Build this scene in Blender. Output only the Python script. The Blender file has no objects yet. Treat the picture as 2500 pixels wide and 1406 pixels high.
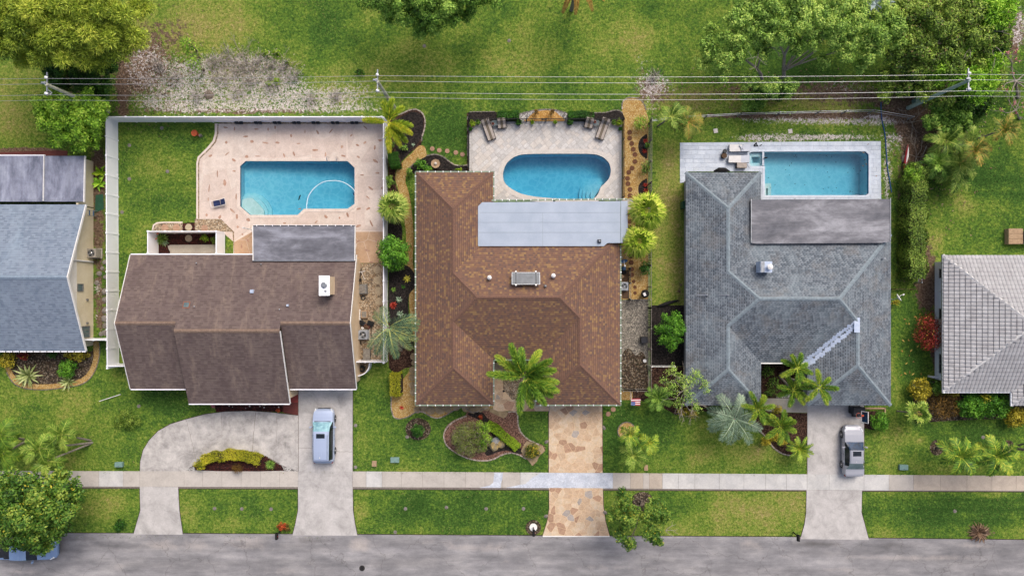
import bpy, bmesh, math, random
import numpy as np
from mathutils import Vector, Matrix
from mathutils.geometry import tessellate_polygon

scene = bpy.context.scene
COL = scene.collection
random.seed(7); rng = np.random.default_rng(7)
# ------------------------------------------------------------------ survey scale
H = 64.0            # flying height of the camera in metres
F = 1664.0          # focal length in units of the 2500-unit survey grid
CX, CY = 1250.0, 703.0
def W(px, py, z=0.0):
    s = (H - z) / F
    return Vector(((px - CX) * s, (CY - py) * s, z))
def G(px, py, z=0.0):   # ground-plan point (scale of the ground) lifted to z
    return Vector(((px - CX) * H / F, (CY - py) * H / F, z))
M = H / F               # metres per grid unit on the ground

# ------------------------------------------------------------------ camera
cam_d = bpy.data.cameras.new('camera'); cam = bpy.data.objects.new('camera', cam_d)
COL.objects.link(cam); cam.location = (0, 0, H); cam.rotation_euler = (0, 0, 0)
cam_d.sensor_width = 36; cam_d.lens = 36 * F / 2500; cam_d.clip_start = 1; cam_d.clip_end = 4000
scene.camera = cam
# ------------------------------------------------------------------ world and sun
SUN_EL, SUN_AZ = math.radians(51), math.radians(28)     # azimuth clockwise from +Y
world = bpy.data.worlds.new('World'); scene.world = world; world.use_nodes = True
nt = world.node_tree; nt.nodes.clear()
sky = nt.nodes.new('ShaderNodeTexSky'); sky.sky_type = 'NISHITA'; sky.sun_disc = False
sky.sun_elevation = SUN_EL; sky.sun_rotation = SUN_AZ; sky.air_density = 0.75; sky.dust_density = 6.0; sky.ozone_density = 0.5
bg = nt.nodes.new('ShaderNodeBackground'); bg.inputs[1].default_value = 0.15
wo = nt.nodes.new('ShaderNodeOutputWorld')
nt.links.new(sky.outputs[0], bg.inputs[0]); nt.links.new(bg.outputs[0], wo.inputs[0])
sun_d = bpy.data.lights.new('sun', 'SUN'); sun_d.energy = 1.1; sun_d.angle = math.radians(30); sun_d.color = (1, .99, .98)
sun = bpy.data.objects.new('sun', sun_d); COL.objects.link(sun); sun.location = (10, 20, 60)
sd = Vector((math.sin(SUN_AZ) * math.cos(SUN_EL), math.cos(SUN_AZ) * math.cos(SUN_EL), math.sin(SUN_EL)))
sun.rotation_euler = sd.to_track_quat('Z', 'Y').to_euler()
vs = scene.view_settings; vs.view_transform = 'Standard'; vs.look = 'None'; vs.exposure = 0.34; vs.gamma = 1
try: vs.use_curve_mapping = False
except Exception: pass
scene.cycles.max_bounces = 8; scene.cycles.transparent_max_bounces = 12
scene.cycles.diffuse_bounces = 3; scene.cycles.glossy_bounces = 2; scene.cycles.transmission_bounces = 4; scene.cycles.volume_bounces = 0
scene.cycles.use_denoising = True

# ------------------------------------------------------------------ colours and materials
K = .9      # overall reflectance of the photographed colours
def C(h):
    h = h.lstrip('#'); out = []
    for i in (0, 2, 4):
        c = int(h[i:i+2], 16) / 255
        out.append(c / 12.92 if c <= .04045 else ((c + .055) / 1.055) ** 2.4)
    return (*[c * K for c in out], 1.0)
MATS = {}
class N:
    """tiny node helper"""
    def __init__(s, name):
        s.m = bpy.data.materials.new(name); s.m.use_nodes = True; s.t = s.m.node_tree; s.t.nodes.clear()
        s.out = s.n('OutputMaterial'); s.b = s.n('BsdfPrincipled'); s.l(s.b.outputs[0], s.out.inputs[0])
    def n(s, k, **kw):
        x = s.t.nodes.new('ShaderNode' + k)
        for a, v in kw.items(): setattr(x, a, v)
        return x
    def l(s, a, b): s.t.links.new(a, b)
    def put(s, sock, v):
        if hasattr(v, 'is_linked') or hasattr(v, 'links'): s.l(v, sock)
        else: sock.default_value = v
    def pos(s):
        return s.n('NewGeometry').outputs['Position']
    def noise(s, scale, detail=3, rough=.55, vec=None, dist=0, scl=None):
        x = s.n('TexNoise'); x.inputs['Scale'].default_value = scale; x.inputs['Detail'].default_value = detail
        x.inputs['Roughness'].default_value = rough; x.inputs['Distortion'].default_value = dist
        v = vec if vec is not None else s.pos()
        if scl:
            mp = s.n('Mapping'); mp.inputs['Scale'].default_value = scl; s.l(v, mp.inputs[0]); v = mp.outputs[0]
        s.l(v, x.inputs['Vector']); return x.outputs[0]
    def ramp(s, fac, stops, interp='LINEAR'):
        r = s.n('ValToRGB'); e = r.color_ramp; e.interpolation = interp
        while len(e.elements) < len(stops): e.elements.new(.5)
        for el, (p, c) in zip(e.elements, stops):
            el.position = p; el.color = c if not isinstance(c, (int, float)) else (c, c, c, 1)
        s.l(fac, r.inputs[0]); return r.outputs[0]
    def mix(s, fac, a, b, blend='MIX'):
        x = s.n('Mix', data_type='RGBA', blend_type=blend); x.clamp_factor = True
        s.put(x.inputs[0], fac); s.put(x.inputs[6], a); s.put(x.inputs[7], b); return x.outputs[2]
    def math(s, op, a, b=0.0, clamp=False):
        x = s.n('Math', operation=op, use_clamp=clamp); s.put(x.inputs[0], a); s.put(x.inputs[1], b); return x.outputs[0]
    def bump(s, h, strength, dist=.02):
        x = s.n('Bump'); x.inputs['Strength'].default_value = strength; x.inputs['Distance'].default_value = dist
        s.l(h, x.inputs['Height']); s.l(x.outputs[0], s.b.inputs['Normal'])
    def fin(s, col, rough=.85, metal=0, spec=.3):
        s.put(s.b.inputs['Base Color'], col); s.put(s.b.inputs['Roughness'], rough)
        s.b.inputs['Metallic'].default_value = metal; s.b.inputs['Specular IOR Level'].default_value = spec
        MATS[s.m.name] = s.m; return s.m
def plain(name, c, c2=None, sc=3, rough=.8, metal=0, spec=.3, bump=0, bs=30, fine=.0, objr=0.0, detail=4):
    """base colour with soft weathering c<->c2, fine grain and optional per-object tone"""
    if name in MATS: return MATS[name]
    n = N(name); a = C(c)
    col = a if c2 is None else n.mix(n.ramp(n.noise(sc, detail), [(.35, 0.), (.65, 1.)]), a, C(c2))
    if fine: col = n.mix(fine, col, n.ramp(n.noise(9, 2, .7), [(.3, .25), (.7, 1.)]), 'MULTIPLY')
    if objr:
        r = n.n('ObjectInfo').outputs['Random']; v = n.ramp(r, [(0, 1 - objr), (1, 1.)]); col = n.mix(1., col, v, 'MULTIPLY')
    if bump: n.bump(n.noise(bs, 3), bump)
    return n.fin(col, rough, metal, spec)

# ------------------------------------------------------------------ mesh builder
class MB:
    def __init__(s): s.v = []; s.f = []; s.uv = []
    def add(s, vs, fs, uvs=None):
        o = len(s.v); s.v += [tuple(p) for p in vs]; s.f += [tuple(i + o for i in f) for f in fs]
        s.uv += uvs if uvs else [None] * len(fs); return s
    def box(s, c, d, rz=0, top=(1, 1), M3=None):
        x, y, z = [k / 2 for k in d]; tx, ty = top
        P = [(-x,-y,-z),(x,-y,-z),(x,y,-z),(-x,y,-z),(-x*tx,-y*ty,z),(x*tx,-y*ty,z),(x*tx,y*ty,z),(-x*tx,y*ty,z)]
        R = M3 if M3 is not None else Matrix.Rotation(rz, 3, 'Z')
        return s.add([R @ Vector(p) + Vector(c) for p in P], [(3,2,1,0),(4,5,6,7),(0,1,5,4),(1,2,6,5),(2,3,7,6),(3,0,4,7)])
    def prism(s, poly, z0, z1, holes=()):
        """poly: list of (x,y); flat top at z1"""
        loops = [[Vector((p[0], p[1], 0)) for p in L] for L in (poly, *holes)]
        flat = [p for L in loops for p in L]; n = len(flat)
        tr = tessellate_polygon(loops) if (holes or len(poly) > 4) else ([(0,1,2),(0,2,3)] if len(poly) == 4 else [(0,1,2)])
        vs = [(p.x, p.y, z1) for p in flat] + [(p.x, p.y, z0) for p in flat]; fs = []
        for t in tr:
            a, b, c = (flat[i] for i in t)
            cr = (b - a).cross(c - a).z
            if abs(cr) < 1e-9: continue
            fs.append(tuple(t) if cr > 0 else tuple(reversed(t)))
        o = 0
        for k, L in enumerate(loops):
            m = len(L); ar = sum(L[i].x * L[(i+1) % m].y - L[(i+1) % m].x * L[i].y for i in range(m))
            flip = (ar > 0) != (k > 0)
            for i in range(m):
                j = (i + 1) % m; q = (o+i, o+j, o+j+n, o+i+n)
                fs.append(tuple(reversed(q)) if flip else q)
            o += m
        return s.add(vs, fs)
    def tube(s, pts, rad, n=8, cap=True):
        pts = [Vector(p) for p in pts]; k = len(pts)
        if not hasattr(rad, '__len__'): rad = [rad] * k
        vs = []; ref = None
        for i, p in enumerate(pts):
            d = (pts[min(i+1, k-1)] - pts[max(i-1, 0)]).normalized()
            if ref is None: ref = d.orthogonal().normalized()
            u = (ref - d * ref.dot(d)).normalized(); ref = u; w = d.cross(u)
            for j in range(n):
                a = 2 * math.pi * j / n; vs.append(p + (u * math.cos(a) + w * math.sin(a)) * rad[i])
        fs = [(i*n+j, i*n+(j+1) % n, (i+1)*n+(j+1) % n, (i+1)*n+j) for i in range(k-1) for j in range(n)]
        if cap: fs += [tuple(reversed(range(n))), tuple((k-1)*n + j for j in range(n))]
        return s.add(vs, fs)
    def lathe(s, c, prof, n=16):
        """prof: (r, z) from bottom to top"""
        c = Vector(c); vs = []; fs = []
        for r, z in prof:
            for j in range(n):
                a = 2 * math.pi * j / n; vs.append((c.x + r * math.cos(a), c.y + r * math.sin(a), c.z + z))
        for i in range(len(prof) - 1):
            for j in range(n): fs.append((i*n+j, i*n+(j+1) % n, (i+1)*n+(j+1) % n, (i+1)*n+j))
        fs += [tuple(reversed(range(n))), tuple((len(prof)-1)*n + j for j in range(n))]
        return s.add(vs, fs)
    def face(s, pts, uv=None):
        return s.add(pts, [tuple(range(len(pts)))], [uv] if uv else None)
    def build(s, name, mat=None, parent=None, smooth=False, **props):
        me = bpy.data.meshes.new(name); me.from_pydata(s.v, [], s.f)
        if any(u is not None for u in s.uv):
            uvl = me.uv_layers.new(name='UVMap'); k = 0
            for u, f in zip(s.uv, s.f):
                for i in range(len(f)):
                    if u: uvl.data[k].uv = u[i]
                    k += 1
        if smooth: me.polygons.foreach_set('use_smooth', [True] * len(me.polygons))
        if mat: me.materials.append(MATS[mat] if isinstance(mat, str) else mat)
        me.update()
        return link(me, name, parent, **props)
def link(me, name, parent=None, **props):
    o = bpy.data.objects.new(name, me); COL.objects.link(o)
    if parent is not None:
        o.parent = parent
        # parts are authored in world space: cancel the parent's plain transform
        o.matrix_parent_inverse = parent_world(parent).inverted()
    for k, v in props.items(): o[k] = v
    return o
def parent_world(p):
    m = Matrix.LocRotScale(p.location, p.rotation_euler, p.scale)
    return m if p.parent is None else parent_world(p.parent) @ p.matrix_parent_inverse @ m
def T(name, label, cat, loc, group=None):
    o = bpy.data.objects.new(name, None); o.empty_display_size = .3; COL.objects.link(o); o.location = loc
    o['label'] = label; o['category'] = cat
    if group: o['group'] = group
    return o
def tag(o, label, cat, group=None):
    o['label'] = label; o['category'] = cat
    if group: o['group'] = group
    return o
ORD = 'first second third fourth fifth sixth seventh eighth ninth tenth eleventh twelfth thirteenth fourteenth fifteenth sixteenth seventeenth eighteenth nineteenth twentieth twenty-first twenty-second'.split()
def recenter(o, loc):
    """move a single-mesh thing's origin to loc"""
    o.data.transform(Matrix.Translation(-Vector(loc))); o.location = loc; return o
def copytree(o, delta, rz=0, label=None, group=None):
    c = o.copy(); COL.objects.link(c); c.location = o.location + Vector(delta); c.rotation_euler.z += rz
    if label: c['label'] = label
    if group: c['group'] = group
    def rec(src, dst):
        for ch in list(src.children):
            d = ch.copy(); COL.objects.link(d); d.parent = dst; d.matrix_parent_inverse = ch.matrix_parent_inverse.copy(); rec(ch, d)
    rec(o, c); return c

# ------------------------------------------------------------------ outlines
def smooth_loop(pts, k=5, closed=True):
    n = len(pts); out = []
    for i in range(n if closed else n - 1):
        p = [pts[(i+j) % n] if closed else pts[min(max(i+j, 0), n-1)] for j in (-1, 0, 1, 2)]
        for t in range(k):
            u = t / k
            out.append(tuple(.5 * (2*p[1][a] + (p[2][a]-p[0][a])*u + (2*p[0][a]-5*p[1][a]+4*p[2][a]-p[3][a])*u*u + (3*p[1][a]-p[0][a]-3*p[2][a]+p[3][a])*u**3) for a in (0, 1)))
    if not closed: out.append(tuple(pts[-1]))
    return out
def GP(pts): return [(G(x, y).x, G(x, y).y) for x, y in pts]
def ccw(p): 
    a = sum(p[i][0]*p[(i+1) % len(p)][1] - p[(i+1) % len(p)][0]*p[i][1] for i in range(len(p)))
    return list(p) if a > 0 else list(reversed(p))
def offset(poly, d):
    """grow a ccw loop outward by d"""
    poly = ccw(poly); n = len(poly); out = []
    for i in range(n):
        a, b, c = Vector(poly[i-1]), Vector(poly[i]), Vector(poly[(i+1) % n])
        e1 = (b-a).normalized(); e2 = (c-b).normalized()
        n1 = Vector((e1.y, -e1.x)); n2 = Vector((e2.y, -e2.x)); m = n1 + n2
        m = m / max(m.dot(n1), .35) if m.length > 1e-6 else n1
        out.append(tuple(b + m * d))
    return out
def inside(pt, poly):
    x, y = pt[0], pt[1]; r = False; n = len(poly)
    for i in range(n):
        x1, y1 = poly[i]; x2, y2 = poly[(i+1) % n]
        if (y1 > y) != (y2 > y) and x < (x2-x1)*(y-y1)/(y2-y1) + x1: r = not r
    return r
def half(poly, n, d):
    """keep points with n.p <= d"""
    out = []
    for i in range(len(poly)):
        a, b = poly[i], poly[(i+1) % len(poly)]
        da, db = n[0]*a[0]+n[1]*a[1]-d, n[0]*b[0]+n[1]*b[1]-d
        if da <= 0: out.append(a)
        if (da < 0) != (db < 0) and abs(da-db) > 1e-12:
            t = da/(da-db); out.append((a[0]+(b[0]-a[0])*t, a[1]+(b[1]-a[1])*t))
    return out
def clip_convex(subject, conv):
    conv = ccw(conv); p = list(subject)
    for i in range(len(conv)):
        a, b = conv[i], conv[(i+1) % len(conv)]; ex, ey = b[0]-a[0], b[1]-a[1]; L = math.hypot(ex, ey)
        if L < 1e-9: continue
        nx, ny = ey/L, -ex/L; p = half(p, (nx, ny), nx*a[0]+ny*a[1])
        if len(p) < 3: return []
    return p
def area(p): return abs(sum(p[i][0]*p[(i+1) % len(p)][1] - p[(i+1) % len(p)][0]*p[i][1] for i in range(len(p)))) / 2
def voronoi(region, spacing, gap, jit=.42, seed=1):
    """irregular stones filling a region (list of world xy)"""
    R = random.Random(seed); xs = [p[0] for p in region]; ys = [p[1] for p in region]
    x0, x1, y0, y1 = min(xs)-spacing, max(xs)+spacing, min(ys)-spacing, max(ys)+spacing
    seeds = []; j = 0; y = y0
    while y < y1:
        x = x0 + (spacing/2 if j % 2 else 0)
        while x < x1:
            if R.random() > .12: seeds.append((x + R.uniform(-jit, jit)*spacing, y + R.uniform(-jit, jit)*spacing))
            x += spacing
        y += spacing*.9; j += 1
    out = []
    for a in seeds:
        c = [(a[0]-3*spacing, a[1]-3*spacing), (a[0]+3*spacing, a[1]-3*spacing), (a[0]+3*spacing, a[1]+3*spacing), (a[0]-3*spacing, a[1]+3*spacing)]
        for b in seeds:
            if b is a: continue
            dx, dy = b[0]-a[0], b[1]-a[1]; L = math.hypot(dx, dy)
            if L > 4*spacing or L < 1e-6: continue
            n = (dx/L, dy/L); c = half(c, n, n[0]*(a[0]+b[0])/2+n[1]*(a[1]+b[1])/2 - gap/2)
            if len(c) < 3: break
        if len(c) < 3: continue
        p = clip_convex(region, c)
        if len(p) >= 3 and area(p) > .02: out.append(p)
    return out
def piece(name, poly, z0, z1, mat, parent, **kw):
    return MB().prism(ccw(poly), z0, z1).build(name, mat, parent, **kw)
HARD = []      # outlines where no lawn grows
def slab(name, px, z1, mat, parent=None, z0=-.12, smooth=0, holes=(), world=False, **kw):
    p = smooth_loop(px, smooth) if smooth else px
    HARD.append(p if world else GP(p))
    return MB().prism(ccw(p if world else GP(p)), z0, z1, holes).build(name, mat, parent, **kw)
def edging(name, px, mats, parent, L=.4, Wd=.16, h=.14, closed=False, gap=.03, seed=3, z0=-.03):
    """stones laid end to end along a line"""
    R = random.Random(seed); P = [Vector(q) for q in GP(smooth_loop(px, 6, closed))]
    if closed: P.append(P[0])
    meshes = []
    for k in range(4):
        mb = MB().box((0, 0, h/2+z0), (L-gap, Wd, h), 0, (.9, .75)); me = bpy.data.meshes.new(name)
        vs = [tuple(c + R.uniform(-.012, .012) for c in v) for v in mb.v]; me.from_pydata(vs, [], mb.f); me.materials.append(MATS[mats[k % len(mats)]]); meshes.append(me)
    acc = 0; i = 0; a = P[0]; out = []
    while i < len(P) - 1:
        b = P[i+1]; d = (b - a).length
        if acc + d >= L:
            t = (L - acc) / d; q = a + (b-a)*t
            if not out: st = P[0]
            mid = (st + q) / 2; ang = math.atan2((q-st).y, (q-st).x)
            o = bpy.data.objects.new(name, R.choice(meshes)); COL.objects.link(o); o.location = (mid.x, mid.y, 0); o.rotation_euler.z = ang + R.uniform(-.06, .06)
            o.scale = (1, R.uniform(.85, 1.15), R.uniform(.8, 1.1)); o.parent = parent
            if parent is not None: o.matrix_parent_inverse = parent_world(parent).inverted()
            out.append(o); st = q; a = q; acc = 0
        else: acc += d; a = b; i += 1
    return out
# ------------------------------------------------------------------ ground material
def ground_mat():
    n = N('ground'); at = n.n('Attribute', attribute_name='mask'); sp = n.n('SeparateColor'); n.l(at.outputs['Color'], sp.inputs[0])
    dry, sand, dirt = sp.outputs[0], sp.outputs[1], sp.outputs[2]; lush = at.outputs['Alpha']
    big = n.noise(.32, 5, .6); mid = n.noise(2.1, 6, .75); fine = n.noise(4.6, 4, .75); vf = n.noise(11, 2, .7)
    # 0 = lush green, 1 = worn olive, >1 straw
    g = n.math('ADD', n.math('MULTIPLY', big, 1.0), n.math('MULTIPLY', mid, 1.1)); g = n.math('ADD', g, n.math('MULTIPLY', fine, .8))
    g = n.math('SUBTRACT', g, 1.06); g = n.math('ADD', g, n.math('MULTIPLY', dry, .36)); g = n.math('SUBTRACT', g, n.math('MULTIPLY', lush, .34))
    grass = n.ramp(g, [(0, C('33511f')), (.22, C('436227')), (.42, C('5f7a2c')), (.6, C('7b893b')), (.8, C('8f8a4d')), (1, C('9f8f64'))])
    tex = n.ramp(fine, [(.32, .55), (.68, 1.4)]); grass = n.mix(.8, grass, tex, 'MULTIPLY')
    tex2 = n.ramp(vf, [(.3, .55), (.7, 1.45)]); grass = n.mix(.85, grass, tex2, 'MULTIPLY')
    dcol = n.ramp(n.noise(5, 4, .7), [(.3, C('3d3128')), (.5, C('685545')), (.7, C('8c7a69'))]); dcol = n.mix(.6, dcol, tex2, 'MULTIPLY')
    scol = n.ramp(n.noise(9, 4, .7), [(.34, C('7d736b')), (.46, C('b0a6a0')), (.62, C('e2dbd7'))]); scol = n.mix(.6, scol, tex2, 'MULTIPLY')
    brk = n.math('SUBTRACT', n.noise(4.2, 6, .78, dist=.8), .5); brk2 = n.math('SUBTRACT', n.noise(2.0, 5, .7), .5)
    df = n.ramp(n.math('ADD', dirt, n.math('MULTIPLY', brk2, 1.5)), [(.42, 0.), (.58, 1.)])
    sf = n.ramp(n.math('ADD', sand, n.math('MULTIPLY', brk, 2.3)), [(.44, 0.), (.56, 1.)])
    col = n.mix(df, grass, dcol); col = n.mix(sf, col, scol)
    n.bump(n.math('ADD', vf, fine), .6, .04)
    return n.fin(col, .95, 0, .1)
ground_mat()

def concrete(name, base, dark, stain=.5, objr=.1, sc=1.1):
    n = N(name)
    col = n.mix(n.ramp(n.noise(sc, 6, .65), [(.36, 0.), (.68, 1.)]), C(base), C(dark))
    st = n.ramp(n.noise(.55, 6, .75, dist=.8), [(.46, 1.), (.72, 1 - stain)]); col = n.mix(1., col, st, 'MULTIPLY')
    gr = n.ramp(n.noise(7, 4, .8), [(.3, .88), (.7, 1.1)]); col = n.mix(.9, col, gr, 'MULTIPLY')
    r = n.n('ObjectInfo').outputs['Random']; col = n.mix(1., col, n.ramp(r, [(0, 1 - objr), (1, 1.)]), 'MULTIPLY')
    n.bump(n.noise(40, 3), .25, .01)
    return n.fin(col, .88, 0, .25)
concrete('concrete_drive', 'c9c5c1', 'b8b4b0', .35)
concrete('concrete_loop', 'cac5bf', 'a39f9b', .45)
concrete('sidewalk_warm', 'c3bcb3', 'b8b1a8', .14, .05)
concrete('sidewalk_white', 'd0cec9', 'c0bfbd', .2, .08)
concrete('sidewalk_tan', 'c0b3a3', 'b5a99b', .2, .05)
concrete('concrete_pad', 'bdb6a8', 'aba597', .15)
plain('white_overspray', '#dde2ea', '#c3cad6', 1.5, .7, fine=.4)
plain('joint_dark', '#6c655d', '#857c72', 8, .95)
def asphalt():
    n = N('asphalt'); mid = n.noise(.5, 6, .65, scl=(.55, 1.6, 1))
    col = n.ramp(mid, [(.3, C('747375')), (.5, C('8f8d8e')), (.66, C('a5a2a1')), (.8, C('b7b3af'))])
    streak = n.noise(.6, 5, .6, scl=(.1, 1.9, 1)); col = n.mix(.8, col, n.ramp(streak, [(.36, .8), (.62, 1.12)]), 'MULTIPLY')
    blot = n.noise(.22, 4, .6); col = n.mix(.8, col, n.ramp(blot, [(.38, .86), (.66, 1.1)]), 'MULTIPLY')
    at = n.n('Attribute', attribute_name='mask'); sp = n.n('SeparateColor'); n.l(at.outputs['Color'], sp.inputs[0])
    pn = n.math('SUBTRACT', n.noise(1.1, 5, .7), .5)
    col = n.mix(n.ramp(n.math('ADD', sp.outputs[0], n.math('MULTIPLY', pn, .9)), [(.3, 0.), (.9, .85)]), col, C('b9b0a9'))
    col = n.mix(n.ramp(n.math('ADD', sp.outputs[1], n.math('MULTIPLY', pn, .9)), [(.3, 0.), (.9, .75)]), col, C('5f5c5a'))
    col = n.mix(.8, col, n.ramp(n.noise(9, 4, .8), [(.3, .86), (.7, 1.12)]), 'MULTIPLY')
    cr = n.n('TexVoronoi', feature='DISTANCE_TO_EDGE'); cr.inputs['Scale'].default_value = .17
    v = n.n('VectorMath', operation='ADD'); w = n.n('TexNoise'); w.inputs['Scale'].default_value = 1.1; w.inputs['Detail'].default_value = 5
    sc_ = n.n('VectorMath', operation='SCALE'); sc_.inputs['Scale'].default_value = 1.6
    n.l(n.pos(), w.inputs['Vector']); n.l(w.outputs['Color'], sc_.inputs[0]); n.l(n.pos(), v.inputs[0]); n.l(sc_.outputs[0], v.inputs[1]); n.l(v.outputs[0], cr.inputs['Vector'])
    col = n.mix(n.math('MULTIPLY', n.ramp(cr.outputs['Distance'], [(0, 1.), (.006, 0.)]), .5), col, C('55504d'))
    n.bump(n.noise(50, 2), .4, .01)
    return n.fin(col, .9, 0, .2)
asphalt()
def gravel(name, cols, scale, bump=.8, rough=.9):
    n = N(name); v = n.n('TexVoronoi'); v.inputs['Scale'].default_value = scale; n.l(n.pos(), v.inputs['Vector'])
    sp = n.n('SeparateColor'); n.l(v.outputs['Color'], sp.inputs[0])
    k = len(cols); col = n.ramp(sp.outputs[0], [(i / k, C(c)) for i, c in enumerate(cols)], 'CONSTANT')
    col = n.mix(n.ramp(n.noise(.9, 4), [(.35, 0.), (.75, .3)]), col, C(cols[0])); 
    d = n.ramp(v.outputs['Distance'], [(0, 1.), (.75, .5)]); col = n.mix(.85, col, d, 'MULTIPLY')
    n.bump(d, bump, .03); return n.fin(col, rough, 0, .2)
gravel('gravel_gold', ['cfae6c', 'bd9454', 'dcc28c', 'b58a4a', 'c9a566'], 13)
gravel('gravel_tan', ['b9a283', '8f7d68', 'd2c2a8', 'a5896a', 'c6b195', '776a5c'], 10)
gravel('gravel_white', ['cfcbc5', '8b8781', 'e3e0da', 'a8a49e', '6d6a66'], 12)
gravel('gravel_grey', ['a29a8c', '7a756c', 'b6ae9e', '8f897e', '69655f'], 11)
gravel('gravel_orange', ['cf9f55', 'bb8541', 'dfb878', 'c08f4b'], 13)
gravel('mulch_black', ['2c2826', '1d1a19', '3a3431', '241f1e', '443c38'], 11)
gravel('mulch_brown', ['4a3329', '35231c', '5c4335', '2b1c17', '6b5040'], 10)
gravel('mulch_red', ['4a2520', '33201c', '5b2f28', '2a1917'], 10)
gravel('mulch_pink', ['8a6657', '6e4f43', 'a98573', '5c443b', '94705d'], 12)
gravel('leaf_litter', ['5b4a3a', '3d332a', '7a6a55', '4a4038', '8f8371', '33301f'], 9)
plain('flag_tan', '#dcc1a3', '#d1b190', 2.5, .8, fine=.35, objr=.1, bump=.2)
plain('flag_pale', '#e4cfb4', '#dabf9e', 2.5, .8, fine=.3, objr=.1, bump=.2)
plain('flag_brown', '#b8947a', '#c8a486', 4, .8, fine=.4, objr=.2, bump=.2)
plain('flag_grey', '#b3aba6', '#c4b7a8', 4, .8, fine=.4, objr=.15, bump=.2)
plain('flag_grout', '#e2c8a6', '#d7ba95', 6, .9)
plain('pink_stone', '#e2d0c3', '#d6c3b5', 1.6, .8, fine=.25, objr=.07, bump=.15, detail=6)
plain('pink_stone_pale', '#e8d9cc', '#dccbbd', 1.6, .8, fine=.25, objr=.07, bump=.15, detail=6)
plain('ochre_stone', '#cbab8d', '#bf9d7d', 1.6, .8, fine=.25, objr=.07, bump=.15)
plain('accent_stone', '#b48a73', '#cdaa94', 3, .8, fine=.3, objr=.2)
plain('pink_grout', '#e2d4c8', '#d8c7b8', 3, .9)
plain('travertine', '#dedbd7', '#d2cec9', 2.2, .75, fine=.3, objr=.2, bump=.15)
plain('travertine_base', '#a9a39c', '#b5afa8', 5, .9)
plain('travertine_coping', '#dcd6ce', '#d2cac1', 2, .75, fine=.25, objr=.06)
plain('marble_paver', '#d9e1ea', '#c8d2df', 1.6, .6, fine=.2, objr=.13)
plain('marble_base', '#b8c0cb', '#c4ccd6', 5, .8)
plain('brick_edge', '#c9bcae', '#a89b8d', 3, .85, fine=.3, objr=.25)
plain('brick_edge_grey', '#978f86', '#7a736b', 3, .85, fine=.3, objr=.3)
plain('step_pink', '#b9957b', '#ab886f', 3, .85, fine=.3, objr=.15)
plain('step_brown', '#7a5138', '#67432f', 4, .85, fine=.3, objr=.15)
plain('step_cream', '#c0b094', '#ad9d83', 3, .85, fine=.3, objr=.1)
plain('step_sandstone', '#b9a380', '#9a8768', 2, .85, fine=.4, objr=.15)
plain('porch_red', '#93413a', '#84352f', 2, .6, fine=.2)
plain('porch_dark_red', '#6b3731', '#5c2e29', 2, .7, fine=.2)
plain('boulder_stone', '#c8ac6a', '#8f8674', 2.4, .85, fine=.5, bump=.5, bs=6)
plain('boulder_blue', '#8793a5', '#b3b0a8', 3, .85, fine=.5, bump=.5, bs=6)
plain('rock_grey', '#7f7870', '#98918a', 3, .9, fine=.5, bump=.5, bs=8)

plain('white_vinyl', '#fbfbff', '#f8f9fc', .6, .45, spec=.4)
plain('white_paint', '#f2f0ec', '#e6e3dd', 3, .6, fine=.1)
plain('cream_wall', '#ecdfc0', '#e2d3b0', 1, .85, fine=.1)
plain('pale_wall', '#f6f0e4', '#efe6d6', 1, .85, fine=.08)
plain('beige_wall', '#e6cfae', '#dac09c', 1, .85, fine=.1)
plain('white_wall', '#eef3fa', '#e2e9f3', 1, .8, fine=.06)
plain('tan_wall', '#bfae97', '#b19f88', 1, .85)
plain('grey_wall', '#aaa9a6', '#9b9a97', 1, .85)
plain('green_gutter', '#8f9f8a', '#7e8f7c', 2, .5)
plain('black_metal', '#1d1d1f', '#26262a', 5, .45, .3)
plain('dark_plastic', '#24252a', '#303136', 4, .5)
plain('galvanized', '#a7abb0', '#8f9498', 4, .4, .6)
plain('ac_case', '#a9adb2', '#969ba1', 2, .5, .3)
plain('ac_beige', '#aea79a', '#9b9488', 2, .5, .2)
plain('wood_grey', '#9a9489', '#7c766d', 5, .85, fine=.4)
plain('wood_brown', '#6b5340', '#57432f', 5, .85, fine=.4)
plain('pole_wood', '#d6d6c4', '#b5b6a4', 2.5, .9, fine=.5)
plain('pole_green', '#b4c8ba', '#9db1a5', 2.5, .9, fine=.5)
plain('wire', '#a9aaab', None, 1, .4, .4)
plain('bark', '#8a7d70', '#6b5f55', 6, .9, fine=.5, bump=.6)
plain('bark_pale', '#b1a799', '#8d8377', 6, .9, fine=.4, bump=.5)
plain('palm_trunk', '#a9a193', '#857d70', 7, .9, fine=.5, bump=.5)
plain('dead_frond', '#8c7054', '#6e5742', 6, .9, fine=.4)
plain('cushion_white', '#e4e1de', '#d9d6d3', 2, .85)
plain('cushion_shade', '#cfd2da', '#c4c8d1', 2, .85)
plain('towel_taupe', '#7b7061', '#6e6456', 3, .9, fine=.3)
plain('cover_beige', '#b9aea4', '#a99f95', 3, .9, fine=.3)
plain('wicker_dark', '#3c332d', '#2b2521', 12, .8, fine=.5)
plain('navy_fabric', '#27345c', '#202b4c', 3, .85)
plain('terracotta', '#b0532f', '#96452a', 4, .8, fine=.3)
plain('clay_pale', '#b99c7c', '#a58a6c', 4, .8, fine=.3)
plain('soil_and_shade', '#2e241d', '#3c3027', 8, .95)  # potting soil, hedge cores and the painted shadow lines at lawn edges
plain('green_plastic', '#2f5a44', '#274d3a', 3, .5)
plain('utility_green', '#7d9a92', '#6c8a83', 2, .6)
plain('utility_grey', '#8b8a87', '#75736f', 4, .7, fine=.3)
plain('hose_blue', '#1f4a78', '#2a5b8f', 4, .6)
plain('hose_dark', '#202428', '#2b3035', 4, .6)
plain('glass_dark', '#181e24', '#222a30', 2, .12, spec=.5)
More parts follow.
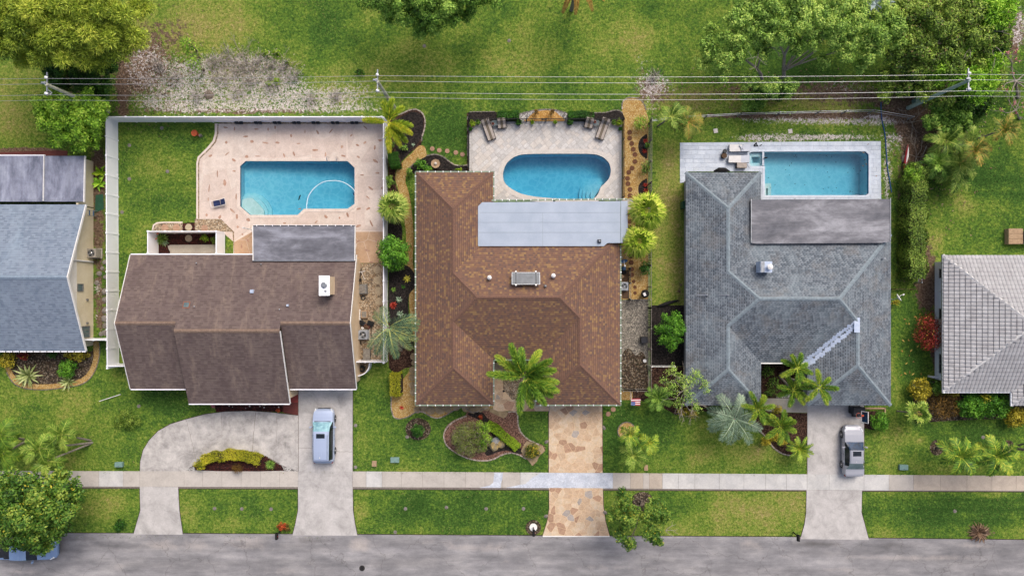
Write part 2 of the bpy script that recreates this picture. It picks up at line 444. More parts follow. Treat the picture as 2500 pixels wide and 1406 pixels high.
plain('glass_grey', '#6d7c7d', '#566668', 2, .14, spec=.5)
plain('glass_teal', '#9cc6cd', '#6f9aa8', 2.6, .15, spec=.45)
plain('window_blue', '#2c4868', '#1c2b3e', 2.2, .16, spec=.3)
plain('solar_panel', '#55595e', '#64696e', 2, .3, .2)
plain('silver_paint', '#acbad4', None, 1, .32, .15, .45)
plain('silver_dark', '#8a8c8e', None, 1, .28, .5, .5)
plain('sedan_paint', '#a9abb3', None, 1, .36, .2, .4)
plain('truck_paint', '#8fa9cd', None, 1, .25, .3, .5)
plain('chrome', '#d6d8da', None, 1, .15, .9)
plain('tyre', '#1b1b1c', None, 1, .8)
plain('red_lens', '#8e2a1c', None, 1, .25)
plain('light_lens', '#dfe3e6', None, 1, .15, spec=.8)
plain('flag_red', '#b3404a', None, 1, .8)
plain('flag_blue', '#35538f', None, 1, .8)
plain('orange_plastic', '#cf5a3a', None, 1, .5)
plain('red_plastic', '#a52b32', None, 1, .5)
plain('blue_dish', '#456a8d', '#3a5c7d', 3, .5)
plain('skylight_frame', '#8c5a45', '#7a4d3b', 4, .7)
plain('iron', '#4a4644', '#3a3735', 6, .6, .6)
plain('pink_flamingo', '#e08c78', None, 1, .6)

# ------------------------------------------------------------------ roofs: use face UVs in metres (u along the eave, v up the slope)
def shingle(name, cols, w, h, line=.55, stain=None, streak=None, linew=.16, tick=0, lighten=None):
    n = N(name); uv = n.n('UVMap'); sp = n.n('SeparateXYZ'); n.l(uv.outputs[0], sp.inputs[0]); u, v = sp.outputs[0], sp.outputs[1]
    vr = n.math('DIVIDE', v, h); row = n.math('FLOOR', vr); fr = n.math('FRACT', vr)
    wn = n.n('TexWhiteNoise', noise_dimensions='1D'); n.l(row, wn.inputs['W'])
    uc = n.math('ADD', n.math('DIVIDE', u, w), n.math('MULTIPLY', wn.outputs['Value'], 7.0)); cell = n.math('FLOOR', uc); fu = n.math('FRACT', uc)
    cb = n.n('CombineXYZ'); n.l(cell, cb.inputs[0]); n.l(row, cb.inputs[1]); w2 = n.n('TexWhiteNoise', noise_dimensions='2D'); n.l(cb.outputs[0], w2.inputs['Vector'])
    k = len(cols); col = n.ramp(w2.outputs['Value'], [(i / k, C(c)) for i, c in enumerate(cols)], 'CONSTANT')
    ln = n.ramp(fr, [(0, line), (linew, line), (linew + .12, 1.), (.93, 1.), (1., 1.12)]); col = n.mix(1., col, ln, 'MULTIPLY')
    if tick:
        tk = n.math('MULTIPLY', n.math('LESS_THAN', fr, .42), n.math('GREATER_THAN', n.math('ADD', fu, n.math('MULTIPLY', w2.outputs['Value'], .1)), tick))
        col = n.mix(tk, col, n.mix(1., col, (.45, .45, .47, 1), 'MULTIPLY'))
    if stain: 
        for (c, sc, lo, hi, amt, scl) in stain:
            f = n.math('MULTIPLY', n.ramp(n.noise(sc, 5, .65, dist=.4, scl=scl), [(lo, 0.), (hi, 1.)]), amt); col = n.mix(f, col, C(c))
    col = n.mix(.5, col, n.ramp(n.noise(18, 3, .7), [(.3, .82), (.7, 1.14)]), 'MULTIPLY')
    n.bump(ln, .5, .02)
    return n.fin(col, .92, 0, .15)
shingle('shingle_terracotta', ['7c6051', '785c4e', '806353', '755b4f', '7e614f', '6c574f', '947654', '7a5e50', '775c4f', '83654f', '70594f', '8c6e54'], .2, .19, .62)
shingle('ridge_terracotta', ['8f5a3d', '85523a', '7a4c38'], .3, .2, .6)
shingle('shingle_brown', ['6f615d', '6a5c58', '756762', '665955', '72645f'], .3, .17, .74,
        [('9c8a7b', 1.0, .52, .72, .42, (1.1, .07, 1)), ('524447', .9, .46, .7, .42, (1., .07, 1))])
shingle('shingle_blue', ['8591a1', '7f8b9b', '8b97a6', '798595', '8793a2'], .3, .17, .72,
        [('9fb0be', .5, .5, .75, .4, (1.1, .3, 1)), ('5f7185', .6, .5, .72, .45, (1.2, .25, 1))])
shingle('shingle_grey', ['737a81', '687078', '7e868d', '606870', '788087'], .3, .2, .8,
        [('93a0a6', .35, .48, .72, .45, None), ('50565f', .4, .5, .72, .5, (1.4, .5, 1)), ('a7adb3', 1.2, .6, .8, .3, (2.5, .4, 1)), ('7b736b', .6, .5, .7, .4, None)], tick=.62)
plain('ridge_grey', '#909da4', '#7e8a91', 4, .9, fine=.3)
plain('ridge_brown', '#8f7a6b', '#7c685b', 4, .9, fine=.3)
plain('ridge_blue', '#90a0b0', '#8191a2', 3, .9, fine=.3)
plain('cap_terracotta', '#806050', '#70564a', 6, .9, fine=.3, objr=.1)
plain('tile_grey', '#c6c5c6', '#b6b4b5', 1.7, .75, fine=.25, objr=.17)
plain('tile_underlay', '#7d7c7f', '#8a898c', 3, .9)
plain('tile_cap', '#eceae8', '#dfddda', 3, .75, fine=.2, objr=.08)
plain('silver_patch', '#aebdd6', '#c3cede', 5, .6, .1)
def rolled(name, base, dk, lt, scl, amt=.8):
    n = N(name); a = n.noise(.5, 6, .7, dist=.25, scl=scl)
    col = n.ramp(a, [(.3, C(dk)), (.48, C(base)), (.68, C(lt))])
    ln = n.noise(1.1, 4, .7, scl=(.12, 2.6, 1) if scl[1] > scl[0] else (2.6, .12, 1)); col = n.mix(.7, col, n.ramp(ln, [(.35, .82), (.65, 1.14)]), 'MULTIPLY')
    col = n.mix(.5, col, n.ramp(n.noise(1.7, 5, .7, dist=.6), [(.35, .8), (.65, 1.12)]), 'MULTIPLY')
    col = n.mix(.5, col, n.ramp(n.noise(16, 3, .7), [(.3, .85), (.7, 1.12)]), 'MULTIPLY')
    return n.fin(col, .8, 0, .25)
rolled('roof_rolled_grey', '77777c', '585a61', 'a6a6ab', (.5, 1.3, 1))
rolled('roof_rolled_dark', '71727a', '55565e', '9c9ea8', (.5, 1.4, 1))
rolled('roof_rolled_blue', '85899a', '565c6c', 'a6abba', (1.6, .7, 1))
plain('roof_membrane', '#b0bbc9', '#a4b0bf', .7, .55, fine=.08, detail=6)
plain('membrane_seam', '#98a2aa', None, 3, .6)

# ------------------------------------------------------------------ pool water and plaster
def water(name, rgb, dens):
    n = N(name); n.t.nodes.remove(n.b)
    tr = n.n('BsdfTransparent'); gl = n.n('BsdfGlossy'); gl.inputs['Roughness'].default_value = .06
    fr = n.n('Fresnel'); fr.inputs['IOR'].default_value = 1.33; mx = n.n('MixShader')
    b = n.n('Bump'); b.inputs['Strength'].default_value = .25; b.inputs['Distance'].default_value = .03
    n.l(n.noise(3, 4, .6, dist=.6), b.inputs['Height']); n.l(b.outputs[0], fr.inputs['Normal']); n.l(b.outputs[0], gl.inputs['Normal'])
    n.l(fr.outputs[0], mx.inputs[0]); n.l(tr.outputs[0], mx.inputs[1]); n.l(gl.outputs[0], mx.inputs[2]); n.l(mx.outputs[0], n.out.inputs[0])
    ab = n.n('VolumeAbsorption'); ab.inputs['Color'].default_value = (*rgb, 1); ab.inputs['Density'].default_value = dens
    n.l(ab.outputs[0], n.out.inputs['Volume']); MATS[name] = n.m
water('pool_water', (.13, .78, .91), .58)
water('pool_water_light', (.2, .8, .91), .56)
water('pool_water_pale', (.22, .76, .89), .58)
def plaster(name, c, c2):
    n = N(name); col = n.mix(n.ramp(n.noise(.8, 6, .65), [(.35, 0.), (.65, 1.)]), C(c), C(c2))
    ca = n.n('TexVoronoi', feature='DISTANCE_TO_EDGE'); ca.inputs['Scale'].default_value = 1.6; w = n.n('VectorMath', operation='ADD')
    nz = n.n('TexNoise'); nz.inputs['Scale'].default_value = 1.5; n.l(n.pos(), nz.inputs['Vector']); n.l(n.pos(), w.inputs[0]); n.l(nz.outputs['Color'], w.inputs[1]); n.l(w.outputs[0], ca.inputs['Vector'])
    col = n.mix(n.math('MULTIPLY', n.ramp(ca.outputs['Distance'], [(0, 1.), (.16, 0.)]), .22), col, C('ffffff'))  # pale web of caustic light painted into the plaster colour
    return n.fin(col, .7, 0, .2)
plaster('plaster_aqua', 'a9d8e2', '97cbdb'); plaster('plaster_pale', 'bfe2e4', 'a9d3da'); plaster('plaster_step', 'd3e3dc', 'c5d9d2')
plain('pool_tile', '#5c87a6', '#3d6b93', 9, .3)
plain('debris', '#1c2620', None, 1, .9)

# ------------------------------------------------------------------ foliage: tone from a per-clump attribute plus a random tone per leaf
def leaf(name, c0, c1, c2, c3=None, p3=.06, trans=.1, rough=.55):
    n = N(name); at = n.n('Attribute', attribute_name='tone'); isl = n.n('NewGeometry').outputs['Random Per Island']
    f = n.math('SUBTRACT', n.math('ADD', n.math('MULTIPLY', at.outputs['Fac'], .75), n.math('MULTIPLY', isl, .7)), .2)
    col = n.ramp(f, [(.0, tuple(.55*v for v in C(c0)[:3]) + (1,)), (.5, C(c1)), (1., C(c2))])
    if c3:
        w = n.n('TexWhiteNoise', noise_dimensions='1D'); n.l(isl, w.inputs['W']); col = n.mix(n.math('LESS_THAN', w.outputs['Value'], p3), col, C(c3))
    tr = n.n('BsdfTranslucent'); n.l(col, tr.inputs[0]); mx = n.n('MixShader'); mx.inputs[0].default_value = trans
    n.fin(col, rough, 0, .25); n.l(n.b.outputs[0], mx.inputs[1]); n.l(tr.outputs[0], mx.inputs[2]); n.l(mx.outputs[0], n.out.inputs[0])
leaf('lf_pine', '587820', 'a6bd40', 'dde25c')
leaf('lf_dark', '1f3d12', '355c19', '4d7a22')
leaf('lf_bright', '447418', '82b42e', 'c2e054')
leaf('lf_mid', '3a601f', '6c9a34', 'b0d05c')
leaf('lf_mango', '26461a', '4f7a27', '9aac46', 'c0b53c', .02)
leaf('lf_spread', '476f22', '8db64a', 'cfe46e')
leaf('lf_wild', '36531c', '769534', 'b8ce58', '8c7c4c', .05)
leaf('lf_schef', '467a1c', '8dc432', 'c8ec52')
leaf('lf_hedge', '36561c', '67872e', 'a3b64e')
leaf('lf_yellow', '6d8019', 'a9ab25', 'd8cb3a')
leaf('lf_gold', '6f7320', 'c0ae2d', 'ecdc55')
leaf('lf_lime', '5d8a18', '8bb022', 'b5cc38')
leaf('lf_red', '4f1414', '8a2a26', 'b34a38', 'c8b040', .03)
leaf('lf_russet', '4b3a18', '735722', '96732f')
leaf('lf_box', '1f4414', '33651a', '4f8424')
leaf('lf_round', '2c5a16', '4f8a1d', '7fb33a')
leaf('lf_citrus', '3a5216', '66731f', '98952f', 'e0b83a', .1)
leaf('lf_olive', '4c5a22', '74843a', '9aa65a', '8d7f78', .16)
leaf('lf_orange', '6f3a18', 'c4502a', 'e0703a')
leaf('lf_palm', '3d6420', '628a2c', '93a93c')
leaf('lf_foxtail', '356420', '6f9c30', 'c6cc48')
leaf('lf_foxyellow', '5b8a1e', '9bb528', 'd2c63a')
leaf('lf_fan', '50851f', '9fbb32', 'd8dc62')
leaf('lf_fanmid', '3f6c1f', '7a9c36', 'b6c25c')
leaf('lf_date', '3a5a44', '6a8c66', 'a9ad62')
leaf('lf_silver', '64806a', '86a084', 'aebf9e')
leaf('lf_silverblue', '7d9499', 'a5b8ba', 'c6d2d2')
leaf('lf_pond', '5b7a2c', '8a9a3c', 'c39a4a')
leaf('lf_deadpalm', '8a6a34', 'b58a3e', 'd0b35a')
leaf('lf_agave', '6f8440', '9fae66', 'ccd196')
leaf('lf_brom_yellow', '8f9a28', 'd0c840', 'ece070'); leaf('lf_brom_red', '7a1f1a', 'b23a2c', 'd0604a'); leaf('lf_brom_green', '4a7a28', '79a03c', 'a0c060'); leaf('lf_brom_silver', '6f8f6a', '97b08e', 'bccbb4')
leaf('lf_pink', 'c06a72', 'e08a90', 'f0b0b0')
leaf('lf_brownpile', '4d3a2c', '7b604a', 'a58c72')
leaf('lf_drygrass', '8b8468', 'a9a083', 'c4bb9e')
leaf('lf_grass', '3c5e22', '667e30', '9c965a', trans=.05, rough=.8)
leaf('lf_brush', '6f665e', 'a79d95', 'd9d1ca', trans=.02, rough=.9)
# ------------------------------------------------------------------ terrain
def axis(a, b, step): return list(np.arange(a, b + 1e-6, step))
XS = [-1500, -500, -180, -90, -62] + axis(-50, 50, .3) + [62, 90, 180, 500, 1500]
YS = [-1500, -500, -180, -90, -50] + axis(-31, 29, .3) + [40, 90, 180, 500, 1500]
poolA = [(600, 394), (849, 394), (866, 410), (866, 498), (849, 510), (743, 510), (727, 525), (611, 525), (587, 504), (587, 406)]
poolC = [(1228, 430), (1232, 409), (1243, 393), (1262, 381), (1288, 377), (1340, 376), (1400, 376), (1448, 377), (1471, 384), (1486, 398), (1491, 417), (1487, 435), (1476, 448), (1466, 458), (1460, 474), (1446, 486), (1420, 488), (1380, 486), (1320, 482), (1275, 474), (1247, 460), (1233, 447)]
poolD = [(1829, 374), (1836, 371), (2112, 370), (2120, 378), (2120, 472), (2114, 477), (1867, 477), (1867, 406), (1833, 406), (1829, 400)]
poolW = [ccw(GP(smooth_loop(p, 4) if p is poolC else p)) for p in (poolA, poolC, poolD)]
def ground():
    nx, ny = len(XS), len(YS); X, Y = np.meshgrid(XS, YS); X = X.ravel(); Y = Y.ravel(); n = nx * ny
    PX = X / M + CX; PY = CY - Y / M
    Z = np.zeros(n)
    mask = np.zeros((n, 4))
    def blob(ch, px, py, rx, ry, a=1., rot=0, p=1.0):
        c, s = math.cos(rot), math.sin(rot); dx = PX - px; dy = PY - py; u = (dx*c + dy*s) / rx; v = (-dx*s + dy*c) / ry
        g = a * np.exp(-(u*u + v*v)**p); mask[:, ch] = np.where(ch < 4, mask[:, ch] + g, 0)
    def rect(ch, x0, y0, x1, y1, a, e=12):
        g = 1 / (1 + np.exp(-(PX-x0)/e*2)) / (1 + np.exp((PX-x1)/e*2)) / (1 + np.exp(-(PY-y0)/e*2)) / (1 + np.exp((PY-y1)/e*2)); mask[:, ch] += a * g
    # dryness
    for b in [(430, 70, 150, 70, .9), (560, 40, 120, 60, .35), (1000, 140, 160, 60, .3), (1290, 150, 90, 60, .5), (30, 300, 50, 80, .7), (60, 240, 60, 70, .6), (880, 225, 120, 45, .5),
              (1560, 110, 60, 60, .5), (1740, 240, 140, 30, .9), (1990, 240, 160, 30, .9), (2060, 290, 200, 18, .6), (1635, 560, 34, 190, 1.2), (1640, 660, 40, 90, .8), (1650, 740, 30, 40, .6), (1640, 400, 40, 60, .4),
              (130, 960, 140, 45, .5), (230, 1010, 90, 40, .4), (200, 1130, 90, 22, .4), (260, 1230, 60, 50, .55), (330, 1010, 30, 30, .2), (470, 1240, 30, 50, .5), (400, 400, 70, 100, .15), (350, 350, 40, 50, .25), (340, 560, 40, 80, .3),
              (885, 1080, 16, 80, .55), (885, 1250, 20, 50, .6), (1000, 1150, 60, 12, .3), (1800, 1110, 180, 40, .7), (1700, 1060, 80, 40, .35), (1800, 1240, 110, 50, .75), (1700, 1290, 180, 20, .5), (1930, 1240, 40, 50, .7), (1870, 1220, 40, 30, .5),
              (2160, 1080, 40, 60, .35), (2245, 1075, 16, 12, .9), (2270, 1140, 140, 18, .45), (2150, 1220, 40, 40, .35), (2160, 1290, 50, 30, .35), (2420, 1208, 30, 10, 1.0), (2480, 1300, 40, 16, .6), (2350, 500, 26, 34, 1.0), (2370, 525, 60, 30, .35), (2280, 600, 40, 50, .4), (2190, 950, 14, 100, .4),
              (620, 1280, 120, 14, .35), (590, 60, 90, 60, .25), (1480, 60, 120, 80, .25), (300, 960, 40, 30, .1)]:
        blob(0, *b)
    # lush
    for b in [(1090, 330, 70, 70, .8), (1100, 1240, 260, 50, .8), (1200, 1060, 200, 90, .8), (1530, 1040, 60, 90, .9), (640, 1240, 100, 45, .35), (310, 950, 120, 40, .35), (400, 1000, 90, 40, .5), (2300, 1260, 200, 50, .7), (2400, 1060, 130, 40, .8),
              (2420, 430, 90, 60, .8), (2420, 560, 100, 50, .5), (2220, 850, 30, 100, .9), (2400, 250, 60, 60, .9), (1860, 160, 120, 60, .6), (2000, 180, 120, 60, .5), (1660, 1060, 80, 60, .5), (1700, 1230, 120, 30, .25), (250, 1040, 40, 80, .1),
              (700, 60, 80, 60, .4), (810, 80, 90, 60, .4), (1350, 220, 140, 30, .3), (640, 560, 60, 60, .2), (380, 340, 70, 30, .3), (390, 470, 60, 70, .3), (2190, 1000, 60, 30, .3), (1600, 30, 100, 50, .2), (2180, 330, 30, 80, .3), (2330, 1243, 170, 5, .7), (2380, 1270, 150, 5, .6), (2360, 1222, 150, 4, .5), (2430, 440, 90, 8, .6), (2430, 475, 90, 7, .5), (1650, 1100, 120, 5, .5), (1640, 1080, 100, 5, .4)]:
        blob(3, *b)
    # pale sand
    for b in [(560, 170, 90, 40, .62), (650, 185, 90, 45, .6), (420, 200, 90, 45, .55), (620, 245, 150, 30, .55), (400, 255, 90, 22, .45), (840, 230, 110, 45, .45), (720, 265, 230, 10, .5), (330, 160, 40, 60, .38), (480, 215, 60, 60, .45), (380, 130, 50, 40, .35),
              (1605, 195, 52, 24, .36), (1570, 150, 30, 30, .26), (1560, 215, 60, 30, .2), (1640, 225, 60, 20, .2), (1590, 215, 26, 14, .15), (2070, 215, 90, 30, .36), (1980, 294, 220, 10, .6), (2090, 300, 100, 8, .5), (1900, 338, 100, 12, .56), (1850, 335, 60, 10, .4), (2060, 335, 130, 10, .55), (2140, 290, 30, 16, .5), (2190, 345, 20, 30, .4), (2165, 420, 7, 90, .6), (2170, 430, 20, 70, .3),
              (2490, 60, 16, 50, .6), (2480, 90, 14, 26, .4), (2235, 640, 14, 40, .25), (238, 700, 14, 30, .5), (236, 770, 10, 20, .4), (1590, 260, 24, 30, .35)]:
        blob(1, *b)
    # bare earth and leaf litter
    for b in [(350, 150, 70, 80, .6), (560, 180, 150, 50, .35), (430, 70, 90, 60, .42), (300, 230, 12, 60, .9), (600, 272, 330, 9, .7), (1600, 230, 60, 45, .55), (1570, 180, 30, 60, .3), (1800, 225, 130, 30, .45), (2030, 225, 130, 40, .62), (1950, 284, 300, 10, .95), (2210, 290, 40, 40, .9), (2230, 370, 30, 60, 1.), (2210, 470, 18, 60, .5),
              (2260, 640, 30, 60, .8), (2265, 720, 30, 50, .9), (2290, 860, 22, 60, .9), (2200, 600, 20, 160, .5), (240, 420, 20, 60, 1.2), (240, 560, 20, 120, .7), (245, 770, 20, 80, .55), (330, 215, 40, 40, .3), (2160, 250, 80, 30, .4), (2440, 20, 60, 60, .3), (2470, 90, 40, 60, .5), (1310, 190, 24, 12, .35), (2350, 110, 120, 110, .8), (2300, 330, 60, 70, .8),
              (1655, 480, 14, 60, .3), (1660, 700, 12, 100, .4), (1640, 840, 60, 60, 1.2), (60, 368, 120, 7, 1.3), (1780, 950, 80, 40, .3), (2300, 980, 60, 40, .8), (190, 200, 80, 70, .6), (2395, 1300, 40, 14, .8), (490, 690, 200, 130, .6), (1260, 700, 260, 200, .3)]:
        blob(2, *b)
    mask[:, 1] = np.minimum(mask[:, 1], .53); mask[:, 0] = np.minimum(mask[:, 0], .85)
    idx = np.arange(n).reshape(ny, nx)
    V = np.stack([X, Y, Z], 1)
    a = idx[:-1, :-1].ravel(); b = idx[:-1, 1:].ravel(); c = idx[1:, 1:].ravel(); d = idx[1:, :-1].ravel()
    ok = np.ones(len(a), bool)
    for p in poolW:
        q = offset(p, .12); xs = [k[0] for k in q]; ys = [k[1] for k in q]
        cand = np.where((X[b] > min(xs)) & (X[a] < max(xs)) & (Y[d] > min(ys)) & (Y[a] < max(ys)))[0]
        for t in cand:
            for v in (a[t], b[t], c[t], d[t]):
                if inside((X[v], Y[v]), q): ok[t] = False; break
    Fc = np.stack([a, b, c, d], 1)[ok]
    me = bpy.data.meshes.new('ground'); me.vertices.add(n); me.vertices.foreach_set('co', V.ravel())
    me.loops.add(Fc.size); me.loops.foreach_set('vertex_index', Fc.ravel()); me.polygons.add(len(Fc)); me.polygons.foreach_set('loop_start', np.arange(0, Fc.size, 4)); me.update(calc_edges=True)
    global GMASK; GMASK = mask.reshape(ny, nx, 4)
    at = me.attributes.new('mask', 'FLOAT_COLOR', 'POINT'); at.data.foreach_set('color', np.clip(mask, 0, 1.5).ravel())
    me.materials.append(MATS['ground']); o = link(me, 'ground', None, kind='structure'); return o
ground()

# ------------------------------------------------------------------ street
def road():
    top = [(-2600, 1292), (0, 1300), (330, 1301), (870, 1304), (1325, 1307), (1940, 1310), (2120, 1313), (2500, 1317), (5200, 1340)]
    X = axis(-90, 90, .6); nrow = 13; V = []; Fc = []; mk = []
    for x in X:
        px = x / M + CX
        for i in range(len(top) - 1):
            if top[i][0] <= px <= top[i+1][0]: t = (px-top[i][0])/(top[i+1][0]-top[i][0]); yt = top[i][1]+(top[i+1][1]-top[i][1])*t
        for k in range(nrow):
            py = yt + (188 * k / (nrow - 1)); g = G(px, py); V.append((g.x, g.y, .012))
            pale = dark = 0
            for (bx, by, rx, ry, a) in [(400, 1330, 60, 16, .7), (480, 1330, 50, 20, .6), (610, 1325, 70, 18, .7), (880, 1330, 30, 22, .9), (770, 1345, 160, 6, .5), (1170, 1335, 120, 16, .6), (1060, 1325, 60, 10, .5), (1260, 1370, 300, 8, .3), (1830, 1330, 50, 16, .6), (1500, 1385, 200, 12, .4), (700, 1390, 90, 14, .5), (2380, 1330, 80, 14, .5), (2200, 1362, 250, 5, .6), (2050, 1390, 60, 10, .5), (60, 1392, 60, 12, .5), (280, 1385, 60, 14, .5), (190, 1340, 50, 8, .5)]:
                pale = max(pale, a * math.exp(-((px-bx)/rx)**2 - ((py-by)/ry)**2))
            for (bx, by, rx, ry, a) in [(380, 1308, 90, 8, .9), (190, 1312, 80, 8, .8), (760, 1316, 60, 8, .8), (640, 1308, 100, 6, .7), (1100, 1312, 90, 6, .6), (1500, 1350, 120, 16, .35), (1990, 1326, 80, 10, .9), (2180, 1335, 70, 14, .7), (2440, 1325, 90, 6, .9), (940, 1350, 60, 20, .3), (300, 1360, 200, 10, .4), (900, 1384, 200, 5, .4), (1700, 1388, 60, 10, .5), (1250, 1385, 60, 14, .3)]:
                dark = max(dark, a * math.exp(-((px-bx)/rx)**2 - ((py-by)/ry)**2))
            mk += [pale, dark, 0, 1]
    for i in range(len(X) - 1):
        for k in range(nrow - 1):
            a = i*nrow + k; Fc.append((a, a+1, a+1+nrow, a+nrow))
    me = bpy.data.meshes.new('road'); me.from_pydata(V, [], Fc); at = me.attributes.new('mask', 'FLOAT_COLOR', 'POINT'); at.data.foreach_set('color', mk)
    me.materials.append(MATS['asphalt']); return link(me, 'road', None, kind='structure')
rd = road()
lid = T('manhole_cover', 'round dark iron manhole cover set in the road', 'manhole cover', G(884, 1386))
MB().lathe(G(884, 1386), [(.27, 0), (.27, .02), (.25, .026)], 24).build('lid', 'iron', lid)
mb = MB()
for k in range(5): mb.box(G(884, 1386, .03) + Vector((0, (k-2)*.08, 0)), (.36 - abs(k-2)*.08, .03, .012))
mb.build('grip_bars', 'black_metal', lid)
# sidewalk of separate slabs
def sw(px, side):
    T_ = [(-2000, 1146, 1184), (0, 1149, 1186), (728, 1150, 1188), (861, 1150, 1188), (1340, 1153, 1190), (1970, 1157, 1195), (2105, 1158, 1196), (2500, 1161, 1197), (4500, 1172, 1208)]
    for a, b in zip(T_, T_[1:]):
        if a[0] <= px <= b[0]: return a[side] + (b[side]-a[side])*(px-a[0])/(b[0]-a[0])
slab('soil_edge_shade', [(-1400, sw(-1400, 1)-1.6), (3900, sw(3900, 1)-1.6), (3900, sw(3900, 2)+1.6), (-1400, sw(-1400, 2)+1.6)], .009, 'soil_and_shade', None, kind='structure')  # dark soil strip painting in the shadow of the sidewalk edging trench
swk = slab('sidewalk', [(-1400, sw(-1400, 1)), (3900, sw(3900, 1)), (3900, sw(3900, 2)), (-1400, sw(-1400, 2))], .02, 'joint_dark', None, kind='structure')
joints = list(range(-1400, 0, 60)) + [40, 92, 140, 190, 242, 301, 342, 450, 495, 542, 589, 636, 683, 728, 861, 894, 933, 980, 1032, 1084, 1136, 1184, 1226, 1270, 1330, 1386, 1442, 1496, 1539, 1570, 1585, 1617, 1656, 1696, 1756, 1816, 1869, 1920, 1970, 2024, 2109, 2170, 2230, 2296, 2360, 2421, 2480] + list(range(2540, 3900, 62))
for a, b in zip(joints, joints[1:]):
    if a == 728: m = 'concrete_drive'
    elif a == 894 or 1270 <= a < 1496 or 1617 <= a < 2110 or a == 242: m = 'sidewalk_white'
    elif a in (1539, 1585, 2296, 2360, 2421, 2480, 2230): m = 'sidewalk_tan'
    else: m = 'sidewalk_warm'
    g = .28; piece('slab', GP([(a+g, sw(a, 1)), (b-g, sw(b, 1)), (b-g, sw(b, 2)), (a+g, sw(a, 2))]), -.05, .036, m, swk)
for p in ([(1207, 1153), (1228, 1153), (1226, 1170), (1222, 1190), (1171, 1190), (1196, 1184), (1204, 1178)], [(1320, 1153.5), (1496, 1154), (1496, 1191), (1234, 1190), (1262, 1184), (1284, 1180), (1296, 1168), (1310, 1160)]):
    q = []
    for i in range(len(p)):
        a, b = p[i], p[(i+1) % len(p)]
        for t in range(4): q.append((a[0]+(b[0]-a[0])*t/4 + (random.uniform(-1.6, 1.6) if b[1] - a[1] and abs(b[0]-a[0]) > 3 and t else 0), a[1]+(b[1]-a[1])*t/4))
    slab('paint_overspray', q, .041, 'white_overspray', swk, z0=.02)
# driveways
d1 = slab('driveway', [(342, 1150.5), (343, 1125), (350, 1098), (364, 1075), (386, 1052), (416, 1035), (455, 1023), (500, 1011), (550, 1004.5), (610, 1003), (660, 1006), (728, 1014), (728, 1150.5), (640, 1150.5), (450, 1150.5)], .03, 'concrete_loop', None, kind='structure', label='curved concrete loop driveway')
slab('apron', [(341.5, 1187), (435, 1188), (438, 1245), (446, 1301), (446, 1304), (327, 1303.5), (327, 1301), (343, 1245)], .028, 'concrete_drive', d1)
def crack(px, w, parent, seed=0, z=.034, mat='joint_dark'):
    R = random.Random(seed); P = []
    for i in range(len(px) - 1):
        a, b = px[i], px[i+1]
        for t in range(8): P.append((a[0]+(b[0]-a[0])*t/8 + R.uniform(-1, 1)*.8*(a[0] != b[0] or 1), a[1]+(b[1]-a[1])*t/8 + R.uniform(-1, 1)*.6))
    P.append(px[-1]); P = [G(*p) for p in P]; mb = MB()
    for a, b in zip(P, P[1:]):
        d = (b-a).normalized(); s = Vector((-d.y, d.x, 0))*w; zz = Vector((0, 0, z)); mb.face([a-s+zz, b-s+zz, b+s+zz, a+s+zz])
    mb.build('crack', mat, parent, kind='stuff')
crack([(455, 1024), (468, 1075), (478, 1118)], .012, d1, 1); crack([(625, 1004), (620, 1050), (617, 1102)], .018, d1, 2); crack([(541, 1005), (542, 1065)], .01, d1, 3); crack([(677, 1008), (675, 1085)], .01, d1, 4)
d2 = slab('driveway', [(728.3, 940), (861, 940), (861, 1150.5), (728.3, 1150.5)], .032, 'concrete_drive', None, kind='structure', label='straight concrete driveway under the silver minivan')
slab('apron', [(728, 1187), (861, 1188), (862, 1245), (866, 1275), (872, 1304), (872, 1306.5), (715, 1306), (715, 1303), (722, 1275), (728, 1245)], .028, 'concrete_drive', d2)
crack([(729, 1092), (765, 1094), (800, 1096), (830, 1102), (860, 1102)], .014, d2, 5, .036); slab('joint', [(728.3, 952), (729.3, 952), (729.3, 1150), (728.3, 1150)], .036, 'joint_dark', d2, z0=.03)
d4 = slab('driveway', [(1971, 980), (2109, 980), (2109, 1158), (1971, 1157)], .032, 'concrete_drive', None, kind='structure', label='pale concrete driveway under the silver sedan')
slab('apron', [(1969, 1195.5), (2104, 1196.5), (2103, 1250), (2120, 1313), (2121, 1317), (1955, 1315), (1955, 1311), (1964, 1280), (1968, 1250)], .028, 'concrete_drive', d4)
# flagstone driveway
def flagged(reg_px, parent, spacing, base_z=.03, seed=1, mats=None, grout='flag_grout', name='flagstone', weights=None, gap=.035):
    R = random.Random(seed)
    mats = mats or ['flag_tan', 'flag_pale', 'flag_brown', 'flag_grey']; weights = weights or [8, 9, 2.6, 1.0]
    for p in voronoi(GP(reg_px), spacing, gap, seed=seed): piece(name, p, base_z - .02, base_z + .014, R.choices(mats, weights)[0], parent)
d3r = [(1340, 985), (1470, 985), (1471, 1153.5), (1340, 1153)]; d3a = [(1340.5, 1190), (1471.5, 1190.5), (1473, 1235), (1478, 1270), (1488, 1307), (1325, 1307), (1336, 1272), (1341, 1240)]
d3 = slab('driveway', d3r, .03, 'flag_grout', None, kind='structure', label='flagstone driveway of tan, brown and grey stones')
slab('apron', d3a, .03, 'flag_grout', d3); flagged(d3r, d3, .62, seed=4); flagged(d3a, d3, .62, seed=5)
slab('edge_strip', [(1325, 1306.5), (1488, 1307), (1488, 1309.5), (1325, 1309.5)], .05, 'white_paint', d3)
walk = [(1204, 890), (1204, 998), (1216, 1003), (1340, 1003), (1340, 980), (1326, 980), (1300, 980), (1250, 975), (1228, 950), (1228, 890)]
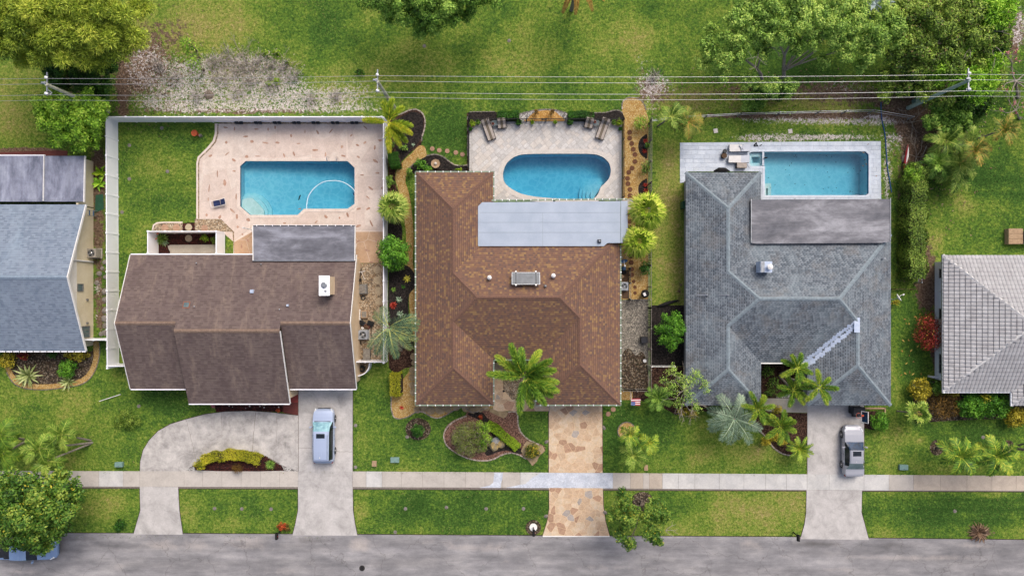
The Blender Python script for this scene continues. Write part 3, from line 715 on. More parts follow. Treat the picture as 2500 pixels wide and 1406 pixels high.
w3 = slab('walkway', walk, .034, 'flag_grout', None, kind='structure'); flagged([(1204, 885), (1228, 885), (1228, 974), (1204, 974)], w3, .95, .034, 8); flagged([(1204, 974), (1340, 976), (1340, 1003), (1216, 1003), (1204, 998)], w3, .95, .034, 9)

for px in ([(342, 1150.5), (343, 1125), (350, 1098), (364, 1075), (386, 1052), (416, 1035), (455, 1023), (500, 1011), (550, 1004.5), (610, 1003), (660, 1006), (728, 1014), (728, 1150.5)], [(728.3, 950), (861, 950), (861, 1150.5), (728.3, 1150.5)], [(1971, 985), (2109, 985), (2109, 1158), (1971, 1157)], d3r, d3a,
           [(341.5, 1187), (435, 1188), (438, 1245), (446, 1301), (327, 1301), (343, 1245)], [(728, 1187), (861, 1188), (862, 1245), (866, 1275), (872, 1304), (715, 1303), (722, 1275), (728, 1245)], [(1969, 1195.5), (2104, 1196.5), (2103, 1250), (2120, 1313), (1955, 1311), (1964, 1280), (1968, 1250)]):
    slab('soil_edge_shade', offset(GP(px), .055), .008, 'soil_and_shade', None, world=True, kind='structure')  # edging trench shadow painted as dark strips round driveways and aprons
slab('soil_edge_shade', [(-1400, 1291), (0, 1298.4), (330, 1299.4), (870, 1302.4), (1325, 1305.4), (1940, 1308.4), (2120, 1311.4), (2500, 1315.4), (3900, 1326), (3900, 1334), (2500, 1322), (1940, 1316), (870, 1310), (0, 1306), (-1400, 1300)], .007, 'soil_and_shade', None, kind='structure')  # same painted shadow line where the verge meets the road
# ------------------------------------------------------------------ pools
def pool(label, poly, cop_w, copmat, wmat, pmat, depth_fn, floor_z, zc=.07):
    c = Vector((sum(p[0] for p in poly)/len(poly), sum(p[1] for p in poly)/len(poly), 0))
    t = T('swimming_pool', label, 'swimming pool', c)
    # basin: walls and floor as a solid shell
    inn = poly; out = offset(poly, .15); mb = MB(); n = len(inn)
    def floor(p): return depth_fn(p[0], p[1])
    for i in range(n):
        a, b = inn[i], inn[(i+1) % n]
        mb.face([(*a, -.02), (*b, -.02), (*b, floor(b)-.02), (*a, floor(a)-.02)])
    xs = [p[0] for p in inn]; ys = [p[1] for p in inn]; x0, x1, y0, y1 = min(xs)-.1, max(xs)+.1, min(ys)-.1, max(ys)+.1; st = .5
    x = x0
    while x < x1:
        y = y0
        while y < y1:
            q = [(x, y), (x+st, y), (x+st, y+st), (x, y+st)]; mb.face([(*k, floor(k)) for k in q]); y += st
        x += st
    mb.build('basin', pmat, t)
    tl = MB()
    for i in range(n):
        a, b = inn[i], inn[(i+1) % n]; d = (Vector(b)-Vector(a)); L = d.length
        if L < 1e-6: continue
        nn = Vector((-d.y, d.x)) / L * .012
        A, B = Vector(a)+nn, Vector(b)+nn
        tl.face([(*A, -.01), (*B, -.01), (*B, -.2), (*A, -.2)])
    tl.build('waterline_tile', 'pool_tile', t)
    # water body: top surface, bottom far below the floor
    wb = offset(poly, .05)
    MB().prism(wb, -3.2, -.1).build('water', wmat, t)
    mb = MB().prism(offset(poly, cop_w), -.05, zc, [poly]); mb.build('coping', copmat, t)
    return t
def steps(t, polys, mat='plaster_step'):
    for k, (p, z) in enumerate(polys): MB().prism(ccw(p), -3.0, z).build('step', mat, t)

# pool A ---------------------------------------------------------------------
ax0 = G(587, 0).x; ax1 = G(866, 0).x
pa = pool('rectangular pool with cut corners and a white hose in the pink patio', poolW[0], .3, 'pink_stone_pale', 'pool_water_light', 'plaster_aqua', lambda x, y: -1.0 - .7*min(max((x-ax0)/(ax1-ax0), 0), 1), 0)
steps(pa, [(GP([(587, 486), (600, 482), (611, 482), (628, 498), (640, 512), (640, 525), (611, 525), (587, 504)]), -.42), (GP([(587, 484), (606, 480), (618, 484), (634, 500), (640, 516), (640, 526), (628, 526), (611, 525), (587, 504)]), -.5)][:1])
steps(pa, [(GP([(586, 478), (608, 474), (624, 480), (640, 497), (647, 512), (647, 526), (640, 526), (640, 512), (628, 498), (611, 482), (600, 482), (586, 486)]), -.66), (GP([(586, 470), (611, 467), (630, 474), (648, 492), (655, 508), (655, 526), (647, 526), (647, 512), (640, 497), (624, 480), (608, 474), (586, 478)]), -.92)], 'plaster_pale')
hose = [G(866, 470) + Vector((0, 0, -.09)), G(862, 462, 0) + Vector((0, 0, -.09)), G(851, 452) + Vector((0, 0, -.09)), G(832, 443) + Vector((0, 0, -.09)), G(812, 441) + Vector((0, 0, -.09)), G(790, 444) + Vector((0, 0, -.09)), G(770, 456) + Vector((0, 0, -.09)), G(755, 474) + Vector((0, 0, -.09)), G(749, 492) + Vector((0, 0, -.09)), G(748, 510) + Vector((0, 0, -.3))]
ph = [(p.x, p.y) for p in hose]; ph = smooth_loop(ph, 5, False)
tag(recenter(MB().tube([(x, y, -.085) for x, y in ph], .03, 6).build('pool_hose', 'white_vinyl'), G(800, 470)), 'white vacuum hose floating in an arc on the pool', 'hose')
cl = T('pool_cleaner', 'blue pool cleaner at the end of the white hose', 'pool cleaner', G(860, 469, -1.6)); MB().lathe(G(860, 469, -1.2), [(.16, 0), (.2, .08), (.12, .2)], 14).build('body', 'hose_blue', cl); MB().lathe(G(860, 469, -1.0), [(.05, 0), (.05, .12)], 8).build('neck', 'white_vinyl', cl)
lf = MB().box(G(731, 480, -.09), (.34, .12, .03), 1.2, (.5, .4)).box(G(729, 486, -.09), (.2, .1, .03), .8, (.5, .4)); tag(recenter(lf.build('fallen_leaf', 'debris'), G(731, 480)), 'dark leaf floating in the middle of the blue pool', 'leaf')
for k, (x, lab) in enumerate([(804, 'left'), (826, 'right')]):
    h = MB(); p = [G(x, 398, z) for z in (0,)]; a = G(x, 386); b = G(x + (1 if k else -1), 398)
    h.tube([a + Vector((0, 0, .05)), a + Vector((0, 0, .75)), a + (b-a)*.3 + Vector((0, 0, .88)), a + (b-a)*.8 + Vector((0, 0, .8)), b + Vector((0, 0, .2)), b + Vector((0, 0, -.3))], .028, 8)
    tag(recenter(h.build('grab_rail', 'chrome'), a), f'{lab} chrome grab rail at the top edge of the cut-corner pool', 'rail', 'grab rails at the pool')

# patio A: stamped stone in pink
patA = [(530, 303), (946, 303), (946, 642), (868, 642), (868, 600), (616, 600), (616, 625), (570, 625), (570, 590), (535, 560), (480, 535), (480, 400), (486, 385), (510, 362), (524, 345), (530, 325)]
pA = slab('patio', patA, .022, 'pink_grout', None, kind='structure', z0=-.1, label='pink stone patio round the cut-corner pool')
# rebuild base with the pool opening
bpy.data.objects.remove(pA); pA = MB().prism(ccw(GP(patA)), -.1, .022, [poolW[0]]).build('patio', 'pink_grout', None, kind='structure', label='pink stone patio round the cut-corner pool')
cop = offset(poolW[0], .3)
regsA = [([(530, 303), (605, 303), (605, 388), (580, 402), (580, 508), (607, 532), (607, 560), (570, 590), (535, 560), (480, 535), (480, 400), (486, 385), (510, 362), (524, 345), (530, 325)], 'pink_stone'),
         ([(606, 303), (675, 303), (675, 390), (606, 390)], 'pink_stone'), ([(676, 303), (761, 303), (761, 390), (676, 390)], 'pink_stone'), ([(762, 303), (846, 303), (846, 390), (762, 390)], 'pink_stone'),
         ([(847, 303), (943, 303), (943, 430), (873, 430), (873, 408), (850, 388)], 'pink_stone'), ([(873, 431), (943, 431), (943, 563), (868, 563), (868, 518), (873, 502)], 'pink_stone'),
         ([(611, 532), (730, 532), (746, 517), (867, 517), (867, 552), (616, 552), (570, 590), (611, 558)], 'pink_stone'), ([(571, 592), (616, 566), (616, 625), (573, 625)], 'ochre_stone'), ([(869, 566), (943, 566), (943, 642), (869, 642)], 'ochre_stone')]
Rp = random.Random(5)
for k, (rg, m) in enumerate(regsA):
    for p in voronoi(GP(rg), 1.75, .03, seed=20+k):
        piece('stone', p, 0, .04, m if Rp.random() > .35 else ('pink_stone_pale' if m == 'pink_stone' else 'ochre_stone'), pA)
acc = [(647, 349, 18, 4, .2), (655, 316, 4, 9, 0), (672, 311, 4, 10, 0), (711, 332, 5, 10, 0), (626, 316, 12, 4, 0), (553, 348, 6, 9, .5), (600, 334, 13, 4, -.1), (776, 324, 5, 13, -.5), (808, 321, 15, 4, -.9), (729, 351, 11, 4, 0), (678, 349, 12, 5, .1), (615, 346, 9, 9, .3), (770, 367, 17, 5, 0), (718, 376, 5, 12, -.4), (694, 380, 4, 12, -.3), (795, 378, 4, 14, 0), (838, 381, 13, 5, .2), (835, 359, 7, 8, .2), (873, 355, 9, 5, .3), (891, 349, 11, 6, -.7), (915, 361, 5, 14, .2), (928, 343, 10, 7, 0), (892, 312, 14, 4, .7), (875, 384, 10, 5, .5), (917, 394, 17, 6, .6), (922, 423, 12, 5, .1), (884, 428, 12, 4, 0), (905, 460, 14, 6, .7), (934, 459, 9, 6, -.3), (931, 482, 14, 4, 1.1), (898, 482, 14, 4, .7), (876, 510, 12, 7, -.3), (899, 510, 12, 6, -.6), (849, 525, 6, 16, -.3), (796, 529, 7, 10, -.7), (772, 542, 10, 4, -.7), (829, 532, 5, 6, 0), (907, 546, 5, 18, -.4), (875, 552, 13, 6, -.3), (695, 545, 10, 4, 0), (732, 510, 8, 3, 0), (571, 391, 12, 7, .6), (555, 376, 14, 3, -.7), (514, 381, 12, 5, -.4), (549, 447, 8, 17, 0), (531, 425, 3, 20, 0), (572, 418, 8, 5, .1), (577, 480, 4, 17, 0), (568, 515, 16, 5, .8), (579, 528, 6, 14, 0), (505, 525, 6, 9, 0), (537, 530, 7, 10, .5), (606, 537, 10, 9, .4), (581, 554, 6, 6, 0), (592, 572, 5, 5, 0), (630, 382, 15, 3, 0), (603, 383, 8, 8, .5), (511, 460, 3, 24, .1), (590, 602, 4, 16, 0), (605, 587, 14, 4, .9), (875, 589, 10, 5, 0), (897, 611, 15, 5, .2), (920, 587, 10, 8, .4), (907, 640, 12, 5, .1), (551, 312, 13, 4, .1), (573, 301 + 14, 4, 10, 0), (509, 487, 3, 9, 0), (745, 322, 3, 12, 0), (858, 331, 4, 9, .8), (940, 372, 4, 10, 0)]
for (x, y, w, h, r) in acc:
    c = G(x, y); a, b = w*M*.5, h*M*.5; rr = -r
    pts = [(math.cos(t)*a*Rp.uniform(.8, 1.15), math.sin(t)*b*Rp.uniform(.7, 1.2)) for t in [i*math.tau/7 for i in range(7)]]
    piece('accent_stone', [(c.x + u*math.cos(rr)-v*math.sin(rr), c.y + u*math.sin(rr)+v*math.cos(rr)) for u, v in pts], .0, .046, 'accent_stone', pA)
slab('border', [(525, 302), (531, 302), (530.5, 326), (525, 346), (511, 363), (487, 386), (484, 400), (484, 534), (480, 534), (480, 399), (483, 384), (507, 360), (520, 344), (525, 326)], .06, 'pink_grout', pA)
slab('gravel_strip', [(531, 305), (534, 305), (534, 326), (528, 348), (513, 366), (489, 388), (487, 400), (487, 534), (484, 534), (484, 400), (487, 386), (511, 363), (525, 346), (530.5, 326)], .048, 'gravel_tan', pA)

# pool C ---------------------------------------------------------------------
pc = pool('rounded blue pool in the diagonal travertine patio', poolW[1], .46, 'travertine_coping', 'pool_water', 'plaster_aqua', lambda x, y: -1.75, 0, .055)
def arc(cx, cy, r, a0, a1, n=14): return [(cx + r*math.cos(a0+(a1-a0)*i/n), cy + r*math.sin(a0+(a1-a0)*i/n)) for i in range(n+1)]
cpx = (1462, 474)
for r, z in ((18, -.75), (28, -1.0), (37, -1.22), (45, -1.45)):
    p = [q for q in GP(arc(cpx[0], cpx[1], r, math.radians(150), math.radians(285)))] + [(G(1484, 452).x, G(1484, 452).y), (G(1470, 492).x, G(1470, 492).y), (G(cpx[0]-r*.86, 490).x, G(0, 490).y)]
    p = clip_convex(p, offset([tuple(v) for v in GP([(1380, 488), (1380, 420), (1489, 425), (1474, 452), (1462, 468), (1456, 480), (1446, 486), (1420, 488)])], 0)) or p
    MB().prism(ccw(p), -3.0 + r*.001, z).build('step', 'plaster_aqua', pc)
patC = [(1146, 296), (1518, 296), (1518, 489), (1204, 489), (1204, 419), (1146, 419)]
pC = MB().prism(ccw(GP(patC)), -.1, .012, [poolW[1]]).build('patio', 'travertine_base', None, kind='structure', label='pale diagonal travertine patio round the rounded pool')
ring = offset(poolW[1], .44); cc = Vector((sum(p[0] for p in ring)/len(ring), sum(p[1] for p in ring)/len(ring)))
def diag(rect_px, parent, cell, ang, mats, z, cutring=None, seed=1, sizes=None):
    R = random.Random(seed); rect = GP(rect_px); c0 = Vector((sum(p[0] for p in rect)/len(rect), sum(p[1] for p in rect)/len(rect))); out = []
    ca, sa = math.cos(ang), math.sin(ang); rad = max((Vector(p)-c0).length for p in rect) + 1
    v = -rad
    while v < rad:
        hgt = cell[1] * R.choice([1, 1, 1.5]) if sizes is None else cell[1]; u = -rad - R.uniform(0, cell[0])
        while u < rad:
            w = cell[0] * R.choice([.7, 1, 1.35]); q = [(u+.012, v+.012), (u+w-.012, v+.012), (u+w-.012, v+hgt-.012), (u+.012, v+hgt-.012)]
            q = [(c0.x + a*ca - b*sa, c0.y + a*sa + b*ca) for a, b in q]; p = clip_convex(rect, q); u += w
            if len(p) < 3 or area(p) < .02: continue
            if cutring:
                ins = [inside(k, cutring) for k in p]
                if all(ins): continue
                m = Vector((sum(k[0] for k in p)/len(p), sum(k[1] for k in p)/len(p)))
                if any(ins) or min((m-Vector(k)).length for k in cutring) < .5:
                    best = None
                    for i in range(len(cutring)):
                        a, b = Vector(cutring[i]), Vector(cutring[(i+1) % len(cutring)]); d = b-a
                        if d.length < 1e-6: continue
                        t = max(0, min(1, (m-a).dot(d)/d.dot(d))); L = (m-(a+d*t)).length
                        if best is None or L < best[0]: best = (L, a, d.normalized())
                    a, d = best[1], best[2]; nn = (-d.y, d.x); p = half(p, nn, nn[0]*a.x+nn[1]*a.y)
                    if len(p) < 3 or area(p) < .015: continue
            out.append(p)
        v += hgt
    out.sort(key=area, reverse=True)
    for p in out[:296]: piece('paver', p, 0, z, R.choice(mats), parent)
    if out[296:]:
        mb = MB()
        for p in out[296:]: mb.prism(ccw(p), 0, z)
        mb.build('cut_pavers', mats[0], parent, kind='stuff')
diag([(1152, 303), (1512, 303), (1512, 489), (1204, 489), (1204, 419), (1152, 419)], pC, (.52, .36), math.radians(43), ['travertine', 'travertine', 'travertine_coping'], .036, ring, 3)
for a, b, c, d in ((1146, 297, 1518, 302.5), (1512.5, 303, 1518, 489), (1146, 303, 1151.5, 419)):
    hor = (c-a) > (d-b); L = (c-a) if hor else (d-b); k = int(L / 7)
    mb = MB()
    for i in range(k):
        if hor: q = [(a+i*L/k+.3, b), (a+(i+1)*L/k-.3, b), (a+(i+1)*L/k-.3, d), (a+i*L/k+.3, d)]
        else: q = [(a, b+i*L/k+.3), (c, b+i*L/k+.3), (c, b+(i+1)*L/k-.3), (a, b+(i+1)*L/k-.3)]
        mb.prism(ccw(GP(q)), 0, .038)
    mb.build('border_bricks', 'travertine', pC, kind='stuff')

# pool D ---------------------------------------------------------------------
dx0 = G(1867, 0).x
def dD(x, y): return -.55 if x < dx0 - 1.0 else -1.15 - .55*min(max((x-dx0)/9.5, 0), 1)
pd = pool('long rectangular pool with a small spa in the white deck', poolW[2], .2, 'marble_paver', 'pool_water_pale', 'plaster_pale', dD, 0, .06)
MB().box(G(1863, 388, -.1), (.18, 33*M, .3)).build('spa_wall', 'marble_paver', pd)
steps(pd, [(GP([(1868, 452), (1880, 452), (1880, 458), (1874, 458), (1874, 478), (1868, 478)]), -.35), (GP([(1868, 445), (1889, 445), (1889, 478), (1881, 478), (1881, 452), (1868, 452)]), -.65)], 'plaster_step')
for r, z in (((1834, 376, 1858, 402), -.3),): pass
MB().prism(ccw(GP([(1829, 372), (1861, 372), (1861, 405), (1829, 405)])), -.56, -.32, [GP([(1838, 381), (1858, 381), (1858, 397), (1838, 397)])]).build('spa_bench', 'plaster_pale', pd)
Rq = random.Random(3)
mb = MB()
for k in range(34): c = G(Rq.uniform(1872, 2110), Rq.uniform(376, 470), -.095); mb.box(c, (Rq.uniform(.04, .13), .04, .012), Rq.uniform(0, 3))
tag(mb.build('floating_leaves', 'debris', None, kind='stuff'), 'dark leaf bits scattered on the pale pool', 'leaves')
deckD = [(1660, 349), (2150, 345), (2151, 486), (1858, 488), (1858, 419), (1675, 419), (1675, 445), (1660, 447)]
pD = MB().prism(ccw(GP(deckD)), -.1, .012, [poolW[2]]).build('pool_deck', 'marble_base', None, kind='structure', label='white stone deck round the long pool')
R = random.Random(9); pcs = []
ringD = offset(poolW[2], .18)
y = 346.0
while y < 487:
    x = 1655 - R.uniform(0, 16)
    while x < 2152:
        w = R.choice([14, 20, 26]); q = GP([(x+.3, y+.3), (x+w-.3, y+.3), (x+w-.3, y+10.2), (x+.3, y+10.2)]); x += w
        ok = False
        for reg in ([(1660, 349), (2150, 345), (2150, 365.7), (1660, 365.7)], [(1660, 366), (1824, 366), (1824, 419), (1675, 419), (1675, 445), (1660, 447)], [(1824, 411), (1862, 411), (1862, 419), (1824, 419)], [(2125, 366), (2150, 366), (2151, 486), (2125, 486)], [(1858, 419), (1862, 419), (1862, 486), (1858, 486)], [(1862, 482), (2125, 482), (2125, 487), (1862, 487)]):
            p = clip_convex(GP(reg), q)
            if len(p) >= 3 and area(p) > .01: pcs.append(p)
    y += 10.5
pcs.sort(key=area, reverse=True)
for p in pcs[:290]: piece('paver', p, 0, .036, 'marble_paver', pD)
mb = MB(); [mb.prism(ccw(p), 0, .036) for p in pcs[290:]]; mb.build('cut_pavers', 'marble_paver', pD, kind='stuff')
# ------------------------------------------------------------------ roofs
def slope_uv(pts):
    P = [Vector(p) for p in pts]; n = Vector((0, 0, 0))
    for i in range(len(P)): n += P[i].cross(P[(i+1) % len(P)])
    n.normalize()
    if n.z < 0: P.reverse(); n = -n
    u = Vector((-n.y, n.x, 0)); u = u.normalized() if u.length > 1e-6 else Vector((1, 0, 0)); v = n.cross(u)
    if v.z < 0: v = -v
    return P, [(p.dot(u), p.dot(v)) for p in P], n
def slope(pts, mat, parent, th=.12, name='roof_slope'):
    """a slab with real thickness; top face carries UVs"""
    P, uv, n = slope_uv(pts); mb = MB(); mb.face(P, uv); D = [p - Vector((0, 0, th)) for p in P]
    mb.add(list(reversed(D)), [tuple(range(len(P)))], [[(0, 0)]*len(P)])
    for i in range(len(P)):
        j = (i+1) % len(P); mb.face([P[j], P[i], D[i], D[j]], [(0, 0)]*4)
    return mb.build(name, mat, parent)
def caps(segs, mat, parent, w=.3, L=.2, th=.05, name='ridge_caps', stuff=True):
    """overlapping cap shingles astride ridges and hips"""
    mb = MB(); out = []
    for a, b in segs:
        a, b = Vector(a), Vector(b); d = b-a; n = max(1, int(d.length / L)); d = d / n; dn = d.normalized(); side = Vector((-dn.y, dn.x, 0)).normalized()
        for i in range(n):
            c = a + d*(i+.5) + Vector((0, 0, th*.4)); t = d * .54; s = side * w/2; k = Vector((0, 0, th)); lo = -k*1.2; up = Vector((0, 0, .012*(i % 2)))
            vs = [c-t-s+lo, c-t+up, c-t+s+lo, c+t-s+lo, c+t+k*.35+up, c+t+s+lo]
            m = mb if stuff else MB(); m.add(vs, [(0, 1, 4, 3), (1, 2, 5, 4), (0, 3, 5, 2), (0, 2, 1), (3, 4, 5)])
            if not stuff: out.append(m.build(name, mat, parent))
    if stuff: mb.build(name, mat, parent, kind='stuff')
ZE = 2.5
def E(px, py, run=0.0, pitch=.42, ze=ZE):
    """survey point of a roof corner seen at eave height, moved up the slope by run grid units"""
    s = (H - ze) / F; return Vector(((px-CX)*s, (CY-py)*s, ze + run*s*pitch))
def gutter(pts, mat, parent, strap='white_vinyl', w=.11, step=.68, ze=ZE, straps=True):
    mb = MB(); st = MB()
    for a, b in zip(pts, pts[1:]):
        a, b = E(*a, ze=ze), E(*b, ze=ze); d = b-a; L = d.length; dn = d.normalized(); ang = math.atan2(dn.y, dn.x); o = Vector((dn.y, -dn.x, 0))*(w/2+.003)
        c = (a+b)/2 + o
        mb.box(c + Vector((0, 0, -.06)), (L + w*1.2, w, .12), ang)
        if straps:
            k = max(1, int(L/step))
            for i in range(k): st.box(a + d*(i+.5)/k + o + Vector((0, 0, .012)), (.06, w*1.25, .03), ang)
    mb.build('gutter', mat, parent)
    if straps: st.build('gutter_straps', strap, parent, kind='stuff')
def wall_box(x0, y0, x1, y1, z1, mat, parent, name='wall', th=.2):
    """four walls of a rectangular footprint given in ground survey units"""
    a, b = G(x0, y1), G(x1, y0)
    for c, d in (((( a.x+b.x)/2, a.y+th/2), (b.x-a.x, th)), (((a.x+b.x)/2, b.y-th/2), (b.x-a.x, th)), ((a.x+th/2, (a.y+b.y)/2), (th, b.y-a.y-2*th)), ((b.x-th/2, (a.y+b.y)/2), (th, b.y-a.y-2*th))):
        MB().box((c[0], c[1], z1/2), (d[0], d[1], z1)).build(name, mat, parent)
def window(c, w, h, nrm, parent, frame='white_paint', pane='glass_dark', bars=1):
    """c: centre on the wall face; nrm 'x+','x-','y+','y-'"""
    ang = {'x+': 0, 'x-': math.pi, 'y+': math.pi/2, 'y-': -math.pi/2}[nrm]; R = Matrix.Rotation(ang, 3, 'Z'); c = Vector(c)
    def bx(mb, off, d): return mb.box(c + R @ Vector(off), d, 0, M3=R)
    mb = MB(); t = .07
    bx(mb, (.03, 0, h/2), (.09, w+t, t)); bx(mb, (.03, 0, -h/2), (.12, w+t, t)); bx(mb, (.03, -w/2, 0), (.09, t, h)); bx(mb, (.03, w/2, 0), (.09, t, h))
    for i in range(bars): bx(mb, (.03, (i+1)*w/(bars+1)-w/2, 0), (.06, .04, h))
    f = mb.build('window', frame, parent)
    for i in range(bars+1): bx(MB(), (.012, (i+.5)*w/(bars+1)-w/2, 0), (.02, w/(bars+1)-.03, h-.03)).build('pane', pane, f)
def vent(px, py, z, r, mat, parent, h=.25, dome=True, name='roof_vent'):
    c = W(px, py, z); MB().lathe(c - Vector((0, 0, .3)), [(r*.55, 0), (r*.55, .3), (r, .3), (r, .3+h*.4), (r*.6, .3+h*.75), (.01, .3+h)], 14).build(name, mat, parent, smooth=False)

# ---- cross-hipped roof used by the brown and the grey hip houses
def hip_house(t, xl, xr, lw, rw, yt, m0, m1, yb, mat, pitch, capmat, capL, capw, yr=None):
    h = (m1-m0)/2; a = lw/2; b = rw/2; ym = (m0+m1)/2; lx = xl+a; rx = xr-b
    e = lambda x, y, r=0: E(x, y, r, pitch)
    A = e(lx, yt+a, a); J1 = e(lx, m0+a, a); K1 = e(xl+h, ym, h); K2 = e(xr-h, ym, h); J2 = e(lx, m1-a, a); B = e(lx, yb-a, a)
    J3 = e(rx, m1-b, b); Dp = e(rx, yb-b, b)
    sl = [[e(xl, yt), A, J1, K1, J2, B, e(xl, yb)], [e(xl, yt), e(xl+lw, yt), A], [e(xl+lw, yt), e(xl+lw, m0), J1, A], [e(xl+lw, m0), e(xr, m0), K2, K1, J1],
          [e(xr, m0), e(xr, yb), Dp, J3, K2], [e(xr, yb), e(xr-rw, yb), Dp], [e(xr-rw, yb), e(xr-rw, m1), J3, Dp], [e(xl+lw, m1), J2, K1, K2, J3, e(xr-rw, m1)],
          [e(xl+lw, m1), e(xl+lw, yb), B, J2], [e(xl+lw, yb), e(xl, yb), B]]
    for s in sl: slope(s, mat, t)
    caps([(e(xl, yt), A), (e(xl+lw, yt), A), (A, J1), (J1, K1), (K1, K2), (K2, e(xr, m0)), (K2, J3), (J3, Dp), (Dp, e(xr, yb)), (Dp, e(xr-rw, yb)), (K1, J2), (J2, B), (B, e(xl, yb)), (B, e(xl+lw, yb))], capmat, t, capw, capL)
    return dict(A=A, J1=J1, K1=K1, K2=K2, J2=J2, B=B, J3=J3, D=Dp)

# ================= brown hip house (centre)
hc = T('house', 'centre house with brown shingle hip roof and white flat roof panel', 'house', G(1265, 700))
kc = hip_house(hc, 1016, 1514, 188, 204, 421, 573, 877, 987.5, 'shingle_terracotta', .42, 'cap_terracotta', .15, .36)
gutter([(1514, 987.5), (1310, 987.5)][::-1] and [(1310, 987.5), (1514, 987.5)], 'green_gutter', hc) if False else None
for seg in ([(1016, 421), (1016, 987.5)], [(1016, 987.5), (1204, 987.5)], [(1204, 987.5), (1204, 877)], [(1204, 877), (1310, 877)], [(1310, 877), (1310, 987.5)], [(1310, 987.5), (1514, 987.5)], [(1514, 987.5), (1514, 600)], [(1204, 421), (1016, 421)], [(1204, 490), (1204, 421)]):
    gutter(seg, 'green_gutter', hc)
MB().prism(ccw([(W(x, y, 3.1).x, W(x, y, 3.1).y) for x, y in [(1167, 504), (1177, 494), (1515, 491), (1515, 593), (1483, 593.5), (1474, 601), (1168, 601), (1167, 598)]]), 2.98, 3.1).build('flat_roof', 'roof_membrane', hc)
MB().prism(ccw([(W(x, y, 3.08).x, W(x, y, 3.08).y) for x, y in [(1516, 490.5), (1532, 490), (1533, 593), (1516, 593)]]), 2.96, 3.08).build('flat_roof', 'roof_membrane', hc)
for (a, b) in (((1172, 519), (1514, 519)), ((1168, 543), (1514, 543)), ((1168, 568), (1514, 567)), ((1325, 520), (1325, 601))):
    A_, B_ = W(*a, 3.1), W(*b, 3.1); MB().box(((A_+B_)/2) + Vector((0, 0, .004)), (max(abs(B_.x-A_.x), .03), max(abs(B_.y-A_.y), .03), .012)).build('seam', 'membrane_seam', hc)
A_ = W(1200, 491, 3.0); B_ = W(1532, 488, 3.0); MB().box((A_+B_)/2 + Vector((0, .06, -.02)), ((B_-A_).length, .12, .13), math.atan2((B_-A_).y, (B_-A_).x)).build('gutter', 'green_gutter', hc)
mb = MB()
for i in range(19): p = A_ + (B_-A_)*(i+.5)/19; mb.box(p + Vector((0, .07, .055)), (.06, .15, .02))
mb.build('gutter_straps', 'white_vinyl', hc, kind='stuff')
v_ = W(1463, 589, 3.15); MB().box(v_ + Vector((0, 0, .04)), (.3, .3, .16)).build('roof_vent', 'dark_plastic', hc); MB().lathe(v_, [(.09, .1), (.09, .2), (.02, .24)], 10).build('vent_cap', 'galvanized', hc)
vent(1195, 677.5, 4.5, .2, 'white_paint', hc); vent(1351, 673, 4.4, .2, 'white_paint', hc); vent(1331.5, 698.5, 4.6, .13, 'galvanized', hc)
# solar panel
R3 = Matrix.Rotation(math.atan(.42)*0.9, 3, 'X'); sc_ = W(1284, 680, 4.75)
sp_ = MB().box(sc_, (2.46, 1.14, .09), 0, M3=Matrix.Rotation(-.38, 3, 'X').inverted() @ Matrix.Identity(3) if False else Matrix.Rotation(-.38, 3, 'X')).build('solar_panel', 'galvanized', hc)
Rm = Matrix.Rotation(-.38, 3, 'X')
MB().box(sc_ + Rm @ Vector((0, 0, .05)), (2.36, 1.04, .03), 0, M3=Rm).build('glass', 'solar_panel', sp_)
for sx in (-.87, .87):
    MB().box(sc_ + Rm @ Vector((sx, 0, .075)), (.05, 1.2, .03), 0, M3=Rm).build('strap', 'black_metal', sp_)
    for sy in (-.63, .63): MB().box(sc_ + Rm @ Vector((sx, sy, .03)), (.15, .12, .16), 0, M3=Rm).build('bracket', 'white_paint', sp_)
wall_box(1038, 444, 1192, 965, 2.42, 'tan_wall', hc); wall_box(1194, 590, 1492, 858, 2.42, 'tan_wall', hc); wall_box(1322, 860, 1492, 965, 2.42, 'tan_wall', hc)
for y in (500, 620, 760, 900): window((G(1038, y).x, G(0, y).y, 1.5), 1.5, 1.1, 'x-', hc)
for y in (620, 930): window((G(1492, y).x, G(0, y).y, 1.5), 1.2, 1.1, 'x+', hc)
for x in (1110,): window((G(x, 965).x, G(0, 965).y, 1.5), 2.2, 1.3, 'y-', hc, bars=2)
MB().box((G(1407, 0).x, G(0, 965).y-.03, 1.1), (4.8, .06, 2.2)).build('garage_door', 'white_paint', hc)
for x in (1240, 1350, 1500): MB().box((G(x, 497).x, G(0, 497).y, 1.49), (.14, .14, 2.98)).build('post', 'white_paint', hc)
MB().box((G(1216, 0).x, G(0, 858).y-.02, 1.05), (1.0, .05, 2.1)).build('door', 'wood_brown', hc)
slab('pad', [(1530, 486), (1546, 486), (1546, 515), (1530, 515)], .05, 'concrete_pad', hc)

# ================= grey hip house (right)
hd = T('house', 'house with weathered grey hip roof and a pale repaired valley', 'house', G(1920, 700))
kd = hip_house(hd, 1674, 2175, 184, 204, 421, 572, 885, 989.5, 'shingle_grey', .42, 'ridge_grey', .5, .34)
def on_slope(pts, lift): return [p + Vector((0, 0, lift)) for p in pts]
fr = [W(1834, 486, 2.95), W(2176, 486, 2.75), W(2176, 592, 2.75), W(2150, 594, 2.98), W(1836, 596, 3.0)]
slope([W(1834, 488, 3.22), W(2174, 486, 3.22), W(2174, 590, 3.22), W(2150, 593, 3.22), W(1850, 595, 3.22), W(1836, 594, 3.22)], 'roof_rolled_grey', hd, .14, 'flat_roof')
MB().box(W(1834, 540, 3.25), (.06, 3.9, .06)).build('flashing', 'galvanized', hd); MB().box(W(2174, 536, 3.25), (.05, 3.8, .06)).build('flashing', 'galvanized', hd)
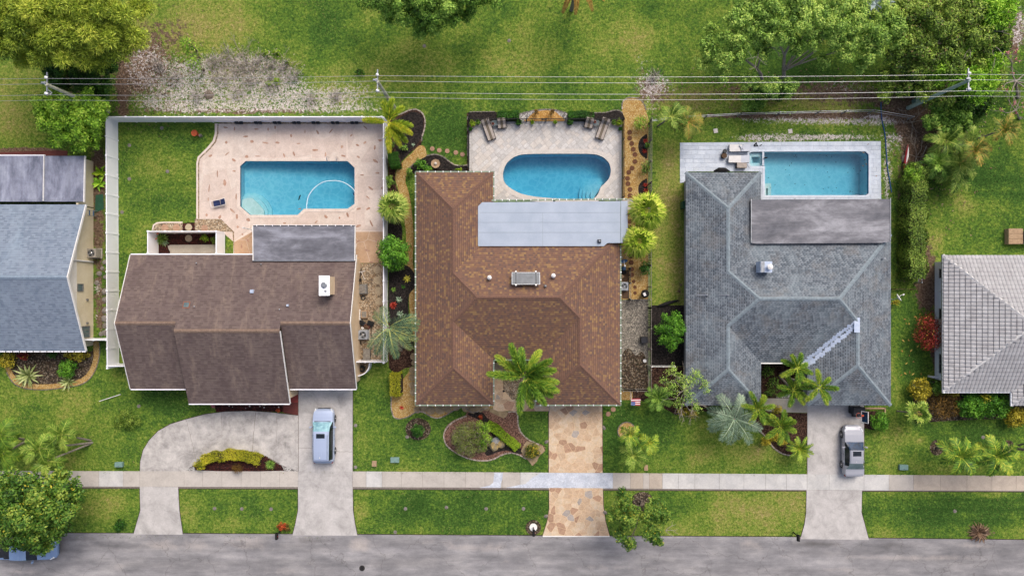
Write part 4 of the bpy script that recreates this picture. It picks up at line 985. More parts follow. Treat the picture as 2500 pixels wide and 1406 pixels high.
# pale repaired strips on both sides of the right valley
V0 = E(1971, 885); V1 = kd['J3']
mb = MB(); R = random.Random(4)
for i in range(26):
    t = i/26; p = V0.lerp(V1, t); w = .42 - .1*t; L = (V1-V0).length/26
    s = .105
    # left piece lies on the front slope (rises to +y), right piece lies on the wing slope (rises to +x)
    a = p + Vector((-w*R.uniform(.8, 1.5), 0, .03)); q = [a, a + Vector((w*1.2, 0, 0)), a + Vector((w*1.2, L*.8, L*.8*.42)), a + Vector((0, L*.8, L*.8*.42))]
    mb.face(q)
    b = p + Vector((0, -w*.1 - w*R.uniform(.6, 1.2), .03)); q = [b, b + Vector((L*.8, 0, L*.8*.42)), b + Vector((L*.8, w*1.1, L*.8*.42)), b + Vector((0, w*1.1, 0))]
    mb.face(q)
mb.box(V1 + Vector((-.1, -.3, .02)), (.5, 1.3, .05)); mb.box(V1 + Vector((-.7, .05, -.1)), (.9, .12, .04))
mb.build('valley_patch', 'silver_patch', hd, kind='stuff')
gutter([(1971, 885), (1858, 885)][::-1], 'white_paint', hd, straps=False)
ch = W(1868, 652, 4.75); c0 = MB().box(ch + Vector((0, 0, -.25)), (1.0, .95, 1.1)).build('chimney', 'silver_patch', hd); MB().box(ch + Vector((-.32, 0, .315)), (.3, .93, .03)).build('flashing', 'galvanized', c0)
MB().lathe(ch + Vector((.2, .0, .3)), [(.12, 0), (.12, .3), (.24, .3), (.24, .38), (.05, .46)], 14).build('cowl', 'white_paint', c0)
for (x, y, z) in ((1726, 720, 3.4), (1778, 720.5, 3.9), (2156, 631, 2.9)):
    MB().tube([W(x, y, z-.3), W(x, y, z+.25)], .07, 8).build('vent_pipe', 'galvanized', hd)
    q = W(x, y, z); MB().box(q + Vector((-.35 if x < 2000 else .1, 0, -.08)), (.9 if x < 2000 else .4, .1, .02), 0, M3=Matrix.Rotation(-math.atan(.42), 3, 'Y') if x < 2000 else None).build('flashing_strip', 'galvanized', hd)
wall_box(1670, 444, 1823, 965, 2.42, 'grey_wall', hd); wall_box(1825, 592, 2125, 868, 2.42, 'grey_wall', hd); wall_box(1962, 870, 2125, 965, 2.42, 'grey_wall', hd)
wall_box(1836, 508, 2118, 590, 3.05, 'grey_wall', hd)
for y in (500, 640, 800): window((G(1670, y).x, G(0, y).y, 1.5), 1.4, 1.1, 'x-', hd)
window((G(1750, 965).x, G(0, 965).y, 1.5), 2.0, 1.3, 'y-', hd, bars=2)
for x in (1900, 2000, 2100): window((G(x, 508).x, G(0, 508).y, 1.3), 2.6, 2.0, 'y+', hd, pane='window_blue')
MB().box((G(2040, 0).x, G(0, 965).y-.03, 1.1), (4.6, .06, 2.2)).build('garage_door', 'white_paint', hd)

# ================= brown gabled house (left)
hb = T('house', 'brown gabled house with three-part roof and chimney', 'house', G(580, 790))
X0, XM, XN, X1 = -34.42, -29.18, -20.06, -14.05      # left edge, centre section left and right, right edge (metres)
yr_, yf, yc = 2.99, -9.10, -10.42                     # rear eave, front eave, centre front eave
p4 = .4; ym = (yr_+yf)/2; zr = ZE + (yr_-ym)*p4; ymc = (yr_+yc)/2; zc_ = ZE + (yr_-ymc)*p4
def V3(x, y, z): return Vector((x, y, z))
slope([V3(X0, yr_, ZE), V3(X1, yr_, ZE), V3(X1, ym, zr), V3(XN, ym, zr), V3(XN, ymc, zc_), V3(XM, ymc, zc_), V3(XM, ym, zr), V3(X0, ym, zr)], 'shingle_brown', hb)
slope([V3(X0, ym, zr), V3(XM, ym, zr), V3(XM, yf, ZE), V3(X0, yf, ZE)], 'shingle_brown', hb)
slope([V3(XN, ym, zr), V3(X1, ym, zr), V3(X1, yf, ZE), V3(XN, yf, ZE)], 'shingle_brown', hb)
slope([V3(XM, ymc, zc_), V3(XN, ymc, zc_), V3(XN, yc, ZE), V3(XM, yc, ZE)], 'shingle_brown', hb, .3)
caps([(V3(X0, ym, zr), V3(XM, ym, zr)), (V3(XN, ym, zr), V3(X1, ym, zr)), (V3(XM, ymc, zc_), V3(XN, ymc, zc_))], 'ridge_brown', hb, .34, .22)
def board(a, b, mat, parent, w=.05, h=.2, dz=-.06, name='trim_board'):
    a, b = Vector(a), Vector(b); d = b-a; m = MB(); s = Vector((-d.y, d.x, 0)).normalized()*w/2; u = Vector((0, 0, h/2)); o = Vector((0, 0, dz))
    vs = [a-s-u+o, a+s-u+o, a+s+u+o, a-s+u+o, b-s-u+o, b+s-u+o, b+s+u+o, b-s+u+o]
    m.add(vs, [(0,3,2,1), (4,5,6,7), (0,1,5,4), (1,2,6,5), (2,3,7,6), (3,0,4,7)]); return m.build(name, mat, parent)
for a, b in ((V3(X0-.03, ym, zr), V3(X0-.03, yf, ZE)), (V3(X0-.03, ym, zr), V3(X0-.03, yr_, ZE)), (V3(X1+.03, ym, zr), V3(X1+.03, yf, ZE)), (V3(X1+.03, ym, zr), V3(X1+.03, yr_, ZE)), (V3(XN+.045, ymc, zc_+.02), V3(XN+.045, yc, ZE+.02))): board(a, b, 'white_paint', hb, .05, .22)
for a, b in ((V3(X0, yf-.05, ZE), V3(XM, yf-.05, ZE)), (V3(XM, yc-.05, ZE), V3(XN, yc-.05, ZE)), (V3(XN, yf-.05, ZE), V3(X1, yf-.05, ZE)), (V3(X0, yr_+.06, ZE), V3(-23.2, yr_+.06, ZE))): board(a, b, 'white_vinyl', hb, .1, .12, -.07, 'gutter')
fl = [W(617, 552, 2.75), W(867, 552, 2.75), W(867, 628.5, 2.95), W(617, 628.5, 2.95)]
fl = [V3(fl[0].x, fl[0].y, 2.72), V3(W(867, 552, 2.72).x, fl[1].y, 2.72), V3(W(867, 628, 2.72).x, yr_-.55, 2.86), V3(fl[3].x, yr_-.55, 2.86)]
slope(fl, 'roof_rolled_dark', hb, .12, 'patio_roof')
for a, b in ((fl[0], fl[3]), (fl[1], fl[2])): board(a, b, 'white_paint', hb, .07, .16, -.04)
board(fl[3]+V3(0, 0, .02), fl[2]+V3(0, 0, .02), 'galvanized', hb, .06, .06, 0, 'flashing')
board(fl[0]+V3(0, .09, 0), fl[1]+V3(0, .09, 0), 'white_paint', hb, .04, .12, -.06, 'gutter'); mb = MB()
for i in range(13): mb.box(fl[0].lerp(fl[1], (i+.5)/13) + V3(0, .05, 0), (.05, .16, .03))
mb.build('gutter_straps', 'white_vinyl', hb, kind='stuff'); board(fl[0]+V3(0, .04, -.02), fl[1]+V3(0, .04, -.02), 'black_metal', hb, .06, .05, -.05, 'gutter_trough')
cb = V3(-16.05, .2, 5.1); c1 = MB().box((cb.x, cb.y, 4.7), (.78, 1.55, 1.9)).build('chimney', 'beige_wall', hb)
cap_ = MB().box((cb.x, cb.y, 5.7), (.92, 1.72, .1)).build('chimney_cap', 'white_vinyl', c1); MB().lathe((cb.x, cb.y+.05, 5.74), [(.26, 0), (.26, .1), (.2, .13)], 16).build('flue', 'galvanized', c1); MB().lathe((cb.x+.12, cb.y-.45, 5.74), [(.1, 0), (.1, .06), (.04, .08)], 12).build('flue', 'galvanized', c1)
sk = W(456, 745, 4.2); Rs = Matrix.Rotation(math.atan(.4), 3, 'X').inverted(); f_ = MB().box(sk, (.62, .6, .2), 0, M3=Rs).build('skylight', 'skylight_frame', hb); MB().box(sk + Rs @ Vector((0, 0, .09)), (.46, .44, .06), 0, M3=Rs).build('pane', 'glass_grey', f_)
MB().box(W(615, 711.5, 3.9), (.34, .34, .25), 0, (.8, .8)).build('roof_vent', 'silver_patch', hb); MB().box(W(702, 745.5, 4.4), (.2, .2, .2), 0, (.8, .8)).build('roof_vent', 'silver_patch', hb)
for x, y, z in ((637, 645, 3.05), (682, 755, 4.5), (474, 748, 4.5), (479, 642, 3.0)): MB().tube([W(x, y, z-.35), W(x, y, z+.1)], .05, 8).build('vent_pipe', 'galvanized', hb)
xw0, xw1 = -34.0, G(877, 0).x
def gwall(x, y0, y1, yrdg, zrdg, mat, parent, th=.2, ze=2.4):
    a = [(y0, 0), (y1, 0), (y1, ze), (yrdg, zrdg-.2), (y0, ze)]; m = MB(); vs = [(x-th/2, p[0], p[1]) for p in a] + [(x+th/2, p[0], p[1]) for p in a]
    m.add(vs, [(4,3,2,1,0), (5,6,7,8,9), (0,1,6,5), (1,2,7,6), (2,3,8,7), (3,4,9,8), (4,0,5,9)]); return m.build('gable_wall', mat, parent)
gwall(xw0, yf+.5, yr_-.3, ym, zr, 'beige_wall', hb); gw = gwall(xw1, yf+.5, yr_-.3, ym, zr, 'beige_wall', hb)
for a, b, y in ((xw0, -29.0, yf+.5), (-29.1, -20.2, yc+.6), (-20.1, xw1, yf+.5), (xw0, xw1, yr_-.3)): MB().box(((a+b)/2, y, 1.2), (b-a, .2, 2.4)).build('wall', 'beige_wall', hb)
for x in (-29.05, -20.2): MB().box((x, (yf+yc)/2+.5, 1.2), (.2, abs(yc-yf)+.1, 2.4)).build('wall', 'beige_wall', hb)
for x in (-32, ): window((x, yf+.4, 1.5), 1.8, 1.2, 'y-', hb)
for x in (-27, -23): window((x, yc+.5, 1.4), 1.8, 1.3, 'y-', hb)
MB().box((-17.2, yf+.39, 1.1), (4.6, .05, 2.2)).build('garage_door', 'white_paint', hb)
for x in (620, 700, 780, 860): MB().box((G(x, 0).x, G(0, 562).y, 1.33), (.1, .1, 2.66)).build('post', 'white_paint', hb)

# ================= blue grey gabled house (left edge)
ha = T('house', 'blue-grey gabled house at the left edge with cream side wall', 'house', G(40, 640))
AX = -38.6; ay1 = 7.55; ay0 = -5.7; aym = (ay0+ay1)/2; az = 2.3; azr = az + (ay1-aym)*.39; AL = -60
slope([V3(AL, ay1, az), V3(AX, ay1, az), V3(AX, aym, azr), V3(AL, aym, azr)], 'shingle_blue', ha); slope([V3(AL, aym, azr), V3(AX, aym, azr), V3(AX, ay0, az), V3(AL, ay0, az)], 'shingle_blue', ha)
caps([(V3(AL, aym, azr), V3(AX, aym, azr))], 'ridge_blue', ha, .36, .25)
ay2 = W(0, 381, 2.3).y
slope([V3(AL, ay2, 2.3), V3(-42.35, ay2, 2.3), V3(-42.35, ay1+.25, 2.42), V3(AL, ay1+.25, 2.42)], 'roof_rolled_blue', ha, .12, 'flat_roof'); slope([V3(-42.28, ay2, 2.3), V3(AX-.1, ay2, 2.3), V3(AX-.1, ay1+.25, 2.42), V3(-42.28, ay1+.25, 2.42)], 'roof_rolled_blue', ha, .12, 'flat_roof')
board(V3(-42.32, ay2+.05, 2.36), V3(-42.32, ay1+.3, 2.46), 'white_paint', ha, .06, .1, 0); board(V3(AL, ay2+.06, 2.3), V3(-42.3, ay2+.06, 2.3), 'white_vinyl', ha, .1, .12, -.04, 'gutter'); board(V3(AX-.06, ay2, 2.3), V3(AX-.06, ay1+.2, 2.44), 'white_paint', ha, .07, .18, -.03)
for a, b in ((V3(AX+.03, aym, azr), V3(AX+.03, ay0, az)), (V3(AX+.03, aym, azr), V3(AX+.03, ay1, az))): board(a, b, 'white_paint', ha, .07, .22)
board(V3(AL, ay0-.05, az), V3(AX, ay0-.05, az), 'white_vinyl', ha, .1, .12, -.07, 'gutter'); mb = MB()
for i in range(34): mb.box((AX - .4 - i*.62, ay0-.06, az+.01), (.05, .14, .03))
mb.build('gutter_straps', 'black_metal', ha, kind='stuff')
axw = G(228, 0).x - .1
gwall(axw, ay0+.35, ay1-.1, aym, azr+.12, 'cream_wall', ha, ze=2.2); MB().box((axw, (ay1+ay2)/2-.05, 1.12), (.2, ay2-ay1-.1, 2.24)).build('wall', 'cream_wall', ha)
m_ = MB(); vs = [(axw+.103, y, z) for y, z in ((ay0+3.4, 2.45), (ay1-2.2, 2.45), (aym+1.3, 3.6), (aym, 4.3), (aym-1.6, 3.6))]; m_.add(vs + [(v[0]+.006, v[1], v[2]) for v in vs], [(5,6,7,8,9)] + [(i, (i+1) % 5, 5+(i+1) % 5, 5+i) for i in range(5)]); m_.build('painted_gable', 'pale_wall', ha)
MB().box((axw-6, ay2-.15, 1.1), (12, .2, 2.2)).build('wall', 'cream_wall', ha); MB().box((axw-6, ay0+.4, 1.1), (12, .2, 2.2)).build('wall', 'cream_wall', ha)
window((axw+.1, G(0, 702).y, 2.0), .62, .75, 'x+', ha, 'utility_grey', 'glass_grey', 0); window((axw+.1, G(0, 808).y, 1.2), 1.0, 1.1, 'x+', ha, 'utility_grey', 'glass_grey', 2)
MB().tube([(axw+.2, G(0, 638).y, 3.2), (axw+.2, G(0, 639).y, 1.5), (axw+.2, G(0, 640).y, .2)], .07, 8).build('drain_pipe', 'white_paint', ha)
for y in (731, 787): MB().box((axw+.15, G(0, y).y, 1.0), (.12, .18, .22)).build('meter_box', 'utility_grey', ha)

# ================= grey tiled house (right edge)
he = T('house', 'house with pale grey tiled hip roof and white side wall at the right edge', 'house', G(2420, 790))
ex, ey0, ey1 = 2303, 623.5, 956; hh = (ey1-ey0)/2; pt = .45; XR = 2760
Ap = E(ex+hh, (ey0+ey1)/2, hh, pt); Ar = E(XR, (ey0+ey1)/2, hh, pt)
slopes_e = [[E(ex, ey0), E(ex, ey1), Ap], [E(ex, ey0), Ap, Ar, E(XR, ey0)], [E(ex, ey1), E(XR, ey1), Ar, Ap]]
wx, wy = 2471, 989; wh = 130
slopes_e2 = [[E(wx, wy), E(wx, ey1-2), E(wx+wh, ey1-132, wh, pt), E(wx+wh, wy-wh, wh, pt)], [E(wx, wy), E(wx+wh, wy-wh, wh, pt), E(XR, wy-wh, wh, pt), E(XR, wy)]]
tile_me = None
def tile_mesh(w=.325, L=.375):
    mb = MB(); prof = [(0, .0), (.07, .045), (.17, .055), (.27, .045), (.34, .0)]
    n = len(prof); vs = [(x-w/2, -L/2, z+.035) for x, z in prof] + [(x-w/2, L/2, z) for x, z in prof] + [(x-w/2, -L/2, z-.0) for x, z in prof]
    mb.add(vs, [(i, i+1, n+i+1, n+i) for i in range(n-1)] + [(2*n+i, 2*n+i+1, i+1, i) for i in range(n-1)])
    me = bpy.data.meshes.new('roof_tile'); me.from_pydata(mb.v, [], mb.f); me.materials.append(MATS['tile_grey']); return me, mb
tm, tmb = tile_mesh(); items = []
for s in slopes_e + slopes_e2:
    o = slope([p - Vector((0, 0, .05)) for p in s], 'tile_underlay', he, .1)
    P, uv, n = slope_uv(s); u = Vector((-n.y, n.x, 0)).normalized(); v = n.cross(u)
    if v.z < 0: v = -v; u = -u
    uv = [(p.dot(u), p.dot(v)) for p in P]; w0, L0 = .34, .42
    us = [a for a, b in uv]; vs_ = [b for a, b in uv]; org = P[0] - u*uv[0][0] - v*uv[0][1]
    y = min(vs_) + .2; r = 0
    while y < max(vs_):
        x = min(us)
        while x < max(us):
            if inside((x, y), uv):
                c = org + u*x + v*y
                sx = c.x * F / (H-c.z) + CX; sy = CY - c.y * F / (H-c.z)
                if sx < 2570: items.append((0 if sx < 2500 else 1, sx, c + n*.005, u, v, n))
            x += w0
        y += L0; r += 1
items.sort(key=lambda k: (k[0], k[1])); rest = MB()
for i, (_, _, c, u, v, n) in enumerate(items):
    Mx = Matrix(((u.x, v.x, n.x, c.x), (u.y, v.y, n.y, c.y), (u.z, v.z, n.z, c.z), (0, 0, 0, 1)))
    if i < 300:
        o = bpy.data.objects.new('roof_tile', tm); COL.objects.link(o); o.matrix_world = Mx; o.parent = he; o.matrix_parent_inverse = parent_world(he).inverted()
    else: rest.add([Mx @ Vector(p) for p in tmb.v], tmb.f)
rest.build('roof_tiles', 'tile_grey', he, kind='stuff')
caps([(E(ex, ey0), Ap), (E(ex, ey1), Ap), (E(wx, wy), E(wx+wh, wy-wh, wh, pt))], 'tile_cap', he, .34, .42, .09, 'ridge_tile', False)
gutter([(ex, ey0), (ex, ey1)], 'galvanized', he, straps=False); gutter([(ex, ey1), (wx, ey1)], 'white_vinyl', he, straps=False); gutter([(wx, ey1), (wx, wy)], 'white_vinyl', he, straps=False)
exw = G(2282, 0).x
MB().box((exw+.1, (G(0, 640).y+G(0, 925).y)/2, 1.2), (.2, G(0, 640).y-G(0, 925).y, 2.4)).build('wall', 'white_wall', he)
MB().box((exw+8, G(0, 640).y-.1, 1.2), (15.6, .2, 2.4)).build('wall', 'white_wall', he); MB().box((exw+8, G(0, 925).y+.1, 1.2), (15.6, .2, 2.4)).build('wall', 'white_wall', he)
for y, w in ((668, .8), (765, .9), (885, 1.7)): window((exw, G(0, y).y, 1.35), w, 1.1, 'x-', he, 'utility_grey', 'glass_dark', 0 if w < 1 else 1)
MB().tube([(exw-.05, G(0, 711).y, 1.2), (exw-.4, G(0, 711).y, 1.2)], .05, 8).build('wall_pipe', 'white_paint', he)
board(V3(G(2265, 0).x, G(0, 918).y, .3), V3(exw+.2, G(0, 920).y, .3), 'white_vinyl', he, .15, .6, 0, 'planter_wall')
# ------------------------------------------------------------------ plant library
def quads_mesh(name, V, tone, mat, parent=None, **kw):
    """V: (n,4,3) leaf quads, tone: (n,) per leaf"""
    n = len(V); me = bpy.data.meshes.new(name); me.vertices.add(n*4); me.vertices.foreach_set('co', np.ascontiguousarray(V, dtype=np.float32).ravel())
    me.loops.add(n*4); me.loops.foreach_set('vertex_index', np.arange(n*4, dtype=np.int32)); me.polygons.add(n); me.polygons.foreach_set('loop_start', np.arange(0, n*4, 4, dtype=np.int32)); me.update(calc_edges=True)
    a = me.attributes.new('tone', 'FLOAT', 'POINT'); a.data.foreach_set('value', np.repeat(tone, 4).astype(np.float32)); me.materials.append(MATS[mat])
    return link(me, name, parent, **kw)
def unit(a): return a / np.maximum(np.linalg.norm(a, axis=-1, keepdims=True), 1e-9)
def leaf_quads(pos, axis, nrm, L, Wd):
    axis = unit(axis); side = unit(np.cross(axis, nrm)); L = np.reshape(L, (-1, 1)); Wd = np.reshape(Wd, (-1, 1))
    return np.stack([pos, pos + axis*L*.5 + side*Wd*.5, pos + axis*L, pos + axis*L*.5 - side*Wd*.5], 1)
def cloud(clumps, leaf, seed=1, dens=1.0, mode='leaf', asp=.55, fill=.35):
    """clumps: (cx,cy,cz,rx,ry,rz,tone)"""
    r_ = np.random.default_rng(seed); VV = []; TT = []
    for (cx, cy, cz, rx, ry, rz, tone) in clumps:
        n = int(max(14, dens * 3.2 * (rx*ry + rz*(rx+ry)*.5) / (leaf*leaf*asp)))
        d = unit(r_.normal(size=(n, 3))); d[:, 2] = np.where(d[:, 2] < -.35, -d[:, 2], d[:, 2])
        rad = np.where(r_.random(n) < fill, r_.uniform(.35, .85, n), r_.uniform(.85, 1.12, n))[:, None]
        pos = np.array([cx, cy, cz]) + d * np.array([rx, ry, rz]) * rad
        if mode == 'needle':
            tg = np.cross(d, r_.normal(size=(n, 3))); ax = unit(d*.75 + unit(tg)*.8); nr = unit(d + r_.normal(size=(n, 3))*.3); L = leaf*r_.uniform(.9, 1.6, n)*1.4; w = leaf*.32
        elif mode == 'twig':
            ax = unit(d*.6 + r_.normal(size=(n, 3))*.7); nr = r_.normal(size=(n, 3)); L = leaf*r_.uniform(.6, 1.5, n); w = leaf*.07
        elif mode == 'tuft':
            ax = unit(d*.45 + unit(np.cross(d, r_.normal(size=(n, 3))))*.9); nr = unit(d + r_.normal(size=(n, 3))*.35); L = leaf*r_.uniform(.7, 1.3, n); w = leaf*.28
        else:
            nr = unit(d*1.1 + np.array([0, 0, .1]) + r_.normal(size=(n, 3))*.33); ax = np.cross(nr, r_.normal(size=(n, 3))); L = leaf*r_.uniform(.7, 1.3, n); w = leaf*asp*r_.uniform(.8, 1.2, n)
        q = leaf_quads(pos, ax, nr, L, w if np.ndim(w) else np.full(n, w)); VV.append(q); TT.append(np.clip(tone + r_.normal(size=n)*.08, 0, 1))
    return np.concatenate(VV), np.concatenate(TT)
def bush_clumps(c, r, k, seed, cr=.36, flat=1.0, top=-.15):
    R = random.Random(seed); out = [(c.x, c.y, c.z, r[0]*.66, r[1]*.66, r[2]*.66, R.uniform(.15, .5))]
    for i in range(k):
        z = 1 - (i+.5)/k*(1-top); a = i*2.399963 + R.uniform(-.3, .3); q = math.sqrt(max(0, 1-z*z)); s = R.uniform(.62, .86)
        cc = cr*R.uniform(.7, 1.25); m = min(r[0], r[1])
        out.append((c.x + math.cos(a)*q*r[0]*s, c.y + math.sin(a)*q*r[1]*s, c.z + z*r[2]*s*flat, m*cc, m*cc, min(m, r[2])*cc, R.random()))
    return out
def bush_mesh(name, c, r, n, leaf, mat, parent, seed=1, mode='leaf', k=9, dens=1.0, **kw):
    V, t = cloud(bush_clumps(Vector(c), r, k, seed), leaf, seed, dens, mode); return quads_mesh(name, V, t, mat, parent, **kw)
def shrub(label, px, py, rx, ry, h, mat, leaf=.14, k=14, name='shrub', cat='shrub', mode='leaf', seed=None, group=None, dens=1.9, stems=5, z0=0, cr=.36):
    """rounded shrub; rx, ry in survey units at crown height"""
    seed = int(px*3+py) if seed is None else seed; zc = h*.5+z0; c = W(px, py, zc); s = (H-h)/F; base = Vector((c.x, c.y, z0)); t = T(name, label, cat, base, group)
    V, tn = cloud(bush_clumps(c, (rx*s, ry*s, h*.5), k, seed, cr), leaf, seed, dens, mode); quads_mesh('foliage', V, tn, mat, t)
    R = random.Random(seed); mb = MB()
    for i in range(stems):
        a = R.uniform(0, 6.28); e = c + Vector((math.cos(a)*rx*s*.5, math.sin(a)*ry*s*.5, h*.15)); mb.tube([base + Vector((math.cos(a)*.05, math.sin(a)*.05, 0)), (base+e)/2 + Vector((0, 0, .1*h)), e], [.035*h**.5, .025, .012], 5)
    mb.build('stem', 'bark', t); return t
def tree(label, clumps, base, mat, leaf=.2, mode='leaf', seed=1, dens=2.0, bark='bark', tr=.22, limbs=8, name='tree', cat='tree', sub=11, fill=.25, asp=.55, subr=.36, extra=None, group=None):
    """clumps: (px, py, r_units, z) — each becomes a cluster of smaller leaf clumps"""
    R = random.Random(seed); b = G(*base); t = T(name, label, cat, b, group); out = []; cs = []
    for (x, y, r, z) in clumps:
        s = (H-z)/F; c = W(x, y, z); rr = r*s; cs.append((c, rr)); tn = R.random()
        out.append((c.x, c.y, c.z - rr*.15, rr*.62, rr*.62, rr*.42, tn*.5+.1))
        for i in range(sub):
            a = i*2.39996 + R.uniform(-.4, .4); q = math.sqrt((i+.6)/sub)*.78; k = subr*R.uniform(.65, 1.25)
            out.append((c.x+math.cos(a)*q*rr, c.y+math.sin(a)*q*rr, c.z + (1-q*q)*rr*.45 + R.uniform(-.5, .35)*rr, rr*k, rr*k, rr*k*.9, min(1, max(0, tn*.35 + R.random()*.65))))
    V, tn = cloud(out, leaf, seed, dens, mode, asp, fill); quads_mesh('crown', V, tn, mat, t)
    cz = sum(c.z for c, r in cs)/len(cs); cen = Vector((sum(c.x for c, r in cs)/len(cs), sum(c.y for c, r in cs)/len(cs), cz*.55)); fork = b.lerp(cen, .35); fork.z = cz*.35
    MB().tube([b, b.lerp(fork, .5) + Vector((.05, .05, 0)), fork], [tr*1.2, tr, tr*.85], 10).build('trunk', bark, t)
    for i, (c, r) in enumerate(sorted(cs, key=lambda k: -k[1])[:limbs]):
        m = fork.lerp(c, .5) + Vector((R.uniform(-.3, .3), R.uniform(-.3, .3), R.uniform(0, .5))); mb = MB(); mb.tube([fork, m, c], [tr*.6, tr*.4, tr*.15], 7)
        for j in range(3):
            a = R.uniform(0, 6.28); mb.tube([m.lerp(c, .3*j), m.lerp(c, .3*j+.2) + Vector((math.cos(a)*r*.4, math.sin(a)*r*.4, r*.3))], [tr*.22, tr*.06], 5)
        mb.build('limb', bark, t)
    return t
def bare_branches(c, n, L, r0, seed, mat, parent, up=.5, name='branches', depth=3, lean=(0, 0)):
    R = random.Random(seed); mb = MB(); tips = []
    def go(p, d, L, r, k):
        e = p + d*L; m = p + d*L*.5 + Vector((R.uniform(-1, 1), R.uniform(-1, 1), R.uniform(-.5, .5)))*L*.1; mb.tube([p, m, e], [r, r*.8, r*.6], 5, False)
        if k == 0: tips.append(e); return
        for i in range(R.choice([2, 3])):
            dd = (d + Vector((R.uniform(-1, 1), R.uniform(-1, 1), R.uniform(-.3, .7)))*.75).normalized(); go(e, dd, L*R.uniform(.55, .85), r*.6, k-1)
    for i in range(n):
        a = i*math.tau/n + R.uniform(-.4, .4); go(Vector(c), Vector((math.cos(a)+lean[0], math.sin(a)+lean[1], up+R.uniform(-.2, .2))).normalized(), L, r0, depth)
    mb.build(name, mat, parent); return tips
def frond(P0, az, el, L, droop, ll, style, wind, n, lw, mat, parent, seed, rach='lf_palm', bare=.1, tone=None, up=0):
    r_ = np.random.default_rng(seed); K = 14; ds = L/K; d = np.array([math.cos(el)*math.cos(az), math.cos(el)*math.sin(az), math.sin(el)]); p = np.array(P0, float); pts = [p.copy()]; ds_ = [d.copy()]
    for i in range(K):
        d = d + np.array([wind[0], wind[1], -droop]) * (ds/L) * (1 + .5*i/K); d /= np.linalg.norm(d); p = p + d*ds; pts.append(p.copy()); ds_.append(d.copy())
    pts = np.array(pts); ds_ = np.array(ds_)
    tt = np.linspace(bare, 1, n); idx = np.clip((tt*K).astype(int), 0, K-1); f = (tt*K-idx)[:, None]; pos = pts[idx]*(1-f) + pts[idx+1]*f; dd = unit(ds_[idx]*(1-f) + ds_[idx+1]*f)
    side = unit(np.cross(dd, np.array([0, 0, 1.0]))); upv = np.cross(side, dd); prof = np.clip(np.sin(np.pi*(.12+.80*tt)), .15, 1)**.6; V = []; TN = []
    tone = r_.random() if tone is None else tone
    if style == 'plume':
        m = 7
        for k in range(m):
            ph = (k/m)*2*np.pi + r_.uniform(-.4, .4, n); rad = side*np.cos(ph)[:, None] + upv*np.sin(ph)[:, None]
            ax = unit(rad*.85 + dd*.75 + r_.normal(size=(n, 3))*.1 - np.array([0, 0, .12])); V.append(leaf_quads(pos, ax, upv + r_.normal(size=(n, 3))*.5, ll*prof*r_.uniform(.85, 1.1, n), np.full(n, lw))); TN.append(tone*.55 + .4*tt)
    else:
        for s in (1, -1):
            for lay in ((0, 1) if lw >= .07 else (0,)):
                ax = unit(side*s*.9 + dd*(.42 + .5*tt[:, None]) + upv*(.32 - .3*lay + up) - np.array([0, 0, .25]) + np.array([wind[0], wind[1], 0])*.35 + r_.normal(size=(n, 3))*.12)
                q = leaf_quads(pos, ax, upv, ll*prof*r_.uniform(.8, 1.15, n), np.full(n, lw)); q[:, 2, 2] -= ll*.18*prof; V.append(q); TN.append(np.clip(tone*.6 + .3*tt + r_.normal(size=n)*.05, 0, 1))
    # rachis as a strip of quads
    rq = []
    for i in range(K):
        w = .035*(1-i/K)+.012; s0 = np.cross(ds_[i], [0, 0, 1.]); s0 = s0/max(np.linalg.norm(s0), 1e-6)*w; u0 = np.array([0, 0, w])
        rq.append([pts[i]-s0+u0, pts[i]+s0+u0, pts[i+1]+s0+u0, pts[i+1]-s0+u0]); rq.append([pts[i]-s0+u0, pts[i+1]-s0+u0, pts[i+1]-u0, pts[i]-u0])
    V.append(np.array(rq)); TN.append(np.full(len(rq), .95))
    return quads_mesh('frond', np.concatenate(V), np.clip(np.concatenate(TN), 0, 1), mat, parent)
def trunk(base, top, r0, r1, mat, parent, bow=.0, name='trunk'):
    base, top = Vector(base), Vector(top); pts = []; n = 7
    for i in range(n+1):
        t = i/n; p = base.lerp(top, t); k = math.sin(t*math.pi)*bow; pts.append(Vector((p.x, p.y, p.z + k)) if True else p)
    MB().tube(pts, [r0 + (r1-r0)*(i/n)**.6 for i in range(n+1)], 10).build(name, mat, parent)
    rg = MB(); 
    for i in range(1, 18):
        t = i/18; k = int(t*n); u = t*n-k; p = pts[k].lerp(pts[min(k+1, n)], u); r = (r0+(r1-r0)*t**.6)*1.05; d = (pts[min(k+1, n)]-pts[k]).normalized(); rg.tube([p-d*.015, p+d*.015], r, 10)
    rg.build('rings', 'bark', parent, kind='stuff')
